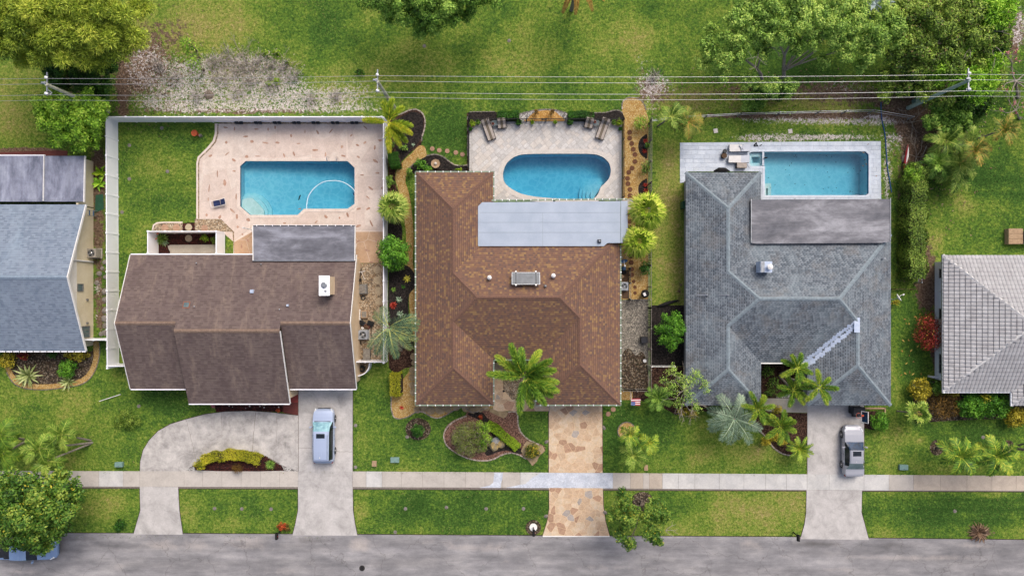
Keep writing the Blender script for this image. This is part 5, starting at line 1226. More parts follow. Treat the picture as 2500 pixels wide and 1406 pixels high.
def palm(label, px, py, z, base, n, L, style='feather', mat='lf_palm', droop=1.3, ll=.55, wind=(0, 0), el=(.15, 1.0), lw=.055, nl=46, tr=.12, seed=None, name='palm_tree', group=None, az0=0, azs=None, bow=0, shaft=None, trmat='palm_trunk', tone=None, t=None, up=0):
    seed = int(px*5+py) if seed is None else seed; R = random.Random(seed); c = W(px, py, z); b = G(*base) if base else Vector((c.x, c.y, 0))
    own = t is None
    if own: t = T(name, label, 'palm tree', b, group)
    trunk(b, c, tr*1.25, tr, trmat, t, bow)
    if shaft: MB().tube([c - Vector((0, 0, .7)), c + Vector((0, 0, .1))], [tr*1.0, tr*.7], 10).build('crownshaft', 'lf_box', t)
    azs = azs or [az0 + i*2.39996 for i in range(n)]
    for i, a in enumerate(azs):
        e = el[0] + (el[1]-el[0])*(i/max(1, n-1)); Lr = L*R.uniform(.88, 1.08)
        frond(c + Vector((math.cos(a)*tr*.5, math.sin(a)*tr*.5, 0)), a + R.uniform(-.12, .12), e + R.uniform(-.08, .08), Lr, droop*R.uniform(.85, 1.15), ll, style, wind, nl, lw, mat, t, seed*31+i, tone=tone if tone is not None else None, up=up)
    return t
def fan_leaf(P0, az, el, pet, rad, mat, parent, seed, spread=2.1, seg=26, droop=.35, tone=None, wind=(0, 0), lw=.11):
    r_ = np.random.default_rng(seed); d = np.array([math.cos(el)*math.cos(az), math.cos(el)*math.sin(az), math.sin(el)]); P0 = np.array(P0, float); hub = P0 + d*pet + np.array([wind[0], wind[1], -.1])*pet*.4
    side = np.cross(d, [0, 0, 1.]); side /= max(np.linalg.norm(side), 1e-6); up = np.cross(side, d); an = np.linspace(-spread, spread, seg)[:, None]
    ax = unit(d*np.cos(an) + side*np.sin(an) + up*(.12*np.cos(an*9)) + r_.normal(size=(seg, 3))*.04 + np.array([wind[0], wind[1], 0])*.5); ln = rad*(.75 + .3*np.cos(an[:, 0]*.55))*r_.uniform(.92, 1.06, seg); tone = r_.random() if tone is None else tone
    sd = unit(np.cross(ax, up)); mid = hub + ax*ln[:, None]*.55; w = lw*ln[:, None]
    tip = hub + ax*ln[:, None]; tip[:, 2] -= droop*ln; tip[:, 0] += wind[0]*ln*.3; tip[:, 1] += wind[1]*ln*.3
    q1 = np.stack([np.repeat(hub[None], seg, 0), mid + sd*w, mid + up*w*.35, mid - sd*w], 1); q2 = np.stack([mid + sd*w, tip + sd*w*.12, tip - sd*w*.12, mid - sd*w], 1)
    u0 = np.array([0, 0, .02]); s0 = side*.02; pq = np.array([[P0-s0, P0+s0, hub+s0, hub-s0], [P0+u0, P0-u0, hub-u0, hub+u0]])
    V = np.concatenate([q1, q2, pq]); tn = np.concatenate([np.clip(tone*.6+r_.uniform(0, .15, seg), 0, 1), np.clip(tone*.6+.3+r_.uniform(0, .15, seg), 0, 1), [.9, .9]])
    return quads_mesh('frond', V, tn, mat, parent)
def fan_palm(label, px, py, z, base, n, pet, rad, mat='lf_fan', tr=.14, seed=None, el=(-.2, 1.1), droop=.35, wind=(0, 0), spread=2.1, seg=26, group=None, lw=.11, trmat='palm_trunk', azs=None, name='fan_palm', tone=None):
    seed = int(px*5+py) if seed is None else seed; R = random.Random(seed); c = W(px, py, z); b = G(*base) if base else Vector((c.x, c.y, 0)); t = T(name, label, 'palm tree', b, group); trunk(b, c, tr*1.2, tr, trmat, t)
    for i in range(n):
        a = azs[i] if azs else i*2.39996; e = el[0] + (el[1]-el[0])*(i/max(1, n-1)); fan_leaf(c, a + R.uniform(-.15, .15), e, pet*R.uniform(.85, 1.15), rad*R.uniform(.88, 1.1), mat, t, seed*17+i, spread, seg, droop, wind=wind, lw=lw, tone=tone)
    return t
def rosette(label, px, py, L, n, mat, w=.05, z=.04, name='bromeliad', cat='plant', el=(.15, 1.2), seed=None, parts=False, droop=.25, group=None):
    seed = int(px*3+py*7) if seed is None else seed; r_ = np.random.default_rng(seed); g = G(px, py, z); t = T(name, label, cat, g, group); P = np.array(g); VV = []; TT = []
    for i in range(n):
        a = i*2.39996; e = el[0] + (el[1]-el[0])*(i/n)**1.3; l = L*r_.uniform(.8, 1.1); d = np.array([math.cos(e)*math.cos(a), math.cos(e)*math.sin(a), math.sin(e)]); s = np.array([-math.sin(a), math.cos(a), 0])*w*.5; s2 = s*1.2
        m = P + d*l*.5; q = P + d*l; q[2] -= droop*l; u = np.array([0, 0, -w*.25])
        V = np.array([[P-s*.7, P+u, m+u, m-s2], [P+u, P+s*.7, m+s2, m+u], [m-s2, m+u, q+u*.2, q-s*.08], [m+u, m+s2, q+s*.08, q+u*.2]]); T_ = np.full(4, r_.random())
        if parts: quads_mesh('leaf', V, T_, mat, t)
        else: VV.append(V); TT.append(T_)
    if not parts: quads_mesh('leaves', np.concatenate(VV), np.concatenate(TT), mat, t)
    return t
def hedge(label, path, width, h, mat, leaf=.12, seed=1, name='hedge', trimmed=True, dens=1.5, z0=0, cat='hedge', mode='leaf', parts_mat=None):
    """clipped or loose hedge following a path in survey units (width in units)"""
    P = [G(*p) for p in smooth_loop(path, 6, False)]; t = T(name, label, cat, P[0]); r_ = np.random.default_rng(seed); VV = []; TT = []; w = width*M
    for a, b in zip(P, P[1:]):
        d = b-a; L = d.length
        if L < 1e-4: continue
        n = int(dens*2.6*L*(w+2*h)/(leaf*leaf*.55)); u = r_.random(n); x = np.array(a)[None] + np.array(d)[None]*u[:, None]; s = np.array([-d.y/L, d.x/L, 0]); per = r_.random(n)*(w+2*h); topm = per < w
        off = np.where(topm, per-w/2, np.where(per < w+h, w/2, -w/2)); zz = np.where(topm, h, np.where(per < w+h, per-w, per-w-h)); bm = .07*np.sin(x[:, 0]*3.1+1)+.07*np.sin(x[:, 1]*2.7+x[:, 0]*5)
        if not trimmed: bm = bm*2.2; off = np.where(topm, off, off + .12*np.sin(x[:, 0]*4.3)*np.sign(off))
        pos = x + s[None]*(off + r_.normal(size=n)*.045 + np.where(topm, 0, bm))[:, None]; pos[:, 2] = z0 + zz + r_.normal(size=n)*.045 + np.where(topm, bm, 0)
        nr = np.where(topm[:, None], np.array([0, 0, 1.]), s[None]*np.sign(off)[:, None]) + r_.normal(size=(n, 3))*.5
        if mode == 'tuft': ax = unit(nr + r_.normal(size=(n, 3))*.5); q = leaf_quads(pos, ax, r_.normal(size=(n, 3)), leaf*1.4*r_.uniform(.7, 1.3, n), np.full(n, leaf*.3))
        else: q = leaf_quads(pos, np.cross(nr, r_.normal(size=(n, 3))), nr, leaf*r_.uniform(.7, 1.3, n), leaf*.55*r_.uniform(.8, 1.2, n))
        VV.append(q); TT.append(np.clip(.5+.25*np.sin(x[:, 0]*2.3+x[:, 1]*1.7)+r_.normal(size=n)*.15, 0, 1))
    quads_mesh('foliage', np.concatenate(VV), np.concatenate(TT), mat, t)
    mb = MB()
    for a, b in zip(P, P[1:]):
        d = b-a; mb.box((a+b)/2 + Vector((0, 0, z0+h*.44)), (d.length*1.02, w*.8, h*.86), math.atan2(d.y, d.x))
    mb.build('twigs', 'soil_and_shade', t); return t
# ------------------------------------------------------------------ fences
def vinyl_fence(label, px, hgt=1.9, step=1.8, mat='white_vinyl', group=None, name='fence', cat='fence', slats=True):
    P = [G(*p) for p in px]; t = T(name, label, cat, P[0], group); pm = None; first = True
    for a, b in zip(P, P[1:]):
        L = (b-a).length; n = max(1, round(L/step)); d = (b-a)/n; ang = math.atan2(d.y, d.x)
        for i in range(n):
            c = a + d*(i+.5); pl = d.length - .12
            mb = MB().box(c + Vector((0, 0, hgt/2)), (pl, .045, hgt-.1), ang)
            k = max(2, int(pl/.16))
            for j in range(k):   # raised tongue-and-groove boards on both faces
                mb.box(c + d.normalized()*((j+.5)*pl/k - pl/2) + Vector((0, 0, hgt/2)), (pl/k-.02, .062, hgt-.22), ang)
            mb.box(c + Vector((0, 0, hgt-.04)), (pl, .08, .1), ang); mb.box(c + Vector((0, 0, .12)), (pl, .08, .12), ang)
            mb.build('panel', mat, t)
        for i in range(0 if first else 1, n+1):
            c = a + d*i; MB().box(c + Vector((0, 0, hgt/2)), (.13, .13, hgt+.06), ang).box(c + Vector((0, 0, hgt+.05)), (.17, .17, .05), ang, (.6, .6)).build('post', mat, t)
        first = False
    return t
vinyl_fence('tall white vinyl fence along the left and rear of the pink patio yard', [(291, 893), (288, 298), (941, 298)])
vinyl_fence('white vinyl fence between the pink patio and the garden path', [(945.5, 300), (945.5, 880)])
vinyl_fence('white fence enclosing the small mulch courtyard with round stepping stone', [(387, 621), (387, 569), (549, 569), (549, 621)], 1.9, 1.75)
vinyl_fence('short white fence closing the gap beside the blue-grey house', [(228, 826), (289, 826)], 1.9, 1.2)
vinyl_fence('short white fence at the front corner of the left pool yard', [(291, 888), (335, 888)], 1.9, 1.2)
vinyl_fence('white fence and gate closing the side yard with the air conditioner', [(878, 879), (945, 879)], 1.6, .9)
cv = [G(x, y) for x, y in smooth_loop([(907, 884), (905, 896), (898, 906), (888, 912), (876, 915)], 4, False)]
t = T('garden_wall', 'curved white low wall around the coiled hose', 'wall', cv[0])
for a, b in zip(cv, cv[1:]):
    d = b-a; MB().box((a+b)/2 + Vector((0, 0, .5)), (d.length*1.02, .09, 1.0), math.atan2(d.y, d.x)).build('panel', 'white_vinyl', t)
def picket_fence(label, px, hgt, mat, sp=.11, step=1.8, name='fence', rails=(.12, .92), pw=.032):
    P = [G(*p) for p in px]; t = T(name, label, 'fence', P[0]); 
    for a, b in zip(P, P[1:]):
        L = (b-a).length; d = (b-a).normalized(); ang = math.atan2(d.y, d.x); mb = MB()
        for r in rails: MB().box((a+b)/2 + Vector((0, 0, hgt*r)), (L, .04, .05), ang).build('rail', mat, t)
        for i in range(int(L/sp)): mb.box(a + d*(i+.5)*sp + Vector((0, 0, hgt/2)), (pw, pw, hgt-.05), ang)
        mb.build('pickets', mat, t, kind='stuff')
        n = max(1, round(L/step))
        for i in range(n+1): MB().box(a + (b-a)*i/n + Vector((0, 0, hgt/2+.02)), (.07, .07, hgt+.04), ang).box(a + (b-a)*i/n + Vector((0, 0, hgt+.06)), (.09, .09, .04), ang, (.5, .5)).build('post', mat, t)
    return t
picket_fence('black metal picket fence round the travertine patio', [(1145, 415), (1145, 297.5), (1519, 297.5), (1519, 484)], 1.25, 'black_metal')
def rail_fence(label, px, hgt, mat, step=2.0, rails=(.15, .5, .95), name='fence', rw=.09, mesh=None):
    P = [G(*p) for p in px]; t = T(name, label, 'fence', P[0])
    for a, b in zip(P, P[1:]):
        L = (b-a).length; n = max(1, round(L/step)); d = (b-a)/n; ang = math.atan2(d.y, d.x)
        for i in range(n):
            for r in rails: MB().box(a + d*(i+.5) + Vector((0, 0, hgt*r)), (d.length-.02, .035, rw), ang).build('rail', mat, t)
            if mesh:
                m = MB(); k = int(d.length/.2)
                for j in range(k): m.box(a + d*(j+.5)/k + Vector((0, 0, hgt/2)), (.03 if mesh == 'wire' else .09, .012 if mesh == 'wire' else .02, hgt*.9), ang)
                m.build('infill', mat, t, kind='stuff')
        for i in range(n+1): MB().box(a + d*i + Vector((0, 0, hgt/2)), (.09, .09, hgt+.05), ang).build('post', mat, t)
    return t
rail_fence('weathered grey board fence between the gravel side yard and the grass', [(1583.5, 299), (1583, 450), (1582, 600), (1582, 750), (1582, 948)], 1.6, 'wood_grey', 2.0, (.12, .5, .96), mesh='board')
rail_fence('short grey cross fence above the dark gravel yard', [(1536, 731), (1582, 731)], 1.2, 'wood_grey', .9, (.1, .9), mesh='board')
rail_fence('grey fence beside the air conditioner of the centre house', [(1535, 655), (1535, 729)], 1.2, 'wood_grey', 1.4, (.1, .9), mesh='board')
rail_fence('dark fence closing the front of the gravel side yard', [(1516, 949), (1582, 949)], 1.6, 'wood_grey', 1.2, (.1, .9), mesh='board')
rail_fence('thin wire fence along the rear lot line behind the long pool', [(1586, 300), (1640, 293), (1800, 284), (1990, 279), (2120, 276), (2215, 292)], 1.1, 'galvanized', 3.2, (.98, .5), rw=.025, mesh=None)
rail_fence('wire fence hidden behind the long hedge', [(2233, 400), (2234, 690)], 1.1, 'galvanized', 2.6, (.98, .5), rw=.03)
rail_fence('low fence between the grey house and the hedge', [(2176, 706), (2224, 706)], .9, 'wood_brown', 1.8, (.4, .9))
rail_fence('white rail fence beside the round green tree', [(1586, 892), (1642, 892)], 1.1, 'white_paint', 1.0, (.2, .95))

# ------------------------------------------------------------------ utility poles and wires
PZ = 8.6
pole_px = [(-730, 206), (112, 206), (921, 199), (2367, 196), (3250, 190)]
tops = []
for i, (x, y) in enumerate(pole_px):
    top = W(x, y, PZ); base = Vector((top.x, top.y, 0)); mt = 'pole_green' if i == 3 else 'pole_wood'
    tops.append(top)
    if i in (0, 4): continue
    t = T('utility_pole', ['', 'wooden utility pole rising from the shrub tree at the left', 'wooden utility pole beside the yellow-tipped palm', 'greenish utility pole by the dark thicket at the right'][i], 'utility pole', base, 'utility poles')
    MB().tube([base, base + Vector((0, 0, PZ/2)), top], [.2, .16, .13], 12).build('pole', mt, t)
    hw = MB(); hw.box(top + Vector((0, .05, -.15)), (.1, 1.9, .09)); hw.box(top + Vector((.0, -.7, -.25)), (.3, .14, .2)); hw.box(top + Vector((-.15, .1, .05)), (.34, .12, .16)); hw.build('bracket', 'galvanized', t)
    for yy in (.55, .1, -.75):
        MB().lathe(top + Vector((-.08 if yy == .1 else 0, yy, -.1)), [(.05, 0), (.11, .05), (.06, .1), (.11, .15), (.04, .22)], 10).build('insulator', 'white_vinyl', t)
    if i == 1 or i == 3: MB().tube([top + Vector((.05, -.4, -.2)), top + Vector((.25, -.6, -.35)), top + Vector((.1, -.8, -.3))], .05, 6).build('jumper', 'galvanized', t)
bx = T('utility_box', 'pale green utility box at the foot of the greenish pole', 'utility box', G(2232, 250)); MB().box(G(2232, 250, .35), (.5, .4, .7)).build('cabinet', 'utility_green', bx)
MB().box(G(2232, 250, .72), (.56, .46, .05), 0, (.9, .9)).build('lid', 'utility_green', bx)
for k, (dy, dz, lab, r) in enumerate([(.42, .12, 'topmost overhead wire crossing the lawns', .014), (.02, 0, 'second overhead wire from the top', .015), (-.86, -.05, 'lower overhead wire of the pair nearest the houses', .015), (-1.15, -.5, 'lowest overhead cable crossing above the back yards', .013)]):
    pts = []
    for a, b in zip(tops, tops[1:]):
        for j in range(24):
            u = j/24; p = a.lerp(b, u); pts.append((p.x, p.y + dy, p.z + dz - 4*u*(1-u)*(.75 if (b-a).length > 40 else .4)*(.7 + .2*k)))
    o = MB().tube(pts, r, 5).build('power_line', 'wire'); tag(o, lab, 'power line', 'overhead wires'); recenter(o, tops[2])

# ------------------------------------------------------------------ vehicles
def car(kind, label, loc, ang, mats):
    """stations along the length: (x, half width, sill z, belt z, roof half width, roof z)"""
    if kind == 'van':
        L = 5.05; S = [(-2.52, .70, .42, .66, .62, .74), (-2.44, .86, .3, .72, .78, .9), (-2.3, .94, .25, .95, .84, 1.0), (-2.2, .96, .24, 1.02, .80, 1.2), (-2.08, .97, .24, 1.05, .66, 1.66), (-1.9, .985, .24, 1.05, .66, 1.74), (-1.2, .995, .24, 1.04, .68, 1.78), (-.4, .995, .24, 1.02, .69, 1.78), (.3, .995, .24, 1.0, .69, 1.76), (.62, .995, .24, 1.0, .69, 1.70), (1.0, .99, .24, 1.0, .72, 1.44), (1.38, .985, .24, .99, .76, 1.14), (1.5, .98, .24, .97, .80, 1.05), (1.85, .97, .25, .92, .86, 1.0), (2.15, .94, .27, .84, .82, .93), (2.35, .87, .3, .74, .72, .83), (2.46, .76, .34, .64, .6, .72), (2.52, .6, .4, .56, .46, .6)]
        ws = (9, 11); rw_ = (3, 4); cab = (4, 9); wheels = (1.55, -1.45); wr = .34
    elif kind == 'sedan':
        L = 4.75; S = [(-2.38, .66, .42, .66, .60, .78), (-2.28, .84, .3, .8, .72, .98), (-2.1, .90, .25, .9, .74, 1.04), (-1.75, .92, .23, .93, .74, 1.06), (-1.62, .92, .22, .94, .72, 1.09), (-1.3, .925, .22, .94, .62, 1.3), (-1.02, .925, .22, .94, .57, 1.4), (-.6, .925, .22, .93, .57, 1.45), (-.1, .925, .22, .92, .57, 1.455), (.2, .925, .22, .91, .58, 1.44), (.5, .92, .22, .91, .64, 1.22), (.86, .915, .22, .9, .73, .96), (1.0, .91, .22, .88, .75, .95), (1.5, .9, .23, .82, .70, .9), (1.95, .86, .25, .74, .62, .82), (2.22, .76, .3, .64, .54, .7), (2.36, .56, .36, .56, .4, .6)]
        ws = (9, 11); rw_ = (4, 6); cab = (6, 9); wheels = (1.42, -1.38); wr = .32
    else:
        L = 5.6; S = [(-2.8, .86, .5, .9, .84, 1.0), (-2.74, .93, .45, 1.0, .9, 1.04), (-2.0, .96, .42, 1.02, .93, 1.05), (-1.1, .97, .42, 1.02, .93, 1.05), (-1.06, .97, .42, 1.02, .8, 1.1), (-.98, .97, .4, 1.05, .72, 1.72), (-.6, .98, .4, 1.05, .72, 1.78), (-.1, .98, .4, 1.05, .72, 1.8), (.3, .98, .4, 1.04, .72, 1.76), (.5, .98, .4, 1.04, .73, 1.66), (.85, .98, .4, 1.03, .8, 1.36), (1.15, .97, .4, 1.03, .84, 1.12), (1.3, .97, .4, 1.03, .86, 1.1), (1.9, .96, .42, 1.0, .84, 1.08), (2.4, .93, .45, .9, .76, 1.0), (2.65, .85, .48, .8, .7, .86), (2.8, .62, .52, .72, .5, .76)]
        ws = (9, 11); rw_ = (4, 5); cab = (5, 9); wheels = (1.85, -1.75); wr = .4
    R = Matrix.Rotation(ang, 3, 'Z'); loc = Vector(loc)
    t = T({'van': 'minivan', 'sedan': 'sedan', 'truck': 'pickup_truck'}[kind], label, {'van': 'minivan', 'sedan': 'car', 'truck': 'truck'}[kind], loc)
    def tp(p): return R @ Vector(p) + loc
    body, glass, side, dark = MB(), {'ws': MB(), 'rw': MB()}, {1: MB(), -1: MB()}, MB()
    rings = []
    for (x, w, zs, zb, rw, zr) in S:
        half = [(w*.93, zs), (w*1.0, zs+(zb-zs)*.3), (w*1.0, zs+(zb-zs)*.65), (w*.985, zb-.06), (w*.955, zb), (rw+(w-rw)*.18 if zr-zb > .25 else w*.93, zb+(zr-zb)*.86), (rw*.93, zr), (rw*.5, zr+.025), (0, zr+.035)]
        ring = [(x, -a, z) for a, z in half] + [(x, a, z) for a, z in reversed(half[:-1])]; rings.append(ring)
    nR = len(rings[0])
    for i in range(len(S)-1):
        for j in range(nR-1):
            q = [rings[i][j], rings[i+1][j], rings[i+1][j+1], rings[i][j+1]]; jj = min(j, nR-2-j); tgt = body
            if ws[0] <= i < ws[1] and jj >= 5: tgt = glass['ws']
            elif rw_[0] <= i < rw_[1] and jj >= 5: tgt = glass['rw']
            elif jj == 4 and (cab[0] - (1 if kind == 'sedan' else 0)) <= i < ws[1]: tgt = side[-1 if j < nR/2 else 1]
            if kind == 'truck' and i in (2,) and jj >= 6: tgt = dark
            tgt.face([tp(p) for p in q])
    body.face([tp(p) for p in rings[0]][::-1]); body.face([tp(p) for p in rings[-1]])
    body.build('body', mats[0], t, smooth=True)
    glass['ws'].build('windshield', mats[1], t, smooth=True); 
    if glass['rw'].f: glass['rw'].build('rear_window', mats[2], t, smooth=True)
    for s in (1, -1):
        if side[s].f: side[s].build('side_window', 'glass_dark', t, smooth=True)
    if dark.f: dark.build('bed_cover', 'dark_plastic', t)
    # underside
    MB().box(loc + Vector((0, 0, .32)), (L*.9, 1.6, .16), ang).build('underbody', 'dark_plastic', t)
    wd = S[8][1]
    for wx in wheels:
        for s in (1, -1):
            c = tp((wx, s*(wd-.1), wr)); ax = R @ Vector((0, s, 0))
            w_ = MB(); w_.tube([c - ax*.11, c - ax*.09, c + ax*.09, c + ax*.115], [wr*.9, wr, wr, wr*.9], 22); o = w_.build('wheel', 'tyre', t)
            r_ = MB(); r_.tube([c + ax*.1, c + ax*.122], [wr*.66, wr*.64], 18); rim = r_.build('rim', 'chrome', o)
            sp = MB()
            for k in range(5):
                a = k*math.tau/5; d = R @ Vector((math.cos(a), 0, math.sin(a))); a2 = a + .6; d2 = R @ Vector((math.cos(a2), 0, math.sin(a2)))
                sp.tube([c + ax*.124 + d2*wr*.3, c + ax*.124 + d2*wr*.55], .035, 5)
            sp.build('rim_openings', 'tyre', o, kind='stuff')
            ar = MB()
            for k in range(9):
                a0 = math.pi*k/9; a1 = math.pi*(k+1)/9; rr = wr+.04
                P = [tp((wx + math.cos(a0)*rr, s*(wd+.004), wr+math.sin(a0)*rr)), tp((wx + math.cos(a1)*rr, s*(wd+.004), wr+math.sin(a1)*rr)), tp((wx + math.cos(a1)*(rr+.035), s*(wd+.004), wr+math.sin(a1)*(rr+.035))), tp((wx + math.cos(a0)*(rr+.035), s*(wd+.004), wr+math.sin(a0)*(rr+.035)))]
                ar.face(P)
            ar.build('wheel_arch', 'dark_plastic', t)
    mx = S[ws[1]-1][0] - .12
    for s in (1, -1):
        mm = MB(); mm.box(tp((mx, s*(wd+.13), 1.02 if kind != 'truck' else 1.15)), (.12, .24, .15), ang + s*.25, (.8, .9)); mm.box(tp((mx+.02, s*(wd+.0), .99 if kind != 'truck' else 1.1)), (.06, .1, .05), ang); mm.build('wing_mirror', mats[0], t)
        fx, fw, fz = S[-3][0], S[-3][1], S[-3][3]
        MB().box(tp((fx, s*(fw-.1), fz+.05)), (.42, .15, .1), ang - s*.42, (.8, .7)).build('headlight', 'light_lens', t)
        MB().box(tp((S[1][0]+.03, s*(S[1][1]-.06), S[1][3]-.02)), (.16, .14, .3 if kind == 'van' else .16), ang + s*.3).build('taillight', 'red_lens', t)
        for hx in ((.1, -.95) if kind != 'truck' else (.2,)): MB().box(tp((hx, s*(wd+.01), .86)), (.2, .04, .035), ang).build('door_handle', 'chrome', t)
        sm = MB()
        for hx in ((.75, -.3, -1.15) if kind != 'truck' else (.8, -.6)): sm.box(tp((hx, s*(wd+.001), .62)), (.014, .012, .55), ang)
        sm.build('door_seam', 'dark_plastic', t)
    MB().box(tp((S[-2][0]+.03, 0, .5)), (.12, 1.15, .24), ang).build('grille', 'dark_plastic' if kind != 'sedan' else 'chrome', t)
    zt = S[7][5]
    if kind == 'van':
        MB().box(tp((.22, 0, zt+.03)), (.42, .78, .02), ang, (.94, .96)).build('sunroof', 'window_blue' if False else 'glass_dark', t)
        for s in (1, -1): MB().tube([tp((.35, s*.62, zt-.0)), tp((.3, s*.64, zt+.06)), tp((-1.8, s*.62, zt+.05)), tp((-1.9, s*.6, zt-.02))], .018, 6).build('roof_rail', 'chrome', t)
        rb = MB(); [rb.box(tp((-.95, y, zt+.028)), (1.5, .03, .012), ang) for y in (-.3, -.1, .1, .3)]; rb.build('roof_ribs', mats[0], t)
        MB().box(tp((-1.75, .05, zt+.06)), (.12, .03, .06), ang).build('antenna', 'white_paint', t)
        MB().box(tp((1.42, 0, 1.13)), (.08, 1.5, .02), ang).build('cowl', 'dark_plastic', t)
    if kind == 'sedan':
        MB().box(tp((-.12, 0, zt+.03)), (.46, .78, .02), ang, (.94, .94)).build('sunroof', 'glass_dark', t); MB().box(tp((-.85, .05, zt+.0)), (.1, .03, .05), ang).build('antenna', 'white_paint', t)
    if kind == 'truck':
        bd = MB(); bd.box(tp((-1.95, 0, 1.09)), (1.5, 1.4, .06), ang); bd.build('tonneau', 'dark_plastic', t); MB().box(tp((-2.45, .2, 1.22)), (.3, .6, .2), ang).build('tool_box', 'white_paint', t)
        MB().box(tp((-1.15, 0, 1.3)), (.12, 1.5, .25), ang).build('rack', 'truck_paint', t)
    for y in (-.3, .35): 
        p = tp((S[ws[1]][0]-.05, y, S[ws[1]][5]+.03)); q = tp((S[ws[1]-1][0]-.1, y+.55, S[ws[1]-1][5]+.05)); MB().tube([p, q], .012, 5).build('wiper', 'dark_plastic', t)
    return t
vx = W(760, 0, .9).x; 
car('van', 'silver minivan parked on the straight concrete driveway', (-17.48, -13.72, .034), math.pi/2, ('silver_paint', 'glass_teal', 'glass_dark'))
car('sedan', 'silver sedan parked across the sidewalk at the right driveway', (31.66, -15.08, .034), math.pi/2, ('sedan_paint', 'window_blue', 'glass_grey'))
car('truck', 'pale blue pickup truck on the road under the big leafy tree', (-44.95, -24.15, .014), 0, ('truck_paint', 'glass_dark', 'glass_dark'))

# ------------------------------------------------------------------ air conditioners and yard clutter
def ac(label, px, py, w, h, case, ang=0, fan='black_metal'):
    g = G(px, py); t = T('air_conditioner', label, 'air conditioner', g)
    MB().box(g + Vector((0, 0, .05)), (w+.15, w+.15, .1), ang).build('pad', 'concrete_pad', t)
    MB().box(g + Vector((0, 0, .1+h/2)), (w, w, h), ang).build('case', case, t)
    mb = MB(); z = h+.1
    mb.prism([(g.x+math.cos(a)*w*.38, g.y+math.sin(a)*w*.38) for a in [i*math.tau/20 for i in range(20)]], z, z+.008); mb.build('fan_opening', 'tyre', t)
    fb = MB()
    for k in range(4):
        a = k*math.tau/4+.5; fb.box(g + Vector((math.cos(a)*w*.19, math.sin(a)*w*.19, z+.02)), (w*.34, w*.15, .012), a)
    fb.build('fan_blades', 'utility_grey', t); MB().lathe(g + Vector((0, 0, z+.02)), [(w*.11, 0), (w*.11, .03), (w*.07, .05)], 12).build('fan_hub', 'chrome', t)
    gr = MB()
    for r in (.14, .23, .32, .39): gr.tube([g + Vector((math.cos(a)*w*r, math.sin(a)*w*r, z+.05)) for a in [i*math.tau/20 for i in range(21)]], .008, 4, False)
    gr.build('guard', 'galvanized', t)
    lv = MB()
    for s in (1, -1):
        for k in range(6): lv.box(g + Vector((s*(w/2+.01), 0, .2+k*h/7)), (.02, w*.9, .03)); lv.box(g + Vector((0, s*(w/2+.01), .2+k*h/7)), (w*.9, .02, .03))
    lv.build('louvres', case, t, kind='stuff'); return t
ac('beige air conditioner between the cream wall and the white fence', 238, 619, .82, .85, 'ac_beige')
ac('grey air conditioner in the side yard of the brown gabled house', 890.5, 816, .82, .75, 'ac_case')
ac('grey air conditioner tucked under the right eave of the centre house', 1521, 699, .72, .7, 'ac_case')
def clutter(name, label, cat, px, py, build, z=0, group=None):
    t = T(name, label, cat, G(px, py, z), group); build(t, G(px, py, z)); return t
def b_grill(t, g):
    MB().box(g + Vector((0, 0, .45)), (.9, .5, .12)).build('tray', 'black_metal', t); MB().tube([g + Vector((-.35, 0, .55)), g + Vector((.35, 0, .55))], .22, 12).build('barrel', 'tyre', t)
    for s in (1, -1): MB().tube([g + Vector((s*.3, .2, .45)), g + Vector((s*.35, .25, 0))], .02, 6).build('leg', 'black_metal', t); MB().tube([g + Vector((s*.3, -.2, .45)), g + Vector((s*.35, -.25, 0))], .02, 6).build('leg', 'black_metal', t)
def b_bike(t, g):
    for s in (1, -1):
        MB().tube([g + Vector((s*.02+math.cos(a)*.02, s*.5+math.cos(a)*.3, .32+math.sin(a)*.3)) for a in [i*math.tau/16 for i in range(17)]], .025, 5, False).build('wheel', 'tyre', t)
    MB().tube([g + Vector((0, .5, .32)), g + Vector((.03, .15, .7)), g + Vector((0, -.3, .7)), g + Vector((0, -.5, .32))], .03, 6).build('frame', 'black_metal', t)
    MB().tube([g + Vector((-.05, .4, .95)), g + Vector((.2, .45, 1.0)), g + Vector((.55, .55, .95))], .025, 6).build('handlebar', 'white_paint', t); MB().box(g + Vector((.02, -.3, .8)), (.14, .3, .07), 0, (.6, .8)).build('saddle', 'tyre', t)
    MB().tube([g + Vector((.2, .45, 1.0)), g + Vector((.35, 0, .85)), g + Vector((.45, -.25, .75))], .02, 6).build('frame_tube', 'white_paint', t)
clutter('bicycle', 'black and white bicycle leaning by the beige wall', 'bicycle', 883, 676, b_bike)
def b_cover(t, g): MB().box(g + Vector((0, 0, .25)), (.95, .95, .5), .05, (.9, .9)).build('body', 'utility_grey', t); MB().box(g + Vector((0, 0, .53)), (.35, .4, .06), .05).build('lid', 'rock_grey', t); MB().box(g + Vector((0, 0, .51)), (.6, .7, .03), .05).build('rim', 'wood_grey', t)
clutter('pump_cover', 'weathered grey square pump cover beside the stepping stones', 'box', 886, 706, b_cover)
def b_hose(R_=.28, n=3, m='hose_dark'):
    def f(t, g):
        for k in range(n): MB().tube([g + Vector((math.cos(a)*(R_-k*.05), math.sin(a)*(R_-k*.05), .04+k*.05)) for a in [i*math.tau/18 for i in range(19)]], .028, 6, False).build('coil', m, t)
    return f
clutter('garden_hose', 'black hose coil on the gravel above the louvred bench', 'hose', 887, 727, b_hose(.2, 2)); clutter('garden_hose', 'dark coiled hose inside the curved white wall', 'hose', 884, 900, b_hose(.3, 4))
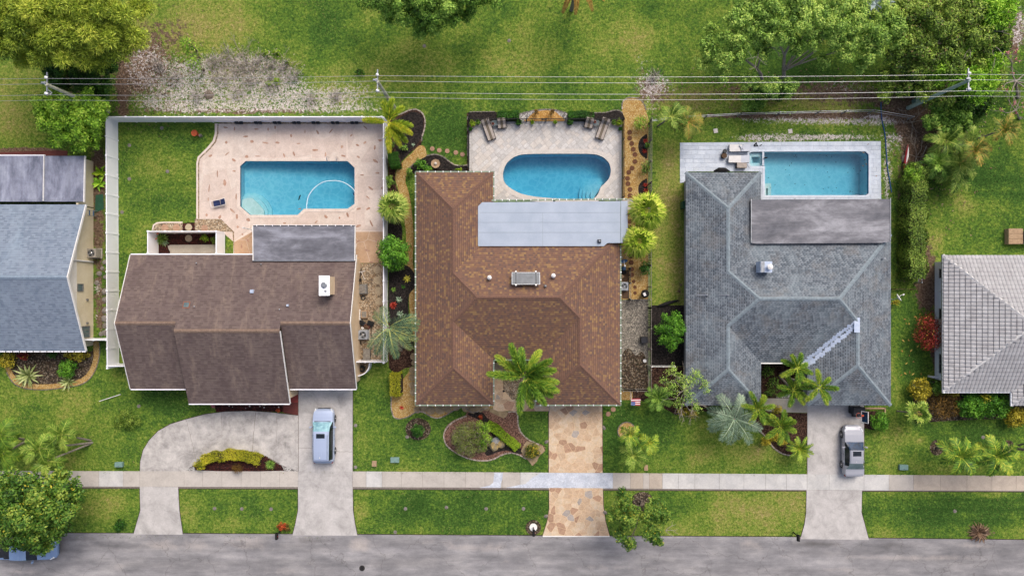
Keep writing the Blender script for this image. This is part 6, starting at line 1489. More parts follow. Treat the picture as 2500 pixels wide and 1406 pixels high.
def b_bench(t, g):
    for k in range(6): MB().box(g + Vector((0, (k-2.5)*.17, .42)), (.62, .13, .04)).build('slat', 'white_paint', t)
    for sx in (1, -1):
        for sy in (1, -1): MB().box(g + Vector((sx*.27, sy*.4, .2)), (.05, .05, .4)).build('leg', 'white_paint', t)
clutter('bench', 'white slatted bench beside the beige wall', 'bench', 874, 768, b_bench)
def b_crate(c, d, m='wood_brown', top='soil_and_shade'):
    def f(t, g):
        MB().box(g + Vector((0, 0, d[2]/2)), d, c).build('box', m, t); MB().box(g + Vector((0, 0, d[2]+.01)), (d[0]*.72, d[1]*.78, .02), c).build('lid', top, t)
    return f
clutter('planter_box', 'square pale planter beside the white slatted bench', 'planter', 891, 767, b_crate(0, (.6, .7, .35), 'clay_pale', 'wood_grey')); clutter('wood_bin', 'long pale wooden bin below the air conditioner', 'bin', 897, 864, b_crate(0, (.62, 1.02, .45), 'wood_grey', 'wood_grey'))
clutter('crate', 'black crate lying right of the dark bucket', 'crate', 906, 789, b_crate(-.35, (.6, .4, .3), 'black_metal', 'tyre')); clutter('crate', 'dark brown crate under the black crate', 'crate', 896, 797, b_crate(-.4, (.6, .3, .25), 'porch_dark_red', 'wood_brown')); clutter('crate', 'blue-black crate nearest the beige wall', 'crate', 885, 788, b_crate(-.5, (.55, .38, .35), 'hose_dark', 'black_metal'))
def b_bucket(r, h, m, inner='soil_and_shade'):
    def f(t, g): MB().lathe(g, [(r*.8, 0), (r, h), (r*.86, h), (r*.8, h*.85)], 16).build('pot', m, t); MB().lathe(g + Vector((0, 0, h*.84)), [(r*.82, 0), (r*.8, .02)], 14).build('filling', inner, t)
    return f
clutter('bucket', 'black bucket by the beige wall above the bench', 'bucket', 876, 739, b_bucket(.16, .4, 'tyre')); clutter('bucket', 'small white tub between crates and air conditioner', 'bucket', 886, 800, b_bucket(.13, .2, 'white_paint', 'white_paint'))
clutter('rake', 'small black yard tool on the gravel below the air conditioner', 'tool', 880, 836, lambda t, g: (MB().tube([g, g + Vector((.05, .45, .05))], .02, 6).build('handle', 'wood_brown', t), MB().box(g + Vector((-.02, -.08, .04)), (.22, .2, .05), .4, (.5, 1)).build('head', 'tyre', t)))
cw = smooth_loop([(903, 782), (906, 792), (908, 820), (907, 845), (905, 870), (899, 882)], 5, False); tag(recenter(MB().tube([(*p, .06) for p in GP(cw)], .018, 5).build('cable', 'hose_dark'), G(906, 820)), 'black cable running down the gravel side yard', 'cable')

# fountain / birdbath
def b_bath(t, g): MB().lathe(g, [(.25, 0), (.1, .1), (.09, .55), (.42, .68), (.42, .74), (.34, .7), (.1, .66)], 20).build('basin', 'clay_pale', t); MB().lathe(g + Vector((0, 0, .68)), [(.13, 0), (.13, .12), (.04, .2)], 12).build('finial', 'travertine_coping', t)
clutter('birdbath', 'pale stone birdbath in the black mulch bed', 'birdbath', 1065.5, 403, b_bath); clutter('birdbath', 'terracotta birdbath on the lawn beside the pink patio', 'birdbath', 482.5, 329, lambda t, g: (MB().lathe(g, [(.16, 0), (.08, .1), (.08, .5), (.3, .62), (.3, .68), (.22, .63)], 18).build('basin', 'terracotta', t), MB().box(g + Vector((.3, -.12, .12)), (.3, .25, .24), .5, (.7, .7)).build('base_rock', 'rock_grey', t)))

# chairs on patios
def lounger(label, px, py, ang, L, name='lounge_chair', group='covered patio chairs', back=.62):
    g = G(px, py, .04); R = Matrix.Rotation(ang, 3, 'Z'); t = T(name, label, 'chair' if L < 1.3 else 'lounger', g, group)
    def tp(*p): return R @ Vector(p) + g
    w = .36
    def cov(x0, x1, dz, mat, nm):
        pts = [(-L/2, .78), (-L/2+.25, .74), (-L/2+.5, .45), (L/2-.05, .42), (L/2, .1)]; m = MB(); N_ = len(pts)
        vs = [tp(x0, -(-p[0]), p[1]+dz) for p in pts] + [tp(x1, p[0], p[1]+dz) for p in pts]; lo = [v - Vector((0, 0, .05)) for v in vs]
        m.add(vs + lo, [(i, N_+i, N_+i+1, i+1) for i in range(N_-1)] + [(2*N_+i, 2*N_+i+1, 3*N_+i+1, 3*N_+i) for i in range(N_-1)] + [(i, i+1, 2*N_+i+1, 2*N_+i) for i in range(N_-1)] + [(N_+i+1, N_+i, 3*N_+i, 3*N_+i+1) for i in range(N_-1)])
        return m.build(nm, mat, t)
    # local +y points to the feet
    def prof(x0, x1, dz, mat, nm): return cov(x0, x1, dz, mat, nm)
    prof(-w, -.12, 0, 'cover_beige', 'cushion_cover'); prof(.12, w, 0, 'cover_beige', 'cushion_cover'); prof(-.12, .12, .012, 'towel_taupe', 'towel')
    for s in (1, -1):
        MB().box(tp(s*(w+.03), .05, .34), (.05, L*.95, .06), ang).build('arm', 'wicker_dark', t)
        for e in (-L/2+.08, L/2-.06): MB().box(tp(s*w, e, .2), (.06, .06, .4), ang).build('leg', 'wicker_dark', t)
    MB().box(tp(0, 0, .3), (w*2, L*.94, .05), ang).build('frame', 'wicker_dark', t); return t
A90 = math.pi
lounger('long covered lounger at the left end of the patio', 1193, 320, math.radians(180+20), 1.95); lounger('short covered armchair right of the left lounger', 1225, 305, math.radians(180+6), .9)
lounger('short covered armchair left of the right lounger', 1437, 304, math.radians(180-12), .9); lounger('long covered lounger at the right end of the patio', 1470, 318, math.radians(180-20), 1.95)
def table(label, px, py, ang):
    g = G(px, py, .04); t = T('side_table', label, 'table', g, 'glass side tables'); MB().box(g + Vector((0, 0, .45)), (.5, .5, .03), ang).build('top', 'glass_grey', t)
    for sx in (1, -1):
        for sy in (1, -1): MB().box(g + Matrix.Rotation(ang, 3, 'Z') @ Vector((sx*.22, sy*.22, .22)), (.04, .04, .44), ang).build('leg', 'wicker_dark', t)
table('glass side table between the two left chairs', 1208, 304, .2); table('glass side table between the two right chairs', 1454, 303, -.1)
for x, y, l in ((1204, 306, 'orange plant pot on the left glass side table'), (1451, 302, 'orange plant pot on the right glass side table')):
    clutter('flower_pot', l, 'plant pot', x, y, b_bucket(.11, .14, 'orange_plastic'), .51)
def potted(label, px, py, r, h, m, lf, pr=None, z=.04, group=None):
    t = T('potted_plant', label, 'potted plant', G(px, py, z), group); b_bucket(r, h, m)(t, G(px, py, z)); bush_mesh('foliage', G(px, py, z+h+(pr or r)*.5), (pr or r, pr or r, (pr or r)*.7), 260, .13, lf, t, seed=int(px)); return t

def sun_lounger(label, px, py, ang, kind):
    g = G(px, py, .04); R = Matrix.Rotation(ang, 3, 'Z'); t = T('sun_lounger', label, 'sun lounger', g)
    def tp(*p): return R @ Vector(p) + g
    if kind == 'navy':
        for s in (1, -1):
            MB().tube([tp(-.7, s*.3, .3), tp(.2, s*.3, .3), tp(.75, s*.3, .5)], .025, 6).build('frame', 'white_paint', t)
            MB().tube([tp(-.5, s*.3, .3), tp(-.6, s*.3, .02)], .022, 6).build('leg', 'white_paint', t); MB().tube([tp(.35, s*.3, .32), tp(.5, s*.3, .02)], .022, 6).build('leg', 'white_paint', t)
        for x in (-.7, .75): MB().tube([tp(x, -.3, .3 if x < 0 else .5), tp(x, .3, .3 if x < 0 else .5)], .025, 6).build('crossbar', 'white_paint', t)
        MB().box(tp(-.1, 0, .33), (.62, .5, .05), ang).build('seat', 'navy_fabric', t); MB().box(tp(.52, 0, .44), (.5, .5, .05), 0, M3=R @ Matrix.Rotation(-.35, 3, 'Y')).build('backrest', 'navy_fabric', t)
    else:
        for s in (1, -1):
            for x in (-.85, .85): MB().box(tp(x, s*.3, .15), (.06, .06, .3), ang).build('leg', 'galvanized', t)
        MB().box(tp(0, 0, .3), (1.95, .68, .05), ang).build('frame', 'utility_grey', t); MB().box(tp(-.38, 0, .38), (1.17, .66, .12), ang, (.97, .95)).build('seat_cushion', 'cushion_white', t)
        MB().box(tp(.58, 0, .45), (.78, .66, .11), 0, M3=R @ Matrix.Rotation(-.16, 3, 'Y')).build('back_cushion', 'cushion_shade', t)
    return t
sun_lounger('navy and white folding lounger on the pink patio', 536, 497, math.radians(12), 'navy')
sun_lounger('white cushioned sun lounger, upper of the two beside the spa', 1802, 364, 0, 'white'); sun_lounger('white cushioned sun lounger, lower of the two beside the spa', 1800, 391, 0, 'white')
clutter('ottoman', 'grey cushioned ottoman below the white sun loungers', 'ottoman', 1807, 406, lambda t, g: (MB().box(g + Vector((0, 0, .2)), (.9, .45, .4)).build('base', 'wicker_dark', t), MB().box(g + Vector((0, 0, .44)), (.94, .5, .1), 0, (.96, .94)).build('cushion', 'towel_taupe' if False else 'cover_beige', t)), .04)
clutter('side_table', 'small round black table left of the sun loungers', 'table', 1766, 372, lambda t, g: (MB().lathe(g, [(.1, 0), (.1, .4), (.2, .4), (.2, .44)], 18).build('top', 'tyre', t), MB().lathe(g + Vector((0, 0, .44)), [(.15, 0), (.15, .01)], 14).build('inset', 'glass_dark', t)), .04)
clutter('side_table', 'round dark wicker table just below the small black table', 'table', 1765, 382, lambda t, g: (MB().lathe(g, [(.24, 0), (.26, .3), (.26, .38)], 18).build('drum', 'wicker_dark', t), MB().lathe(g + Vector((0, 0, .38)), [(.24, 0), (.24, .02)], 18).build('top', 'wood_brown', t)), .04)
clutter('towel', 'pale crumpled towel lying across the upper sun lounger', 'towel', 1806, 366, lambda t, g: [MB().box(g + Vector((x, y, .12)), (.6, .12, .05), r, (.8, .7)).build('fold', 'cushion_shade', t) for x, y, r in ((-.05, .1, -.9), (.1, .12, 1.1), (.25, -.2, 0))], .45)
clutter('weights', 'scattered small black objects on the pool deck edge', 'debris', 1845, 354, lambda t, g: [MB().box(g + Vector((x, y, .05)), (.2, .08, .1), r, (.8, .8)).build('piece', 'tyre', t) for x, y, r in ((0, .06, .4), (-.15, -.03, 1.2), (.12, -.08, 2.2), (.45, -.05, .6), (-.05, -.12, 0), (.0, .14, 1.0))], .04)
clutter('bird', 'small dark bird perched on the spa wall', 'bird', 1868, 386.5, lambda t, g: (MB().tube([g + Vector((-.2, -.03, .08)), g + Vector((-.08, -.01, .13)), g + Vector((.08, .02, .15)), g + Vector((.2, .05, .12))], [.02, .07, .06, .01], 8).build('body', 'tyre', t), MB().box(g + Vector((0, 0, .03)), (.02, .06, .07)).build('feet', 'dark_plastic', t)), .05)
clutter('patio_sofa', 'dark covered seat peeking out above the grey roof edge', 'seat', 1759, 419.5, lambda t, g: (MB().tube([g + Vector((-.75, 0, .35)), g + Vector((-.3, .1, .45)), g + Vector((.3, .08, .45)), g + Vector((.75, 0, .3))], [.05, .2, .2, .05], 10).build('cover', 'tyre', t), MB().box(g + Vector((0, 0, .15)), (1.1, .3, .3)).build('base', 'black_metal', t)), .04)

# bins, hoop, mailboxes, boxes
def bin_(label, px, py, ang, m, d=(.75, .6, 1.0), z=.03, wh=True):
    g = G(px, py, z); R = Matrix.Rotation(ang, 3, 'Z'); t = T('wheelie_bin', label, 'bin', g)
    MB().box(g + Vector((0, 0, d[2]/2)), d, ang, (1.08, 1.08)).build('body', m, t); MB().box(g + Vector((0, 0, d[2]+.03)), (d[0]*1.12, d[1]*1.12, .07), ang, (.92, .9)).build('lid', m, t)
    MB().tube([g + R @ Vector((-d[0]*.5, d[1]*.6, d[2]*.95)), g + R @ Vector((d[0]*.5, d[1]*.6, d[2]*.95))], .02, 6).build('handle', m, t)
    for s in (1, -1): MB().tube([g + R @ Vector((s*d[0]*.42, d[1]*.45, .1)), g + R @ Vector((s*d[0]*.5, d[1]*.45, .1))], .1, 12).build('wheel', 'tyre', t)
    return t
bin_('black wheeled bin at the top of the sedan driveway', 2084, 999, 0, 'dark_plastic', (1.0, .62, 1.0))
bin_('dark bin standing on the grey gravel beside the board fence', 1570, 829, 0, 'dark_plastic', (.55, .5, .6)); bin_('green bin half under the eave of the grey house', 1666, 503, 0, 'green_plastic', (.4, .6, .9))
g = G(2108, 1012, .03); t = T('basketball_hoop', 'portable basketball hoop with blue backboard beside the black bin', 'basketball hoop', g)
hz = 2.1; bc = W(2112, 1018, hz)
MB().box((bc.x+.2, bc.y, .15), (.8, .6, .3)).build('base', 'dark_plastic', t); MB().tube([(bc.x+.45, bc.y, .2), (bc.x+.4, bc.y, 1.6), (bc.x+.05, bc.y, hz+.1)], .05, 8).build('pole', 'dark_plastic', t)
Rb = Matrix.Rotation(.45, 3, 'Y'); fb = MB().box(bc, (.05, 1.02, .66), 0, M3=Rb).build('backboard', 'window_blue', t); fr_ = MB()
for s in (1, -1): fr_.box(bc + Rb @ Vector((-.03, 0, s*.33)), (.05, 1.05, .05), 0, M3=Rb); fr_.box(bc + Rb @ Vector((-.03, s*.5, 0)), (.05, .05, .66), 0, M3=Rb)
fr_.build('frame', 'white_paint', fb); hc_ = bc + Vector((-.5, .12, -.1)); MB().tube([hc_ + Vector((math.cos(a)*.24, math.sin(a)*.24, 0)) for a in [i*math.tau/18 for i in range(19)]], .014, 6, False).build('rim', 'orange_plastic', t); MB().box(bc + Vector((-.14, .12, -.1)), (.22, .14, .05)).build('rim_bracket', 'orange_plastic', t)
nb = MB()
for i in range(8): a = i*math.tau/8; nb.tube([hc_ + Vector((math.cos(a)*.24, math.sin(a)*.24, 0)), hc_ + Vector((math.cos(a+.3)*.15, math.sin(a+.3)*.15, -.4))], .006, 4)
nb.build('net', 'white_paint', t)
def mailbox(label, px, py, tx, ty, ring=False):
    g = G(px, py); t = T('mailbox', label, 'mailbox', g); top = Vector((g.x, g.y, 1.05))
    MB().tube([g, top], .06, 8).build('post', 'black_metal', t)
    MB().box(top + Vector((0, -.12, .12)), (.24, .56, .2)).tube([top + Vector((0, -.4, .2)), top + Vector((0, .16, .2))], .12, 12).build('box', 'tyre', t)
    MB().box(top + Vector((.13, -.1, .2)), (.015, .05, .14)).build('flag', 'red_plastic', t)
    if ring: MB().lathe(g, [(.36, 0), (.36, .1), (.2, .1)], 20).build('base_ring', 'white_paint', t)
    return t
mailbox('black mailbox beside the orange-red flowering shrub', 686, 1294, 0, 0); mailbox('black mailbox on a round white base by the flagstone driveway', 1302, 1286, 0, 0, True); mailbox('black mailbox at the kerb left of the right driveway', 1936, 1298, 0, 0)
slab('gravel_ring', [(1302+19*math.cos(a), 1287+19*math.sin(a)) for a in [i*math.tau/20 for i in range(20)]], .015, 'leaf_litter', None, kind='structure')
def ubox(label, px, py, w, h, m, z=.25, name='utility_box'):
    g = G(px, py); t = T(name, label, 'utility box', g); MB().box(g + Vector((0, 0, z/2)), (w*M, h*M, z)).build('case', m, t); MB().box(g + Vector((0, 0, z+.02)), (w*M*1.06, h*M*1.08, .04), 0, (.95, .93)).build('lid', m, t)
    MB().box(g + Vector((0, -h*M*.3, z+.045)), (w*M*.2, .03, .012)).build('handle', 'dark_plastic', t); return t
ubox('green utility box on the lawn above the long pale sidewalk', 965, 1121, 20, 12, 'utility_green'); ubox('grey-green utility box at the lawn edge left of the loop driveway', 294, 1132, 18, 11, 'utility_green', .3); ubox('blue-green utility box on the lawn right of the sedan', 2203, 1139, 20, 12, 'utility_green')
ubox('small square meter cover beside the green utility box', 914, 1131, 11, 13, 'clay_pale', .05, 'meter_cover'); ubox('small square meter cover near the three windblown palms', 1577, 1141, 9, 13, 'clay_pale', .05, 'meter_cover')
for x, y, l in ((913, 1130.5, ''), (1577, 1141, '')):
    pass
# basking paver squares, white stick, boards, hoses
def stone_disc(label, px, py, r, mat, z=.05, group='round stepping stones', sides=18):
    g = G(px, py); R = random.Random(int(px*7+py)); o = MB().prism([(g.x+math.cos(a)*r*M*R.uniform(.96, 1.04), g.y+math.sin(a)*r*M*R.uniform(.96, 1.04)) for a in [i*math.tau/sides for i in range(sides)]], -.03, z).build('stepping_stone', mat)
    tag(recenter(o, g), label, 'stepping stone', group); return o
for i, (x, y, m) in enumerate([(1055.5, 363.5, 'step_pink'), (1072.5, 367.5, 'step_pink'), (1092, 369, 'step_pink'), (1113, 373, 'step_pink'), (1129, 377.5, 'step_pink')]):
    stone_disc(ORD[i] + ' stepping stone from the left, on the lawn left of the travertine patio', x, y, 5.6, m, group='stepping stones on the lawn left of the patio')
for i, (x, y) in enumerate([(1537, 324), (1537, 338), (1542, 351), (1546, 365), (1550, 378), (1550, 395), (1543, 411), (1535, 421), (1532, 436), (1533, 449), (1538, 463), (1538, 478), (1537, 524), (1537, 540), (1540, 556), (1540, 626), (1541, 641), (1542, 657), (1542, 671), (1547, 687), (1550, 701), (1550, 715)]):
    stone_disc(ORD[i] + ' round brown stepping stone from the top, on the gold gravel side yard', x, y, 6 if y < 680 else 4.4, 'step_brown', group='brown stepping stones in the right side yard')
for i, (x, y) in enumerate([(921, 659), (922, 684.5), (924, 710), (925.5, 735.5), (928, 760)]): stone_disc(ORD[i] + ' large cream stepping stone from the top, beside the white fence', x, y, 9.3, 'step_cream', group='cream stepping stones by the white fence')
for x, y, m, l in [(403, 556, 'step_pink', 'pinkish stepping stone at the left of the gravel strip'), (431, 556, 'step_pink', 'second stepping stone of the gravel strip'), (461, 555, 'step_cream', 'cream stepping stone between the two gravel strips'), (500, 557, 'step_pink', 'pinkish stepping stone in the wide gravel patch'), (461, 582, 'step_cream', 'cream stepping stone inside the small mulch courtyard')]: stone_disc(l, x, y, 8.5, m)
for x, y, l in ((1485, 1010, 'round brown stepping stone just right of the flagstone driveway, lower one'), (1497, 999, 'round brown stepping stone just right of the flagstone driveway, upper one')): stone_disc(l, x, y, 6, 'step_pink')
for x, y, l in ((1747, 320, 'small square paver on the grass left of centre above the deck'), (1929, 321, 'small square paver on the grass right of centre above the deck')): tag(recenter(MB().box(G(x, y, .03), (.38, .4, .06), .15).build('paver', 'travertine_coping'), G(x, y)), l, 'paver')
tag(recenter(MB().tube([G(243, 979, .05), G(296, 962, .12)], .035, 6).build('white_pole', 'white_paint'), G(270, 970)), 'thin white pole lying on the front lawn', 'pole')
tag(recenter(MB().tube([(*p, .05) for p in GP(smooth_loop([(2150, 250), (2152, 290), (2160, 330), (2163, 370), (2166, 410), (2171, 440), (2176, 470)], 5, False))], .045, 6).build('hose', 'hose_blue'), G(2165, 400)), 'dark blue hose lying along the sand right of the long pool', 'hose')
bt = T('kayak', 'narrow red and white kayak leaning by the bare strip', 'kayak', G(2207, 390)); MB().tube([G(2212, 355, .3), G(2210, 375, .3), G(2206, 400, .3), G(2202, 415, .3)], [.02, .16, .17, .02], 10).build('hull', 'red_plastic', bt); MB().tube([G(2212, 362, .42), G(2209, 385, .44), G(2205, 405, .42)], [.02, .1, .02], 8).build('deck', 'white_paint', bt); MB().box(G(2208, 388, .06), (.5, .6, .12)).build('cradle', 'wood_grey', bt)
# satellite dishes
def dish(label, px, py, z, mat, r, ang, arm=True, fa=1):
    c = W(px, py, z); t = T('satellite_dish', label, 'satellite dish', Vector((c.x, c.y, z-.5))); R_ = Matrix.Rotation(ang, 3, 'Z') @ Matrix.Rotation(1.05, 3, 'Y'); mb = MB(); vs = []; fs = []; n = 18
    for k, q in enumerate((0.02, .5, 1)):
        for j in range(n): a = j*math.tau/n; vs.append(c + R_ @ Vector((math.cos(a)*r*q, math.sin(a)*r*q, q*q*.12)))
    for k in range(2):
        for j in range(n): fs.append((k*n+j, k*n+(j+1) % n, (k+1)*n+(j+1) % n, (k+1)*n+j))
    vs2 = [v - R_ @ Vector((0, 0, .02)) for v in vs]; mb.add(vs, fs); mb.add(vs2, [tuple(reversed(f)) for f in fs]); mb.build('reflector', mat, t)
    MB().tube([c, c + R_ @ Vector((.3, 0, .35)), c + R_ @ Vector((.15, 0, .5))], .02, 6).build('feed_arm', 'white_paint', t); MB().box(c + R_ @ Vector((.15, 0, .52)), (.14, .1, .1), ang).build('receiver', 'white_paint', t)
    MB().tube([c, c + Vector((-.3*math.cos(ang)*fa, -.3*math.sin(ang)*fa, -.3)), c + Vector((-.8*fa, 0, -.55))], .03, 6).build('mount', 'galvanized', t)
dish('white satellite dish on the right eave of the grey hip house', 2192, 727, 2.6, 'white_paint', .36, .6); dish('blue-grey satellite dish beside the right eave of the centre house', 1523, 635, 2.4, 'blue_dish', .32, -1.4, fa=1)
# flag by the centre house
fg = W(1552, 981, 1.1); t = T('flag', 'striped red and white flag with blue field on a short pole', 'flag', Vector((fg.x, fg.y, 0)))
MB().tube([(fg.x-.5, fg.y+.9, 0), (fg.x-.48, fg.y+.9, 1.25), (fg.x-.42, fg.y+.1, 1.2)], .02, 6).build('pole', 'white_paint', t)
for i in range(7): MB().box(fg + Vector((.02*math.sin(i), .27-i*.09, .02*math.sin(i*1.3))), (.86, .088, .012), .03*math.sin(i)).build('stripe', 'flag_red' if i % 2 == 0 else 'white_paint', t)
MB().box(fg + Vector((-.24, -.14, .03)), (.38, .34, .014)).build('blue_field', 'flag_blue', t)
st = MB()
for i in range(12): st.box(fg + Vector((-.38 + (i % 4)*.09, -.25 + (i//4)*.1, .04)), (.03, .03, .006), .7)
st.build('stars', 'white_paint', t, kind='stuff')
# path lights and sprinkler rings
def light(label, px, py, z=.04): 
    g = G(px, py, z); t = T('path_light', label, 'path light', g, 'black path lights'); MB().lathe(g, [(.03, 0), (.03, .3), (.11, .32), (.02, .38)], 10).build('lamp', 'tyre', t)
for x, y, l in ((1230, 953, 'black path light left of the walkway gravel'), (1261, 974, 'black path light below the walkway gravel')): light(l, x, y)
for x, y, w_ in [(524, 1240.5, 'left of three on the verge below the loop driveway'), (590.5, 1241.5, 'middle of three on the verge below the loop driveway'), (662, 1242, 'right of three on the verge below the loop driveway'), (990, 1241, 'leftmost on the verge below the long sidewalk'), (1090, 1238, 'second from the left on the verge below the long sidewalk'), (1187, 1241, 'third from the left on the verge below the long sidewalk'), (1278, 1241, 'on the verge nearest the flagstone driveway'), (316, 355, 'upper one beside the tall white fence'), (316, 437, 'lower one beside the tall white fence'), (395, 313, 'near the rear fence of the walled lawn'), (409, 419, 'in the middle of the walled lawn'), (1243, 100, 'in the middle of the rear lawn'), (1036, 113, 'below the tree at the top edge'), (868, 1038, 'beside the minivan driveway'), (994, 1066, 'left of the round mulch ring'), (868, 1140, 'at the corner of minivan driveway and sidewalk'), (965, 1298, 'at the road edge right of the minivan driveway'), (2400, 1067, 'above the two leaning palms'), (2331, 1247, 'on the right verge by the frond pile'), (339, 991, 'below the brown gable roof'), (298, 518, 'at the foot of the tall white fence')]:
    g = G(x, y); o = MB().lathe(g, [(.17, 0), (.17, .025), (.07, .03), (.07, .05), (.03, .06)], 12).build('sprinkler_head', 'rock_grey'); tag(recenter(o, g), 'small grey sprinkler ring ' + w_, 'sprinkler', 'sprinkler rings in the lawns')
def shed(): 
    g = G(2472, 578); t = T('crate_stack', 'low tan wooden deck box at the right edge of the lawn', 'deck box', g); MB().box(g + Vector((-.1, 0, .25)), (1.3, 1.45, .5)).build('box', 'clay_pale', t)
    for k in range(3): MB().box(g + Vector((-.1, (k-1)*.48, .53)), (1.32, .46, .05)).build('board', 'clay_pale', t)
    MB().box(g + Vector((1.1, -.1, .35)), (.8, 1.2, .7)).build('cabinet', 'utility_grey', t); MB().box(g + Vector((1.1, -.1, .72)), (.6, 1.0, .03)).build('hatch', 'tyre', t)
shed()
clutter('step_ladder', 'small metal ladder beside the cream wall near the top', 'ladder', 231, 522, lambda t, g: ([MB().tube([g + Vector((-.35, s*.22, 1.4)), g + Vector((.3, s*.26, .02))], .025, 6).build('rail', 'galvanized', t) for s in (1, -1)], [MB().box(g + Vector((-.35 + k*.16, 0, 1.4-k*.34)), (.1, .42, .03)).build('rung', 'blue_dish', t) for k in range(4)]))
clutter('trash_bag', 'dark tarp bundle lying at the top of the round green tree', 'tarp', 1632, 741, lambda t, g: MB().tube([g + Vector((-1.1, -.25, .1)), g + Vector((-.5, -.1, .16)), g + Vector((.1, .1, .15)), g + Vector((.9, .3, .1))], [.06, .16, .17, .06], 8).build('tarp', 'tyre', t))
clutter('barbecue', 'dark round barbecue in the corner by the grey cross fence', 'barbecue', 1572, 717, lambda t, g: (MB().lathe(g, [(.1, .1), (.3, .4), (.38, .6), (.34, .75), (.1, .85)], 18).build('bowl', 'tyre', t), MB().box(g + Vector((-.1, -.05, .88)), (.22, .3, .05), .4).build('lid_handle', 'white_paint', t), [MB().tube([g + Vector((math.cos(a)*.15, math.sin(a)*.15, .45)), g + Vector((math.cos(a)*.35, math.sin(a)*.35, 0))], .02, 5).build('leg', 'black_metal', t) for a in (0, 2.1, 4.2)]))
clutter('garbage_can', 'small white pot on the dark gravel by the fence', 'pot', 1573, 880, b_bucket(.16, .25, 'white_paint', 'white_paint'))
clutter('pump', 'blue and black pool pump beside the grey fence', 'pump', 1521, 665, lambda t, g: (MB().tube([g + Vector((-.2, 0, .3)), g + Vector((.25, 0, .3))], .15, 12).build('motor', 'tyre', t), MB().lathe(g + Vector((.0, .35, 0)), [(.2, 0), (.2, .6), (.1, .7)], 14).build('filter', 'blue_dish', t), MB().lathe(g + Vector((-.1, -.4, 0)), [(.16, 0), (.16, .3), (.08, .36)], 12).build('strainer', 'clay_pale', t)))
# ------------------------------------------------------------------ garden beds (ground coverings)
def bed(name, px, z, mat, k=5, label=None, **kw):
    o = slab(name, px, z, mat, None, z0=-.05, smooth=k, kind='structure', **kw); return o
b1 = bed('mulch_bed', [(949, 282), (975, 279), (998, 269), (1020, 269), (1034, 281), (1038, 297), (1036, 318), (1030, 335), (1029, 352), (1021, 359), (1004, 372), (985, 390), (975, 402), (966, 418), (965, 445), (972, 470), (980, 500), (978, 560), (980, 620), (1008, 655), (1016, 680), (1014, 700), (1000, 718), (997, 740), (998, 775), (1002, 800), (1010, 850), (1008, 890), (990, 898), (950, 898), (949, 700), (949, 500)], .018, 'mulch_brown', 3)
edging('edging_stone', [(966, 281), (980, 279), (998, 270), (1018, 268), (1033, 279), (1038, 297), (1036, 318), (1030, 335), (1030, 355)], ['brick_edge', 'brick_edge_grey', 'brick_edge'], b1, .42, .14, .12)
bed('black_mulch', [(952, 650), (985, 640), (1003, 652), (1015, 672), (1016, 694), (1004, 712), (997, 728), (998, 780), (992, 795), (952, 795)], .024, 'mulch_black', 4)
bed('black_mulch', [(965, 810), (1002, 795), (1010, 840), (1008, 850), (990, 852), (966, 850)], .024, 'mulch_black', 4); bed('black_mulch', [(950, 540), (978, 545), (982, 580), (975, 600), (950, 600)], .024, 'mulch_black', 4)
bed('black_mulch', [(966, 300), (985, 284), (1005, 273), (1024, 278), (1033, 292), (1032, 318), (1024, 345), (1000, 372), (975, 395), (966, 370)], .022, 'mulch_black', 5)
gp = bed('gravel_path', [(1022, 357), (1036, 358), (1041, 373), (1040, 382), (1022, 392), (1002, 408), (993, 425), (990, 445), (998, 470), (1006, 520), (1010, 580), (1008, 640), (1016, 680), (1030, 690), (1030, 900), (1014, 905), (1012, 840), (1004, 790), (999, 740), (1001, 716), (1014, 700), (1014, 672), (1000, 652), (986, 640), (992, 580), (984, 520), (972, 462), (966, 440), (968, 418), (978, 402), (990, 388), (1006, 374)], .03, 'gravel_gold', 3)
b2 = bed('black_mulch', [(1012, 402), (1024, 393), (1040, 382), (1050, 379), (1062, 378), (1078, 382), (1094, 394), (1108, 403), (1125, 405), (1142, 403), (1143, 424), (1000, 424), (1000, 410)], .02, 'mulch_black', 4)
edging('edging_stone', [(1040, 381), (1062, 377), (1080, 382), (1096, 394), (1110, 403), (1128, 405), (1141, 403)], ['brick_edge_grey', 'brick_edge_grey', 'brick_edge'], b2, .42, .13, .1)
edging('edging_stone', [(997, 412), (1015, 396), (1030, 387)], ['brick_edge_grey'], b2, .42, .1, .08)
b3 = bed('black_mulch', [(1140, 276), (1150, 273), (1213, 274), (1213, 297), (1147, 297), (1147, 420), (1141, 420), (1141, 290)], .02, 'mulch_black', 1); edging('edging_stone', [(1141.5, 276), (1141.5, 418)], ['brick_edge_grey', 'mulch_brown'], b3, .34, .12, .1); edging('edging_stone', [(1146, 274), (1212, 273)], ['brick_edge_grey'], b3, .3, .1, .12)
b4 = bed('gravel_bed', [(1268, 279), (1300, 271), (1325, 268), (1355, 269), (1385, 277), (1386, 297), (1268, 297)], .02, 'gravel_white', 1); bed('gravel_bed', [(1285, 297), (1290, 288), (1302, 277), (1325, 270), (1352, 272), (1364, 281), (1375, 297)], .026, 'gravel_orange', 4)
edging('edging_stone', [(1268, 278.5), (1300, 270.5), (1325, 267.5), (1355, 268.5), (1386, 276.5)], ['brick_edge_grey'], b4, .3, .1, .1)
b5 = bed('black_mulch', [(1450, 277), (1470, 276), (1485, 275), (1500, 270), (1512, 271), (1521, 279), (1520, 297), (1450, 297)], .02, 'mulch_black', 3); edging('edging_stone', [(1450, 276), (1480, 275), (1500, 269.5), (1514, 271), (1523, 280)], ['brick_edge_grey'], b5, .36, .12, .1)
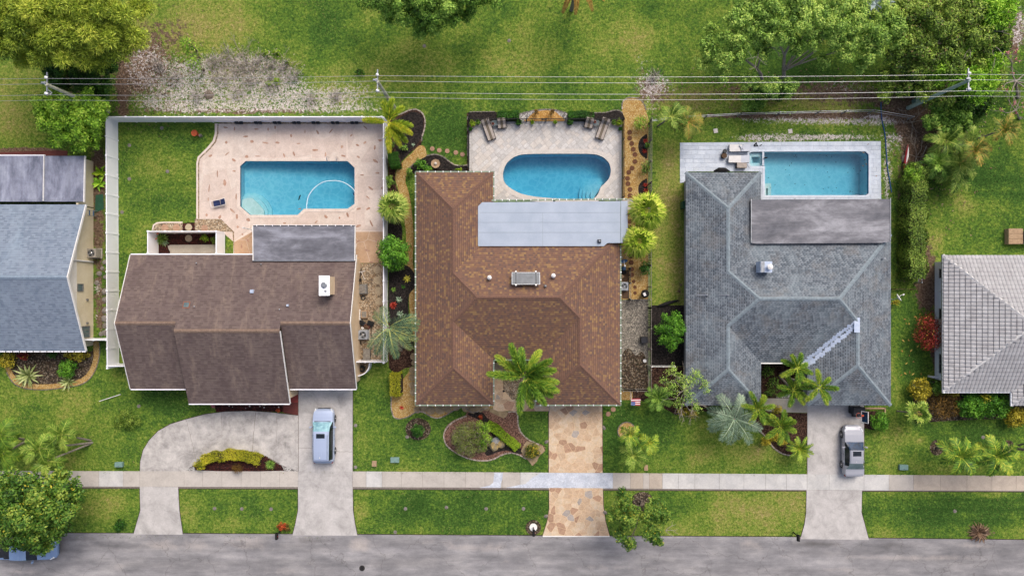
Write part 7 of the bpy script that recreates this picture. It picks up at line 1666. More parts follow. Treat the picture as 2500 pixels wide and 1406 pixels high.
g6 = bed('gravel_path', [(1521, 292), (1518, 266), (1519, 252), (1528, 241), (1544, 239), (1560, 242), (1572, 254), (1577, 272), (1583, 290), (1582, 500), (1582, 731), (1516, 731), (1516, 640), (1519, 490), (1521, 400)], .018, 'gravel_gold', 1); edging('edging_stone', [(1519, 268), (1519, 252), (1528, 241), (1544, 238.5), (1560, 242), (1572, 254), (1578, 272)], ['brick_edge_grey', 'brick_edge'], g6, .34, .12, .1)
for k, (x, y, ry) in enumerate([(1580, 358, 28), (1580, 462, 24)]): bed('black_mulch', [(x + min(0, -22*math.sin(a)), y - ry*math.cos(a)) for a in [i*math.pi/10 for i in range(11)]], .026, 'mulch_black', 2)
slab('gravel_yard', [(1516, 732), (1582, 732), (1582, 948), (1516, 948)], .018, 'gravel_grey', None, kind='structure'); bed('mud_patch', [(1518, 870), (1535, 850), (1552, 868), (1566, 858), (1578, 880), (1581, 946), (1518, 946)], .022, 'leaf_litter', 3); slab('wood_floor', [(1519, 660), (1535, 660), (1535, 729), (1519, 729)], .03, 'wood_brown', None, kind='structure')
slab('gravel_bed', [(1516, 952), (1545, 952), (1545, 976), (1516, 976)], .018, 'gravel_gold', None, kind='structure'); slab('mulch_bed', [(1545, 950), (1700, 950), (1740, 990), (1700, 1000), (1650, 1012), (1600, 985), (1560, 976), (1545, 976)], .017, 'mulch_brown', None, kind='structure')
slab('mulch_bed', [(1588, 895), (1680, 895), (1690, 950), (1588, 950)], .018, 'mulch_brown', None, kind='structure'); slab('black_mulch', [(1588, 745), (1685, 745), (1685, 893), (1588, 893)], .019, 'mulch_black', None, kind='structure')
# left house yard gravel
slab('gravel_yard', [(862, 643), (942, 643), (942, 878), (907, 884), (905, 896), (898, 908), (880, 916), (862, 916)], .018, 'gravel_tan', None, kind='structure')
slab('gravel_bed', [(373, 558), (376, 550), (384, 545), (400, 544), (446, 544), (446, 563), (373, 563)], .028, 'gravel_tan', None, kind='structure'); slab('mulch_bed', [(446, 545), (476, 543), (476, 563), (446, 563)], .026, 'mulch_red', None, kind='structure'); slab('gravel_bed', [(476, 535), (540, 535), (572, 566), (572, 620), (568, 566), (476, 566)], .044, 'gravel_tan', None, kind='structure')
slab('border', [(371, 562), (374, 549), (383, 543), (400, 541.5), (446, 541.5), (446, 544.5), (400, 544.5), (385, 546), (377, 551), (374.5, 562)], .05, 'pink_grout', None, kind='structure')
slab('mulch_bed', [(386, 567), (550, 567), (550, 625), (386, 625)], .02, 'mulch_red', None, kind='structure'); slab('concrete_walk', [(410, 601), (416, 598), (540, 597), (546, 601), (548, 612), (548, 625), (414, 625), (416, 615), (412, 608)], .035, 'concrete_pad', None, kind='structure')
slab('gravel_strip', [(536, 298), (942, 298), (942, 304), (536, 304)], .03, 'gravel_tan', None, kind='structure')
for i, x in enumerate((580, 591, 627, 637, 673, 684, 720, 731, 767, 778, 814, 825, 861, 872)): tag(recenter(MB().box(G(x, 301, .15), (.26, .22, .3)).box(G(x, 301, .31), (.3, .26, .03)).build('plant_pot', 'hose_dark'), G(x, 301)), ORD[i] + ' small dark pot from the left against the rear white fence', 'plant pot', 'dark pots along the rear white fence')
# front beds
slab('porch', [(555, 958), (728, 940), (728, 1013), (692, 1006), (692, 985), (555, 985)], .04, 'porch_red', None, kind='structure'); slab('porch_step', [(692, 982), (728, 982), (728, 1013), (692, 1007)], .045, 'porch_dark_red', None, kind='structure')
slab('mulch_bed', [(520, 980), (692, 980), (692, 1006), (640, 1003), (560, 1003), (528, 1005)], .034, 'mulch_red', None, kind='structure')
b7 = bed('mulch_bed', [(476, 1147), (490, 1126), (512, 1112), (545, 1104), (580, 1101.5), (615, 1104), (648, 1114), (680, 1132), (700, 1148)], .045, 'mulch_red', 3); slab('gravel_bed', [(688, 1136), (706, 1141), (728, 1150), (695, 1149)], .046, 'gravel_white', None, kind='structure'); slab('gravel_bed', [(455, 1148), (462, 1139), (474, 1138), (478, 1148)], .046, 'gravel_white', None, kind='structure')
edging('edging_stone', [(478, 1130), (500, 1115), (540, 1103), (580, 1100), (620, 1103), (655, 1116), (690, 1136)], ['brick_edge_grey', 'mulch_brown'], b7, .4, .08, .1)
b8 = bed('gravel_bed', [(955, 960), (965, 950), (1000, 905), (1014, 905), (1016, 985), (1060, 990), (1200, 990), (1204, 995), (1180, 998), (1160, 1005), (1147, 1004), (1135, 994), (1120, 995), (1105, 1003), (1090, 1012), (1075, 1019), (1060, 1019), (1045, 1012), (1030, 1004), (1012, 1007), (996, 1017), (975, 1022), (962, 1018), (956, 1000)], .02, 'gravel_gold', 2)
edging('edging_stone', [(955, 960), (956, 1000), (962, 1018), (975, 1022), (996, 1017), (1012, 1007), (1022, 1004), (1034, 1005), (1047, 1014), (1062, 1020), (1078, 1018), (1094, 1010), (1108, 1001), (1122, 994), (1136, 994), (1148, 1005), (1160, 1006), (1180, 998), (1200, 992)], ['brick_edge_grey', 'brick_edge'], b8, .4, .12, .1)
for i, (x, y, r) in enumerate([(1010, 870, 9), (1012, 886, 8), (1008, 903, 9), (1006, 921, 9), (1007, 940, 9), (1009, 957, 8.5), (1019, 1000, 9), (1034, 998, 10), (1052, 1001, 11), (1074, 999, 12), (1094, 998, 10), (1114, 994, 9), (1138, 996, 10), (1154, 999, 10), (1172, 996, 10), (1188, 995, 8)]):
    stone_disc(ORD[i] + ' sandstone slab from the top left, on the path hugging the centre house', x, y, r, 'step_sandstone', .05, 'sandstone slabs along the centre house', 9)
b9 = bed('mulch_bed', [(1082, 1060), (1090, 1040), (1105, 1027), (1125, 1018), (1137, 1012), (1142, 1002), (1152, 1004), (1165, 1004), (1190, 998), (1205, 1000), (1240, 1006), (1262, 1006), (1264, 1028), (1268, 1050), (1280, 1066), (1300, 1078), (1325, 1086), (1332, 1098), (1318, 1112), (1310, 1125), (1300, 1136), (1290, 1124), (1270, 1112), (1245, 1106), (1225, 1110), (1205, 1120), (1180, 1124), (1150, 1120), (1120, 1110), (1098, 1095), (1085, 1078)], .02, 'mulch_pink', 3)
edging('edging_stone', [(1140, 1015), (1120, 1022), (1100, 1034), (1088, 1048), (1083, 1064), (1089, 1084), (1103, 1098), (1125, 1111), (1152, 1121), (1182, 1124), (1205, 1120), (1225, 1110), (1245, 1105), (1268, 1110), (1288, 1122)], ['brick_edge'], b9, .38, .13, .12)
edging('edging_stone', [(1240, 1006), (1262, 1006), (1264, 1030), (1270, 1052), (1284, 1068), (1304, 1080), (1322, 1086)], ['brick_edge'], b9, .38, .13, .12, seed=5)
bed('black_mulch', [(1140, 1010), (1175, 1005), (1190, 1020), (1215, 1042), (1245, 1068), (1268, 1090), (1276, 1104), (1265, 1108), (1240, 1099), (1215, 1103), (1190, 1112), (1185, 1100), (1200, 1070), (1195, 1050), (1170, 1025)], .026, 'mulch_black', 3); bed('sandstone_patch', [(1196, 998), (1212, 994), (1222, 1000), (1240, 1006), (1238, 1014), (1230, 1021), (1215, 1014), (1195, 1004)], .032, 'step_sandstone', 1)
bed('sandstone_patch', [(1272, 1100), (1280, 1084), (1286, 1076), (1300, 1080), (1325, 1088), (1331, 1100), (1316, 1112), (1311, 1126), (1299, 1136), (1290, 1124), (1278, 1112)], .034, 'step_sandstone', 1)
r10 = bed('mulch_ring', [(1021+31*math.cos(a), 1047+27*math.sin(a)) for a in [i*math.tau/18 for i in range(18)]], .018, 'leaf_litter', 2)
slab('courtyard_gravel', [(1228, 880), (1310, 880), (1310, 950), (1262, 980), (1250, 974), (1228, 955)], .02, 'gravel_tan', None, kind='structure')
r11 = bed('gravel_bed', [(1530+22*math.cos(a), 1052+22*math.sin(a)) for a in [i*math.tau/16 for i in range(16)]], .02, 'gravel_gold', 2); edging('edging_stone', [(1530+22*math.cos(a), 1052+22*math.sin(a)) for a in [i*math.tau/16 for i in range(16)]], ['brick_edge_grey'], r11, .34, .1, .1, True)
# right house front
slab('concrete_walk', [(1853, 985), (1862, 972), (1971, 972), (1971, 1007), (1880, 1005), (1862, 998)], .032, 'concrete_pad', None, kind='structure'); slab('concrete_walk', [(1960, 945), (1971, 945), (1971, 973), (1960, 973)], .033, 'concrete_pad', None, kind='structure')
slab('mulch_bed', [(1858, 884), (1962, 884), (1962, 972), (1870, 972), (1862, 962), (1858, 960)], .02, 'mulch_brown', None, kind='structure'); slab('gravel_bed', [(1895, 962), (1930, 962), (1930, 971), (1895, 971)], .03, 'gravel_white', None, kind='structure')
b12 = bed('mulch_bed', [(1700, 1000), (1760, 992), (1860, 998), (1880, 1006), (1970, 1008), (1970, 1100), (1945, 1112), (1920, 1110), (1900, 1103), (1888, 1090), (1876, 1076), (1862, 1060), (1840, 1045), (1800, 1022), (1740, 1008)], .02, 'mulch_brown', 1); edging('edging_stone', [(1800, 1020), (1830, 1034), (1850, 1048), (1866, 1062), (1878, 1078), (1888, 1092), (1904, 1104), (1922, 1110), (1944, 1112)], ['brick_edge'], b12, .42, .15, .12)
b13 = bed('mulch_bed', [(20, 858), (222, 858), (240, 832), (240, 870), (228, 905), (205, 930), (160, 941), (90, 946), (40, 935), (22, 905), (12, 880)], .018, 'leaf_litter', 2); bed('gravel_edge', [(228, 835), (242, 835), (243, 870), (231, 908), (206, 934), (160, 945), (90, 950), (38, 938), (14, 900), (8, 866), (18, 866), (25, 895), (44, 926), (90, 938), (158, 934), (198, 924), (219, 902), (229, 870)], .026, 'gravel_gold', 2)
edging('edging_stone', [(243, 836), (243, 870), (231, 908), (206, 935), (160, 946), (90, 951), (38, 939), (14, 902)], ['brick_edge_grey'], b13, .4, .08, .1)
slab('mulch_bed', [(2109, 1003), (2160, 1003), (2162, 1030), (2140, 1050), (2109, 1045)], .02, 'mulch_brown', None, kind='structure'); tag(recenter(MB().box(G(2135, 996, .08), (1.9, .12, .16)).box(G(2159, 1003, .08), (.12, .6, .16)).build('timber_edge', 'clay_pale'), G(2135, 996)), 'pale timber edging above the round shrub by the sedan', 'edging')
for x, y, l in ((2287, 1092, 'left'), (2461, 1093, 'right')): bed('mulch_ring', [(x+17*math.cos(a), y+19*math.sin(a)) for a in [i*math.tau/16 for i in range(16)]], .02, 'leaf_litter', 2)
slab('mulch_bed', [(2228, 930), (2310, 930), (2310, 960), (2500, 960), (2500, 1030), (2440, 1022), (2330, 1026), (2270, 1030), (2230, 1000)], .018, 'leaf_litter', None, kind='structure')
slab('side_floor', [(0, 372), (135, 368), (165, 368), (165, 382), (0, 382)], .02, 'porch_dark_red', None, kind='structure')
slab('green_mat', [(234, 476), (252, 474), (254, 510), (232, 520)], .03, 'green_plastic', None, kind='structure')
# rocks along the left fence and lot corners
def rock(label, px, py, r, mat='rock_grey', group=None, h=.6, name='rock', sx=1.0):
    R = random.Random(int(px+py*3)); g = G(px, py); bm = bmesh.new(); bmesh.ops.create_icosphere(bm, subdivisions=2, radius=1); 
    for v in bm.verts: v.co *= R.uniform(.85, 1.12); v.co.x *= r*M*sx; v.co.y *= r*M; v.co.z = max(v.co.z, -.2)*r*M*h
    me = bpy.data.meshes.new(name); bm.to_mesh(me); bm.free(); me.materials.append(MATS[mat]); o = link(me, name); o.location = g; o.rotation_euler.z = R.uniform(0, 3); tag(o, label, 'rock', group); return o
for i, (x, y, r) in enumerate([(256, 640, 6), (250, 655, 5), (256, 712, 8), (257, 732, 8), (258, 758, 9), (256, 778, 9), (258, 795, 8), (257, 812, 8), (247, 815, 6), (258, 676, 6), (243, 668, 7), (237, 690, 6)]): rock(['top', 'second from top', 'upper middle', 'next below the upper middle', 'middle', 'lower middle', 'third lowest', 'second lowest', 'lowest left', 'small upper', 'upper left', 'middle left'][i] + ' grey boulder between the cream house and the white fence', x, y, r, group='boulders along the left white fence')
for x, y, l in [(1333, 1259, 'left of the flagstone apron'), (1477, 1250, 'right of the flagstone apron'), (1334, 1078, 'left of the upper flagstone driveway'), (1474, 1044, 'right of the upper flagstone driveway'), (1088, 1146, ''), (1126, 1148, '')]:
    if l: rock('dark rock at the lawn edge ' + l, x, y, 6, sx=.7)
rock('large pale ochre boulder in the front island bed, left half', 1207, 1088, 13, 'boulder_stone', h=.7); rock('large pale ochre boulder in the front island bed, right half', 1224, 1083, 11, 'boulder_stone', h=.7); rock('blue-grey boulder behind the ochre boulders', 1210, 1077, 12, 'boulder_blue', h=.6)
for x, y, r, l in [(1208, 910, 3, ''),]: pass
Rk = random.Random(8)
for k in range(14): rock(ORD[k] + ' small pale stone from the left in the red mulch below the brown roof', 535 + k*11 + Rk.uniform(-3, 3), 993 + Rk.uniform(-4, 4), Rk.uniform(1.2, 2.6), 'travertine_coping', 'pale stones in the red mulch')

# ------------------------------------------------------------------ trees and big vegetation
pine = [(20, 10, 55, 9), (95, 20, 55, 9.5), (165, 10, 55, 9.5), (235, 20, 50, 9), (295, 45, 40, 8.2), (330, 95, 32, 7.2), (60, 75, 52, 9), (130, 85, 50, 8.8), (200, 75, 50, 8.8), (262, 95, 40, 8), (20, 110, 42, 8), (290, 125, 32, 7), (180, 130, 42, 7.8), (110, 130, 40, 7.6), (235, 150, 30, 6.6), (-30, 40, 55, 9), (-40, 110, 40, 8), (345, 20, 26, 7), (40, -50, 60, 9), (140, -50, 60, 9), (230, -40, 50, 8.5), (70, 145, 26, 6), (250, -5, 45, 8)]
tree('broad yellow-green pine filling the top left corner', pine, (190, 110), 'lf_pine', .2, 'needle', 3, 3.2, 'bark', .3, 12, 'pine_tree', 'tree', 10, .1, .4, .36)
shr1 = [(130, 160, 34, 2.8), (175, 170, 34, 3), (225, 165, 34, 3), (265, 160, 28, 2.6), (150, 200, 28, 2.4), (210, 205, 34, 2.8), (255, 205, 26, 2.4), (250, 240, 26, 2.4)]
tree('dark glossy shrub tree under the edge of the pine', shr1, (200, 190), 'lf_dark', .22, 'leaf', 4, 3.0, tr=.1, sub=11)
shr2 = [(130, 255, 36, 3.6), (170, 270, 42, 4.2), (215, 250, 36, 3.9), (245, 270, 30, 3.4), (135, 300, 34, 3.6), (180, 315, 40, 4.0), (225, 300, 36, 3.7), (150, 340, 26, 3.0), (195, 350, 26, 3.0), (230, 340, 22, 2.6), (110, 280, 22, 3)]
tree('bright round shrub tree left of the white fence corner', shr2, (185, 300), 'lf_bright', .23, 'leaf', 5, 3.4, tr=.1, sub=13)
mango = [(20, 1180, 42, 5), (75, 1190, 46, 5.6), (130, 1200, 44, 5.4), (175, 1195, 34, 4.6), (30, 1240, 52, 6), (95, 1245, 54, 6.4), (150, 1245, 44, 5.6), (185, 1215, 22, 4.4), (40, 1295, 44, 5.4), (95, 1300, 44, 5.4), (140, 1290, 34, 4.8), (105, 1330, 24, 4.2), (0, 1290, 40, 5.2), (-20, 1210, 46, 5.4), (60, 1325, 22, 4.2), (150, 1160, 22, 4.2)]
tree('big dense leafy tree overhanging the street at bottom left', mango, (80, 1240), 'lf_mango', .27, 'leaf', 6, 3.2, tr=.22, sub=14)
topt = [(915, -10, 40, 5), (970, 5, 44, 6), (1030, -5, 50, 6.4), (1090, 0, 46, 6), (1150, -10, 44, 5.6), (1205, -15, 36, 5), (1000, 45, 34, 5), (1050, 40, 38, 5.4), (1105, 40, 30, 4.8), (1030, 78, 22, 4), (1065, 70, 20, 4), (1140, 40, 22, 4.2), (950, 35, 24, 4.4), (1050, -50, 60, 6.6)]
tree('green tree at the top edge above the open lawn', topt, (1045, 20), 'lf_mid', .21, 'leaf', 7, 3.0, 'bark_pale', .16, 9, sub=13)
spr = [(1730, 120, 32, 5.2), (1765, 150, 34, 5.4), (1715, 155, 24, 4.6), (1785, 95, 34, 6), (1800, 50, 36, 6.4), (1850, 80, 36, 6.6), (1760, 180, 24, 4.6), (1880, 35, 40, 7), (1920, 75, 38, 6.8), (1975, 50, 42, 7), (2030, 80, 40, 6.6), (2080, 60, 40, 6.4), (2130, 90, 40, 6), (2175, 60, 34, 5.6), (2120, 130, 34, 5.4), (2065, 125, 32, 5.6), (1860, 125, 26, 5.4), (1945, 115, 24, 5.8), (2190, 100, 26, 5), (1830, 200, 26, 3.6), (1880, 215, 28, 3.6), (1925, 215, 26, 3.6), (1940, 20, 40, 7), (2030, 20, 44, 6.8), (2100, 160, 22, 4.4), (1870, -20, 40, 6.6), (2010, 150, 20, 4.6), (1735, 75, 18, 4.6), (1800, 130, 30, 5.6), (1830, 20, 38, 6.4), (1985, 95, 32, 6), (2150, 30, 38, 5.8), (2090, 10, 44, 6.2), (2060, 100, 34, 6), (1900, 80, 34, 6.6), (1845, 60, 30, 6.2)]
ts = tree('wide spreading tree with pale forked trunks at upper right', spr, (1905, 205), 'lf_spread', .2, 'leaf', 8, 2.8, 'bark_pale', .12, 4, sub=12, subr=.33)
for pts, r in (([(1862, 205, 0), (1858, 182, 1.5), (1848, 168, 3), (1822, 148, 4.6)], .17), ([(1848, 168, 3), (1858, 138, 4.8)], .1), ([(1915, 205, 0), (1913, 165, 2), (1915, 135, 3.8), (1928, 110, 5.2)], .19), ([(1915, 172, 1.8), (1950, 155, 3), (1992, 124, 4.6)], .13), ([(1915, 135, 3.8), (1905, 115, 5)], .08)): MB().tube([W(*p) for p in pts], [r, r*.85, r*.7, r*.5][:len(pts)], 9).build('limb', 'bark_pale', ts)
bare_branches(W(1848, 110, 5.6), 4, 1.2, .05, 4, 'bark_pale', ts, .2, depth=2)
wild = [(2165, 190, 28, 3), (2190, 150, 34, 4), (2230, 170, 36, 4), (2245, 110, 42, 5), (2290, 60, 46, 5.4), (2240, 40, 40, 5), (2340, 110, 42, 5), (2310, 160, 38, 4.4), (2380, 150, 34, 4), (2350, 30, 42, 5), (2200, 215, 26, 3), (2260, 225, 30, 3.2), (2215, 65, 34, 4.8), (2400, 110, 30, 4.4), (2190, 20, 38, 5), (2270, 140, 38, 4.6), (2330, 60, 40, 5.2), (2380, 90, 34, 4.8), (2160, 230, 24, 2.6), (2215, 120, 34, 4.6), (2300, 10, 40, 5.2), (2440, 100, 26, 4), (2430, 190, 24, 3.6), (2300, 240, 26, 3)]
tw = tree('dense wild thicket with bare twigs at the top right', wild, (2280, 130), 'lf_wild', .21, 'leaf', 9, 2.6, 'bark_pale', .15, 7, sub=12)
bare_branches(W(2400, 78, 4.6), 6, 1.5, .06, 9, 'bark_pale', tw, .15, depth=3); bare_branches(W(2300, 108, 4.8), 4, 1.0, .04, 10, 'bark_pale', tw, .2, depth=2); bare_branches(W(2320, 20, 5.2), 4, 1.1, .04, 12, 'bark_pale', tw, .2, depth=2)
sch = [(2290, 165, 24, 4.6), (2270, 175, 20, 4.2), (2330, 185, 26, 4.6), (2370, 195, 28, 4.6), (2410, 165, 24, 4.2), (2435, 150, 20, 4), (2385, 235, 24, 4), (2345, 215, 24, 4), (2355, 125, 18, 4.8), (2410, 25, 34, 5.2), (2440, 50, 30, 5), (2400, 60, 24, 5), (2450, 10, 26, 5), (2415, 200, 20, 4), (2290, 195, 18, 4)]
tree('bright green umbrella-leaved tree around the greenish utility pole', sch, (2350, 180), 'lf_schef', .36, 'tuft', 10, 6, tr=.1, sub=11)
low = [(2290, 275, 26, 1.8), (2325, 290, 30, 2), (2345, 270, 24, 1.8), (2270, 300, 22, 1.6), (2310, 320, 24, 1.8), (2350, 300, 24, 1.8)]
tree('dark low thicket below the greenish utility pole', low, (2310, 295), 'lf_mid', .2, 'leaf', 12, 3, tr=.06, sub=11)
fp = T('frangipani_tree', 'bare-branched tree with pink blossoms at the right edge', 'tree', G(2485, 235)); MB().tube([G(2485, 240), W(2480, 200, 2.0)], [.14, .1], 8).build('trunk', 'bark_pale', fp)
tips = bare_branches(W(2480, 200, 2.0), 6, 1.3, .07, 21, 'bark_pale', fp, .3, depth=3); tips += bare_branches(W(2478, 270, 1.4), 5, 1.1, .05, 22, 'bark_pale', fp, .25, depth=2)
MB().tube([G(2490, 290), W(2478, 270, 1.4)], [.12, .08], 8).build('trunk', 'bark_pale', fp)
V, tn = cloud([(p.x, p.y, p.z, .12, .12, .08, random.random()) for p in tips if random.random() < .45], .14, 5, 1.5); quads_mesh('blossoms', V, tn, 'lf_pink', fp)
V, tn = cloud([(p.x+.1, p.y-.1, p.z-.05, .25, .25, .12, random.random()) for p in tips if random.random() < .45], .26, 6, .6, 'tuft'); quads_mesh('foliage', V, tn, 'lf_schef', fp)
st = [(1515, 1200, 12, 4.6), (1520, 1225, 26, 4.6), (1500, 1250, 22, 4.4), (1530, 1265, 28, 4.8), (1515, 1300, 20, 4), (1535, 1325, 18, 3.6), (1575, 1265, 20, 4.6), (1600, 1235, 26, 4.8), (1615, 1260, 20, 4.4), (1590, 1300, 24, 4.2), (1605, 1320, 14, 3.6), (1585, 1250, 22, 4.8), (1545, 1245, 18, 4.8)]
tt_ = tree('half-bare street tree beside the flagstone driveway', st, (1568, 1222), 'lf_mango', .19, 'leaf', 14, 3.0, 'bark', .14, 10, sub=9, subr=.42)
bed('root_ring', [(1568+26*math.cos(a), 1220+20*math.sin(a)) for a in [i*math.tau/14 for i in range(14)]], .03, 'leaf_litter', 2); bare_branches(W(1625, 1295, 3.4), 3, .7, .03, 5, 'bark_pale', tt_, 0, depth=1, lean=(1.5, 0)); bare_branches(W(1570, 1225, 2.2), 5, .9, .06, 6, 'bark', tt_, .6, depth=1)
shrub('small leafy tree leaning over the white fence and gravel path', 962, 620, 42, 44, 3.2, 'lf_round', .17, 24, 'tree', 'tree', cr=.3)
shrub('dense round tree between the board fence and the grey roof', 1636, 807, 42, 54, 3.4, 'lf_round', .15, 40, 'tree', 'tree', cr=.22, dens=1.3)
bt_ = tree('sparse pale-branched tree over the corner of the grey roof', [(1640, 905, 20, 3.8), (1670, 930, 26, 4.2), (1700, 920, 22, 4), (1640, 950, 22, 3.8), (1680, 970, 24, 3.8), (1720, 945, 18, 3.6), (1655, 985, 16, 3.2), (1700, 995, 16, 3), (1620, 930, 14, 3.4)], (1672, 958), 'lf_spread', .13, 'leaf', 15, .6, 'bark_pale', .1, 8, sub=7); bare_branches(W(1672, 950, 2.6), 7, 1.1, .05, 15, 'bark_pale', bt_, .35, depth=3)

# shrubs and hedges
for x, y, rx, ry, l in ((1880, 225, 60, 22, 'dark low bushes at the foot of the spreading tree'), (2250, 200, 70, 40, 'dark undergrowth at the left of the thicket'), (2370, 250, 60, 40, 'dark undergrowth right of the greenish pole'), (2300, 90, 90, 60, 'dark undergrowth deep inside the thicket'), (2420, 100, 50, 70, 'dark undergrowth at the right of the thicket')): shrub(l, x, y, rx, ry, 1.3, 'lf_dark', .24, 34, dens=2.2, cr=.3)
hedge('long loose hedge between the grey roof house and the lawn', [(2224, 408), (2218, 440), (2212, 500), (2208, 560), (2210, 620), (2210, 680)], 36, 1.9, 'lf_hedge', .15, 3, trimmed=False)
shrub('round leafy shrub crowning the top of the long hedge', 2225, 425, 26, 26, 2.2, 'lf_bright', .13)
shrub('dark red croton shrub against the white wall', 2264, 815, 38, 46, 2.0, 'lf_red', .2, 20, mode='tuft', dens=1.6)
shrub('yellow variegated shrub at the corner of the tiled house', 2245, 950, 26, 34, 1.6, 'lf_gold', .17, 18); shrub('russet brown shrub below the tiled roof corner', 2300, 985, 44, 38, 1.7, 'lf_russet', .16, 20, mode='tuft', dens=1.3); shrub('dark green shrub between the yellow and russet shrubs', 2290, 945, 24, 20, 1.6, 'lf_mid', .16, 10)
shrub('glossy green shrub mass below the tiled eave, left part', 2370, 990, 42, 34, 1.8, 'lf_round', .19, 22); shrub('glossy green shrub mass below the tiled eave, right part', 2425, 985, 38, 34, 1.8, 'lf_round', .19, 20); shrub('yellow flowering shrub at the right edge below the eave', 2480, 1015, 36, 28, 1.4, 'lf_gold', .17, 16); shrub('pale spidery plant in front of the tiled eave', 2398, 970, 16, 10, 2.1, 'lf_yellow', .3, 6, mode='tuft')
shrub('small yellow-green shrub touching the tiled eave', 2322, 961, 16, 9, 1.8, 'lf_gold', .14, 6)
shrub('green rounded bush just below the spreading tree', 1837, 250, 38, 26, 1.6, 'lf_mid', .15, 16); shrub('low green weeds along the wire fence', 1900, 275, 60, 5, .4, 'lf_bright', .12, 12)
shrub('round bright bush at the head of the gold gravel side yard', 1564, 302, 21, 19, 1.2, 'lf_bright', .16, 16, mode='tuft', dens=1.5); shrub('dark purple-black shrub against the board fence', 1573, 655, 14, 26, 1.5, 'lf_box', .16, 10); shrub('spiky green plant beside the board fence', 1575, 410, 15, 17, 1.2, 'lf_mid', .22, 8, mode='tuft')
hedge('square clipped dark green shrub beside the white fence', [(955, 397), (979, 392)], 34, 1.2, 'lf_box', .09, 5); shrub('round clipped shrub above the square shrub', 952, 356, 12, 13, 1.0, 'lf_box', .1, 10); shrub('small leafy shrub in the black mulch near the path', 985, 361, 10, 9, .7, 'lf_mid', .14, 6)
shrub('leafy shrub above the brown roof corner, upper', 1026, 402, 16, 14, 1.1, 'lf_round', .15, 9); shrub('leafy shrub above the brown roof corner, lower', 1044, 412, 14, 10, 1.0, 'lf_round', .15, 8); shrub('dark shrub left of the brown roof corner', 1000, 420, 9, 11, 1.0, 'lf_mid', .12, 7); shrub('reddish-brown low shrub beside the white fence', 952, 442, 13, 16, .9, 'lf_mid', .12, 8)
shrub('small green shrub beside the mulch near the patio corner', 1121, 415, 10, 5, .6, 'lf_lime', .12, 5)
hedge('low clipped green hedge left of the gravel half circle', [(1215, 285), (1267, 285)], 15, .8, 'lf_box', .09, 6); hedge('low clipped green hedge right of the gravel half circle', [(1386, 285), (1448, 285)], 15, .8, 'lf_box', .09, 7)
for x, y, r, l in ((1309, 274, 7, 'dark bronze round shrub in the gravel half circle, left'), (1348, 274, 7, 'dark bronze round shrub in the gravel half circle, right')): shrub(l, x, y, r, r, .9, 'lf_russet', .09, 8)
potted('dark round potted bush left of the patio gate', 1266, 302, .28, .4, 'hose_dark', 'lf_box', .32); potted('dark round potted bush right of the patio gate', 1390, 302, .28, .4, 'hose_dark', 'lf_box', .32); potted('little potted plant on the patio left of the gate', 1299, 301, .15, .25, 'clay_pale', 'lf_lime', .16); potted('little potted plant on the patio right of the gate', 1355, 301, .15, .25, 'clay_pale', 'lf_lime', .16)
potted('large potted plant in the left corner of the patio', 1154, 305, .32, .35, 'clay_pale', 'lf_lime', .32); potted('medium potted plant beside the large corner pot', 1167, 302, .2, .3, 'clay_pale', 'lf_mid', .22); potted('small dark pot at the left patio edge', 1149, 318, .16, .3, 'tyre', 'lf_box', .14); potted('large potted plant in the right corner of the patio', 1509, 303, .3, .35, 'clay_pale', 'lf_lime', .3); potted('leafy pot left of the right corner pot', 1497, 302, .2, .25, 'clay_pale', 'lf_mid', .26); potted('small dark pot at the right patio edge', 1513, 317, .16, .3, 'tyre', 'lf_box', .14)
potted('green square pot in the black mulch half circle', 1577, 358, .25, .4, 'green_plastic', 'lf_mid', .2, .02); gt = T('gate', 'dark metal gate with a latch in the patio fence', 'gate', G(1327, 298)); MB().box(G(1321, 297.5, .6), (.05, .05, 1.25)).build('jamb', 'black_metal', gt); MB().box(G(1333, 297.5, .6), (.05, .05, 1.25)).build('jamb', 'black_metal', gt); MB().box(G(1327, 297.8, .9), (.4, .06, .25)).build('latch', 'black_metal', gt)
hedge('yellow-topped clipped hedge block at the corner of the centre house', [(958, 934), (984, 934)], 52, 1.3, 'lf_yellow', .1, 9)
shrub('green shrub at the left end of the island bed in the loop driveway', 490, 1134, 15, 14, .9, 'lf_yellow', .12, 8); hedge('curved clipped yellow-green hedge in the loop driveway island', [(500, 1122), (520, 1113), (548, 1108), (580, 1107), (612, 1111), (640, 1122)], 20, .7, 'lf_yellow', .1, 11)
shrub('round olive bush in the loop driveway island', 580, 1142, 14, 13, .8, 'lf_russet', .1, 12, mode='tuft'); rosette('spiky green plant at the right end of the loop driveway island', 661, 1133, .62, 60, 'lf_brom_green', .05, .04, 'spiky_plant')
for k, x in enumerate((519, 546, 550, 616)): rock(ORD[k] + ' small white stone from the left in the dark red island mulch', x, 1140 + (k % 2)*7, 2, 'travertine_coping', 'white stones in the driveway island')
shrub('orange-red flowering shrub beside the left mailbox', 689, 1283, 11, 10, .8, 'lf_orange', .11, 9); shrub('green base of foliage right of the orange-red blossoms', 700, 1288, 11, 9, .5, 'lf_russet', .1, 7)
shrub('low olive shrub on the lawn left of the loop driveway', 312, 1026, 40, 24, .5, 'lf_hedge', .12, 16); shrub('small weed shrub near the road at the left verge', 293, 1281, 16, 18, .5, 'lf_box', .14, 8)
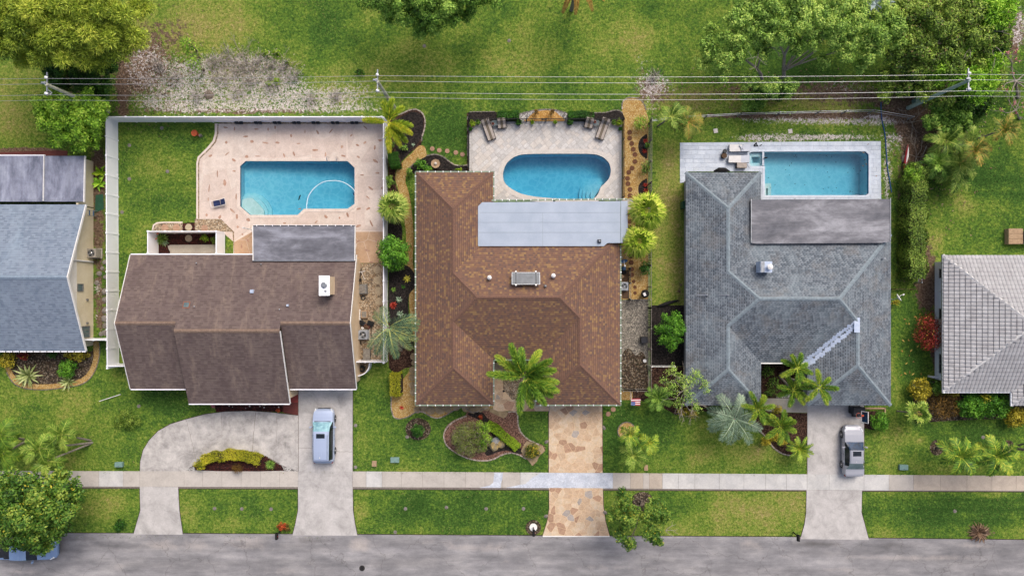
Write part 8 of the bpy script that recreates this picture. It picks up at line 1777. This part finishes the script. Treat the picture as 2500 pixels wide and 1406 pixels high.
shrub('small round clipped bush in a mulch ring on the centre lawn', 1020, 1050, 18, 18, 1.1, 'lf_box', .09, 24, cr=.26); shrub('big airy olive-green bush in the front island bed', 1147, 1067, 52, 48, 1.9, 'lf_olive', .15, 40, mode='tuft', cr=.22, dens=3); shrub('greener side of the big bush in the front island bed', 1178, 1060, 22, 40, 1.6, 'lf_bright', .12, 16); shrub('small orange-flowered plant above the diagonal hedge', 1173, 1018, 7, 6, .5, 'lf_orange', .1, 5)
hedge('diagonal lime clipped hedge in the front island bed', [(1190, 1032), (1210, 1046), (1232, 1062), (1250, 1077), (1264, 1092)], 17, .6, 'lf_lime', .09, 12); shrub('round shrub with yellow blooms at the tip of the island bed', 1298, 1101, 19, 19, 1.0, 'lf_citrus', .12, 16)
shrub('round green shrub beside the sedan driveway', 2148, 1029, 25, 26, 1.4, 'lf_round', .12, 26, cr=.26); shrub('small yellow-green shrub at the eave near the white dish', 2186, 738, 9, 8, .8, 'lf_gold', .14, 5)
for x, y, rx, ry, m, l in [(18, 880, 26, 20, 'lf_gold', 'yellow-green shrub at the left edge below the blue-grey eave'), (190, 868, 34, 14, 'lf_gold', 'yellow-green shrub below the right end of the blue-grey eave'), (165, 900, 26, 26, 'lf_round', 'bright green shrub in the left garden bed'), (60, 868, 14, 10, 'lf_red', 'dark reddish shrub under the blue-grey eave'), (130, 866, 14, 8, 'lf_dark', 'dark shrub in the middle of the left garden bed')]: shrub(l, x, y, rx, ry, 1.0, m, .15, 12)
rosette('large variegated agave in the left garden bed', 71, 916, 1.35, 34, 'lf_agave', .17, .05, 'agave', parts=True, droop=.1); rosette('smaller variegated agave right of the large one', 168, 932, .95, 24, 'lf_agave', .12, .05, 'agave', parts=True, droop=.12)
rosette('bright yellow bromeliad in the black mulch', 994, 681, .46, 12, 'lf_brom_yellow', .08, .05, el=(.1, .9)); rosette('green bromeliad left of the yellow one', 961, 707, .32, 14, 'lf_brom_green', .07, .05); rosette('silver-green bromeliad above the red cluster', 974, 731, .38, 14, 'lf_brom_silver', .08, .05); rosette('red bromeliad cluster beside the white fence', 960, 745, .46, 26, 'lf_brom_red', .09, .05, el=(.1, 1.3)); rosette('silver-green bromeliad below the red cluster', 977, 766, .42, 16, 'lf_brom_silver', .08, .05)
rosette('dark green low plant in the black mulch', 985, 700, .26, 9, 'lf_box', .08, .05); rosette('yellow-green rosette under the blue-green palm', 981, 825, .4, 14, 'lf_brom_green', .09, .05); rosette('small white rosette in the upper black mulch', 1009, 354, .24, 7, 'lf_brom_silver', .08, .05); rosette('second small white rosette in the upper black mulch', 991, 341, .22, 7, 'lf_brom_silver', .08, .05)
for x, y, l in ((1575, 345, 'small coppery rosette in the upper mulch half circle'), (1573, 370, 'small red rosette in the upper mulch half circle'), (1575, 452, 'dark red rosette in the lower mulch half circle'), (1577, 466, 'second red rosette in the lower mulch half circle')): rosette(l, x, y, .3, 12, 'lf_brom_red', .07, .05)
shrub('yellow blooming bush beside the spiky side-yard plant', 1583, 411, 6, 6, .9, 'lf_citrus', .1, 5); rosette('small red rosette on the gold gravel by the garden corner', 981, 994, .28, 10, 'lf_brom_red', .08, .04); rosette('leafy banana plant beside the left white fence, upper', 246, 423, .9, 8, 'lf_lime', .26, .05, 'banana_plant', droop=.3); rosette('leafy banana plant beside the left white fence, lower', 243, 448, .9, 9, 'lf_schef', .26, .05, 'banana_plant', droop=.3)
rosette('tall grassy plant in the small mulch courtyard', 396, 583, .9, 46, 'lf_brom_green', .05, .05, 'grass_plant'); shrub('leafy light green plant in the small mulch courtyard', 500, 583, 11, 9, .6, 'lf_lime', .15, 7); shrub('round olive bush in the small mulch courtyard', 528, 586, 15, 12, .8, 'lf_hedge', .1, 10); rosette('blue-green rosette in the small mulch courtyard', 404, 594, .4, 14, 'lf_silver', .07, .05)
for x, y, l in ((392, 572, 'pink flamingo figure at the courtyard corner'), (387, 585, 'second pink flamingo figure in the courtyard')): clutter('flamingo', l, 'ornament', x, y, lambda t, g: (MB().tube([g + Vector((-.12, 0, .5)), g + Vector((0, 0, .58)), g + Vector((.14, .03, .5))], [.02, .09, .02], 8).build('body', 'pink_flamingo', t), MB().tube([g + Vector((.1, .03, .52)), g + Vector((.2, .06, .7)), g + Vector((.25, .08, .85)), g + Vector((.31, .1, .8))], .02, 6).build('neck', 'pink_flamingo', t), [MB().tube([g + Vector((0, s*.03, .5)), g + Vector((0, s*.04, 0))], .01, 5).build('leg', 'black_metal', t) for s in (1, -1)]), .02)
for x, y, l in ((521, 990, 'pink flowering plant at the left end of the red mulch'), (680, 1001, 'orange-red pot plant by the dark red porch step')): shrub(l, x, y, 6, 6, .5, 'lf_pink' if x < 600 else 'lf_orange', .1, 5)
for k, (x, y, m) in enumerate([(470, 130, 'lf_bright'), (480, 160, 'lf_bright'), (462, 112, 'lf_schef')]): shrub(['feathery young tree on the sandy strip, middle', 'feathery young tree on the sandy strip, lower', 'feathery young tree on the sandy strip, top'][k], x, y, 20, 16, 3.0, m, .26, 8, 'sapling', 'tree', 'tuft', dens=.8)
for k, (x, y, m, r) in enumerate([(645, 130, 'lf_lime', 12), (675, 128, 'lf_lime', 10), (700, 152, 'lf_lime', 6), (675, 200, 'lf_lime', 14), (655, 205, 'lf_lime', 8), (510, 232, 'leaf_pile', 12), (878, 176, 'lf_box', 13)]):
    if m == 'leaf_pile': rock('dark stump on the sandy strip', x, y, r, 'bark', h=.5, name='stump')
    else: shrub(['light green weed on the sand, upper left', 'light green weed on the sand, upper right', 'tiny green weed on the sand', 'light green weed under the overhead wires', 'small green weed left of the wires weed', '', 'dark round weed clump on the lawn'][k], x, y, r, r*.7, .4, m, .16, 6)
for k, (x, y, r) in enumerate([(565, 150, 1), (590, 135, 2), (545, 165, 3), (690, 165, 4), (2225, 300, 5), (2235, 385, 6), (620, 170, 7), (520, 190, 8), (660, 190, 9), (400, 190, 10)]):
    t = T('dead_branch', ['pale dead branches on the sand, centre', 'pale dead branches on the sand, right', 'pale dead branches on the sand, left', 'pale dead branches near the light weed', 'dry branches by the corner of the bare strip', 'dry branches beside the kayak', 'pale tangle right of the centre of the sandy strip', 'pale tangle near the stump on the sand', 'pale tangle beside the wires weed', 'pale tangle at the left end of the sandy strip'][k], 'branches', G(x, y)); bare_branches(G(x, y, .1), 6, .8, .03, r, 'bark_pale', t, .12, depth=3)
tag(recenter(MB().tube([G(2240, 400, .1), G(2238, 385, .9), G(2237, 365, 1.6)], .04, 6).build('stake', 'wood_grey'), G(2240, 400)), 'grey wooden stake above the long hedge', 'stake')
for x, y, rx, ry, l in ((1875, 905, 16, 14, 'dark fern in the courtyard corner of the grey house'), (1888, 935, 16, 20, 'light green fern in the courtyard of the grey house'), (1880, 958, 16, 9, 'grassy plant at the front of the courtyard bed')): shrub(l, x, y, rx, ry, .8, 'lf_mid', .22, 8, mode='tuft')
for x, y, l in ((1895, 1000, 'yellow croton right of the walkway palm'), (1890, 1065, 'yellow croton in the middle of the driveway bed'), (1910, 1075, 'yellow croton below the driveway bed palm'), (1868, 1078, 'yellow croton at the stone edging'), (1690, 1008, 'yellow croton under the sparse tree'), (1665, 1003, 'second yellow croton under the sparse tree')): shrub(l, x, y, 14, 12, .9, 'lf_gold', .15, 9)
shrub('yellow-green plants filling the spa-side garden', 1760, 985, 26, 14, .8, 'lf_mid', .15, 8)

# ------------------------------------------------------------------ palms
palm('foxtail palm with yellow-tipped fronds at the white fence corner', 948, 300, 5.0, (956, 320), 9, 2.5, 'plume', 'lf_foxyellow', 1.2, .5, (0, 0), (.1, .75), .042, 70, .13, azs=[1.75, .95, .05, -.75, -1.15, 3.05, -1.5, 1.35, -.35])
palm('large foxtail palm over the courtyard of the centre house', 1280, 920, 5.6, (1265, 900), 13, 3.1, 'plume', 'lf_foxtail', 1.1, .62, (.15, -.1), (.1, .9), .055, 90, .15, azs=[1.75, 1.15, 2.55, -.1, -.55, -1.4, -1.9, .25, -.3, 3.0, 2.1, -1.0, .7])
fan_palm('airy fan palm leaning over the white fence beside the path', 958, 505, 2.6, (958, 508), 20, .6, 1.05, 'lf_fanmid', wind=(.12, 0), seg=30, lw=.05, droop=.45)
palm('big blue-green date palm above the side yard fence', 950, 800, 5.0, (948, 815), 12, 3.0, 'feather', 'lf_date', 1.5, .62, (.05, -.35), (.0, 1.1), .032, 66, .18, trmat='bark', azs=[2.35, 1.9, .45, .1, -.35, -.75, -1.2, -1.75, -2.1, -1.4, .8, -2.6])
fan = T('dry_fronds', 'hanging tan dead fronds below the blue-green date palm', 'palm fronds', G(950, 835, 1.5))
for i, a in enumerate((-1.9, -1.6, -1.35, -1.1, -.8)): frond(W(952, 815, 4.6), a, -.3, 2.6, 1.2, .35, 'feather', (0, -.2), 40, .03, 'lf_drygrass', fan, 90+i)
fan_palm('bright yellow-green fan palm beside the flat roof, upper', 1577, 514, 3.8, (1568, 520), 24, .6, 1.25, 'lf_fan', wind=(.3, -.08), droop=.65, seg=34, lw=.05); fan_palm('bright yellow-green fan palm beside the flat roof, lower', 1557, 588, 3.4, (1550, 590), 22, .5, 1.15, 'lf_fan', wind=(.35, -.08), droop=.65, seg=34, lw=.05)
# windblown clumps at the left front
lp = T('palm_clump', 'windblown leaning palms above the sidewalk at the left', 'palm tree', G(224, 1077))
for x, y, z, n, base in ((150, 1060, 3.4, 9, (222, 1075)), (95, 1095, 4.2, 10, (226, 1080)), (115, 1125, 3.8, 8, (222, 1082))): palm('', x, y, z, base, n, 1.7, 'feather', 'lf_fanmid', 1.6, .6, (-.9, -.35), (.2, 1.2), .06, 50, .08, t=lp)
lp2 = T('palm_clump', 'second windblown leaning palm pair at the left edge', 'palm tree', G(58, 1078))
for x, y, z, n, base in ((0, 1062, 4.2, 9, (58, 1072)), (5, 1110, 4.0, 9, (60, 1078))): palm('', x, y, z, base, n, 1.7, 'feather', 'lf_palm', 1.5, .6, (-.6, -.3), (.2, 1.2), .06, 50, .09, t=lp2)
# right palms
for hx, bx_, lab in ((2345, 2287, 'left of the two leaning palms on the right front lawn'), (2432, 2461, 'right of the two leaning palms on the right front lawn')):
    t = T('palm_clump', lab, 'palm tree', G(bx_, 1092)); palm('', hx, 1115, 4.0, (bx_, 1090), 12, 1.9, 'feather', 'lf_foxtail', 1.3, .6, (.1, -.2), (.1, 1.1), .065, 54, .09, t=t)
    if bx_ < 2300: trunk(G(2287, 1092), W(2335, 1108, 3.4), .09, .07, 'palm_trunk', t)
    else:
        for e in ((2520, 1078, 4.4), (2522, 1103, 4.2), (2512, 1128, 4.0)): trunk(G(2463, 1092), W(*e), .1, .07, 'palm_trunk', t)
        palm('', 2530, 1100, 4.4, (2463, 1092), 9, 1.7, 'feather', 'lf_foxtail', 1.3, .5, (.3, -.1), (.1, 1.1), .045, 40, .08, t=t)
# courtyard palms of the grey house
cp = T('palm_clump', 'three-headed feather palm growing out of the grey house courtyard', 'palm tree', G(1902, 915))
for x, y, z, base, n, L, az in ((1945, 898, 4.6, (1904, 912), 8, 1.55, .3), (1936, 952, 4.0, (1902, 918), 8, 1.6, 1.1), (1999, 945, 5.0, (1908, 918), 8, 1.65, .7)): palm('', x, y, z, base, n, L, 'plume', 'lf_foxtail', 1.2, .42, (.1, -.1), (.15, 1.0), .036, 50, .09, az0=az, t=cp)
palm('feather palm left of the concrete walk of the grey house', 1848, 998, 3.8, (1855, 1002), 9, 1.6, 'plume', 'lf_foxtail', 1.2, .42, (0, -.1), (.15, 1.0), .036, 50, .09, az0=.9); palm('feather palm in the mulch bed beside the right driveway', 1905, 1040, 4.0, (1900, 1035), 9, 1.6, 'plume', 'lf_foxtail', 1.2, .44, (0, -.15), (.15, 1.0), .036, 50, .09, az0=.4)
palm('fine-leaved pygmy palm at the foot of the driveway bed', 1952, 1095, 1.6, (1950, 1095), 22, 1.25, 'feather', 'lf_foxtail', 1.1, .28, (.1, -.1), (.1, 1.3), .03, 40, .08); 
palm('silvery blue palm in front of the grey hip roof', 1793, 1022, 3.4, (1790, 1010), 15, 2.6, 'feather', 'lf_silver', 1.3, .7, (.1, -.35), (.1, 1.1), .034, 62, .16, az0=.2)
palm('green feathery palm beside the sparse tree', 1607, 972, 1.8, (1605, 972), 18, 1.3, 'feather', 'lf_mid', 1.1, .35, (0, -.1), (.1, 1.2), .04, 36, .09)
wp = T('palm_clump', 'three windblown palms in the gold gravel ring', 'palm tree', G(1531, 1052))
for x, y, z, n, L in ((1538, 1062, 3.4, 8, 1.2), (1545, 1112, 3.6, 10, 1.5), (1586, 1080, 3.6, 8, 1.1)): palm('', x, y, z, (1532, 1060), n, L, 'feather', 'lf_fanmid' if y > 1100 else 'lf_foxtail', 1.5, .48, (.15, -.7), (.2, 1.2), .042, 40, .06, t=wp)
wr_ = T('palm_clump', 'two windblown palms beside the top of the board fence', 'palm tree', G(1608, 303))
palm('', 1640, 285, 3.6, (1606, 308), 9, 1.5, 'feather', 'lf_fanmid', 1.4, .5, (.9, .1), (.2, 1.1), .042, 40, .07, t=wr_); palm('', 1680, 300, 3.0, (1674, 312), 10, 1.5, 'feather', 'lf_pond', 1.4, .55, (.5, -.2), (.1, 1.1), .042, 42, .08, t=wr_)
# right rear palms
rp = T('palm_cluster', 'cluster of broad arching palms in the right rear lawn corner', 'palm tree', G(2320, 390))
for x, y, z, n, L, m, a in ((2310, 345, 2.2, 12, 1.9, 'lf_fanmid', .3), (2345, 400, 2.4, 12, 2.0, 'lf_fanmid', 1.2), (2290, 400, 1.8, 10, 1.7, 'lf_mid', .8), (2335, 430, 1.8, 9, 1.7, 'lf_fanmid', 2.2), (2370, 350, 2.2, 8, 1.6, 'lf_fanmid', .1)): palm('', x, y, z, (x-8, y+4), n, L, 'feather', m, 1.5, .6, (.35, -.1), (.1, 1.2), .06, 50, .1, az0=a, t=rp)
for x, y, z, base, lab in ((2382, 368, 4.6, (2312, 380), 'golden windblown palm head above the palm cluster'), (2452, 316, 5.6, (2350, 352), 'golden windblown palm head reaching over the right lawn')):
    t = palm(lab, x, y, z, base, 10, 1.5, 'feather', 'lf_pond', 1.5, .5, (1.1, -.25), (.2, 1.1), .065, 44, .07)
fan_palm('small fan palm with dead fronds on the strip by the tiled house', 2238, 1008, 2.0, (2190, 1003), 9, .6, .75, 'lf_fanmid', .06, wind=(.2, -.1), seg=20); rosette('skirt of dry fronds under the small fan palm', 2224, 1000, 1.0, 12, 'lf_deadpalm', .09, .6, 'dry_fronds')
fan_palm('silver-blue fan palm at the top right edge', 2118, -8, 5.5, None, 14, .9, 1.3, 'lf_silverblue', .2, droop=.12, seg=30, el=(.0, .9))
palm('yellowing coconut palm hanging in from the top edge', 1412, -52, 6.5, None, 9, 2.9, 'feather', 'lf_deadpalm', 1.0, .35, (0, 0), (.0, .7), .07, 50, .16, azs=[-2.1, -1.55, -.95, -.65, 0, .8, 1.6, 2.4, 3.1])
rosette('pile of dry brown palm fronds at the kerb', 2388, 1298, 1.2, 60, 'lf_brownpile', .11, .1, 'frond_pile', 'frond pile', (.0, .8), droop=.3)
for k, (x, y, r) in enumerate([(520, 150, 16), (555, 138, 20), (590, 160, 22), (630, 150, 20), (665, 165, 22), (700, 160, 18), (545, 190, 20), (610, 195, 24), (660, 210, 20), (580, 225, 18), (720, 185, 14), (430, 190, 18), (390, 160, 16), (760, 240, 14), (820, 235, 14), (480, 235, 16), (1596, 186, 11)]):
    shrub(ORD[k] + ' clump of dry leafless brush from the upper left on the pale sand' if k < 16 else 'low clump of dry brush on the small sand patch by the gravel path', x, y, r, r*.8, .55, 'lf_brush', .5, 9, 'dry_brush', 'brush', 'twig', dens=1.1, stems=3)
# scattered blossoms and leaves on lawns
def scatter(name, n, fn, mat, L, seed, label=None):
    r_ = np.random.default_rng(seed); P = []
    while len(P) < n:
        x, y = fn(r_); g = G(x, y, .03); P.append((g.x, g.y, .03))
    P = np.array(P); ax = np.stack([r_.normal(size=n), r_.normal(size=n), r_.normal(size=n)*.15], 1); q = leaf_quads(P, ax, np.tile([0, 0, 1.], (n, 1)) + r_.normal(size=(n, 3))*.2, L*r_.uniform(.6, 1.3, n), np.full(n, L*.5)); quads_mesh(name, q, r_.random(n), mat, None, kind='stuff')
scatter('fallen_blossoms', 70, lambda r: (r.normal(2370, 40), r.normal(290, 35)), 'lf_drygrass', .14, 3); scatter('fallen_leaves', 24, lambda r: (r.uniform(2190, 2250), r.uniform(750, 920)), 'lf_deadpalm', .28, 4); scatter('dry_grass', 700, lambda r: (r.normal(580, 60), r.normal(165, 24)), 'lf_drygrass', .2, 5); scatter('dry_grass', 500, lambda r: (r.uniform(310, 900), r.normal(240, 18)), 'lf_drygrass', .16, 6)
scatter('leaf_litter', 1500, lambda r: (r.normal(350, 55), r.normal(170, 55)), 'lf_brownpile', .2, 7); scatter('leaf_litter', 900, lambda r: (r.normal(2270, 60), r.normal(330, 90)), 'lf_brownpile', .22, 8); scatter('leaf_litter', 700, lambda r: (r.uniform(1600, 2200), r.normal(225, 22)), 'lf_brownpile', .2, 9)

# ------------------------------------------------------------------ lawn blades
def in_poly(X, Y, poly):
    r = np.zeros(len(X), bool); n = len(poly)
    for i in range(n):
        x1, y1 = poly[i][0], poly[i][1]; x2, y2 = poly[(i+1) % n][0], poly[(i+1) % n][1]
        if y1 == y2: continue
        r ^= ((y1 > Y) != (y2 > Y)) & (X < (x2-x1)*(Y-y1)/(y2-y1) + x1)
    return r
def lawn(n, L, seed, name='grass'):
    r_ = np.random.default_rng(seed); X = r_.uniform(-50, 50, n); Y = r_.uniform(-23.4, 28.5, n); bad = np.zeros(n, bool)
    for p in HARD + [GP(patA), GP(patC), GP(deckD)]:
        xs = [q[0] for q in p]; ys = [q[1] for q in p]; c = np.where((X > min(xs)) & (X < max(xs)) & (Y > min(ys)) & (Y < max(ys)))[0]
        if len(c): bad[c] |= in_poly(X[c], Y[c], p)
    ix = np.clip(np.searchsorted(XS, X), 0, len(XS)-1); iy = np.clip(np.searchsorted(YS, Y), 0, len(YS)-1); m = GMASK[iy, ix]
    bad |= (m[:, 1] > .3) & (r_.random(n) < .85); bad |= m[:, 2] > .5
    X, Y, m = X[~bad], Y[~bad], m[~bad]; k = len(X); P = np.stack([X, Y, np.full(k, .0)], 1)
    ax = np.stack([r_.normal(size=k), r_.normal(size=k), r_.uniform(.3, 1.1, k)], 1); nr = np.stack([r_.normal(size=k)*.3, r_.normal(size=k)*.3, np.ones(k)], 1)
    q = leaf_quads(P, ax, nr, L*r_.uniform(.6, 1.5, k), L*.3*r_.uniform(.7, 1.3, k)); wave = .16*np.sin(X*.9+np.sin(Y*.7)*2) + .14*np.sin(Y*1.3+np.sin(X*1.1)*2)
    quads_mesh(name, q, np.clip(.42 + wave + .45*m[:, 0] - .4*m[:, 3] + r_.normal(size=k)*.12, 0, 1), 'lf_grass', None, kind='stuff')
lawn(150000, .13, 77)
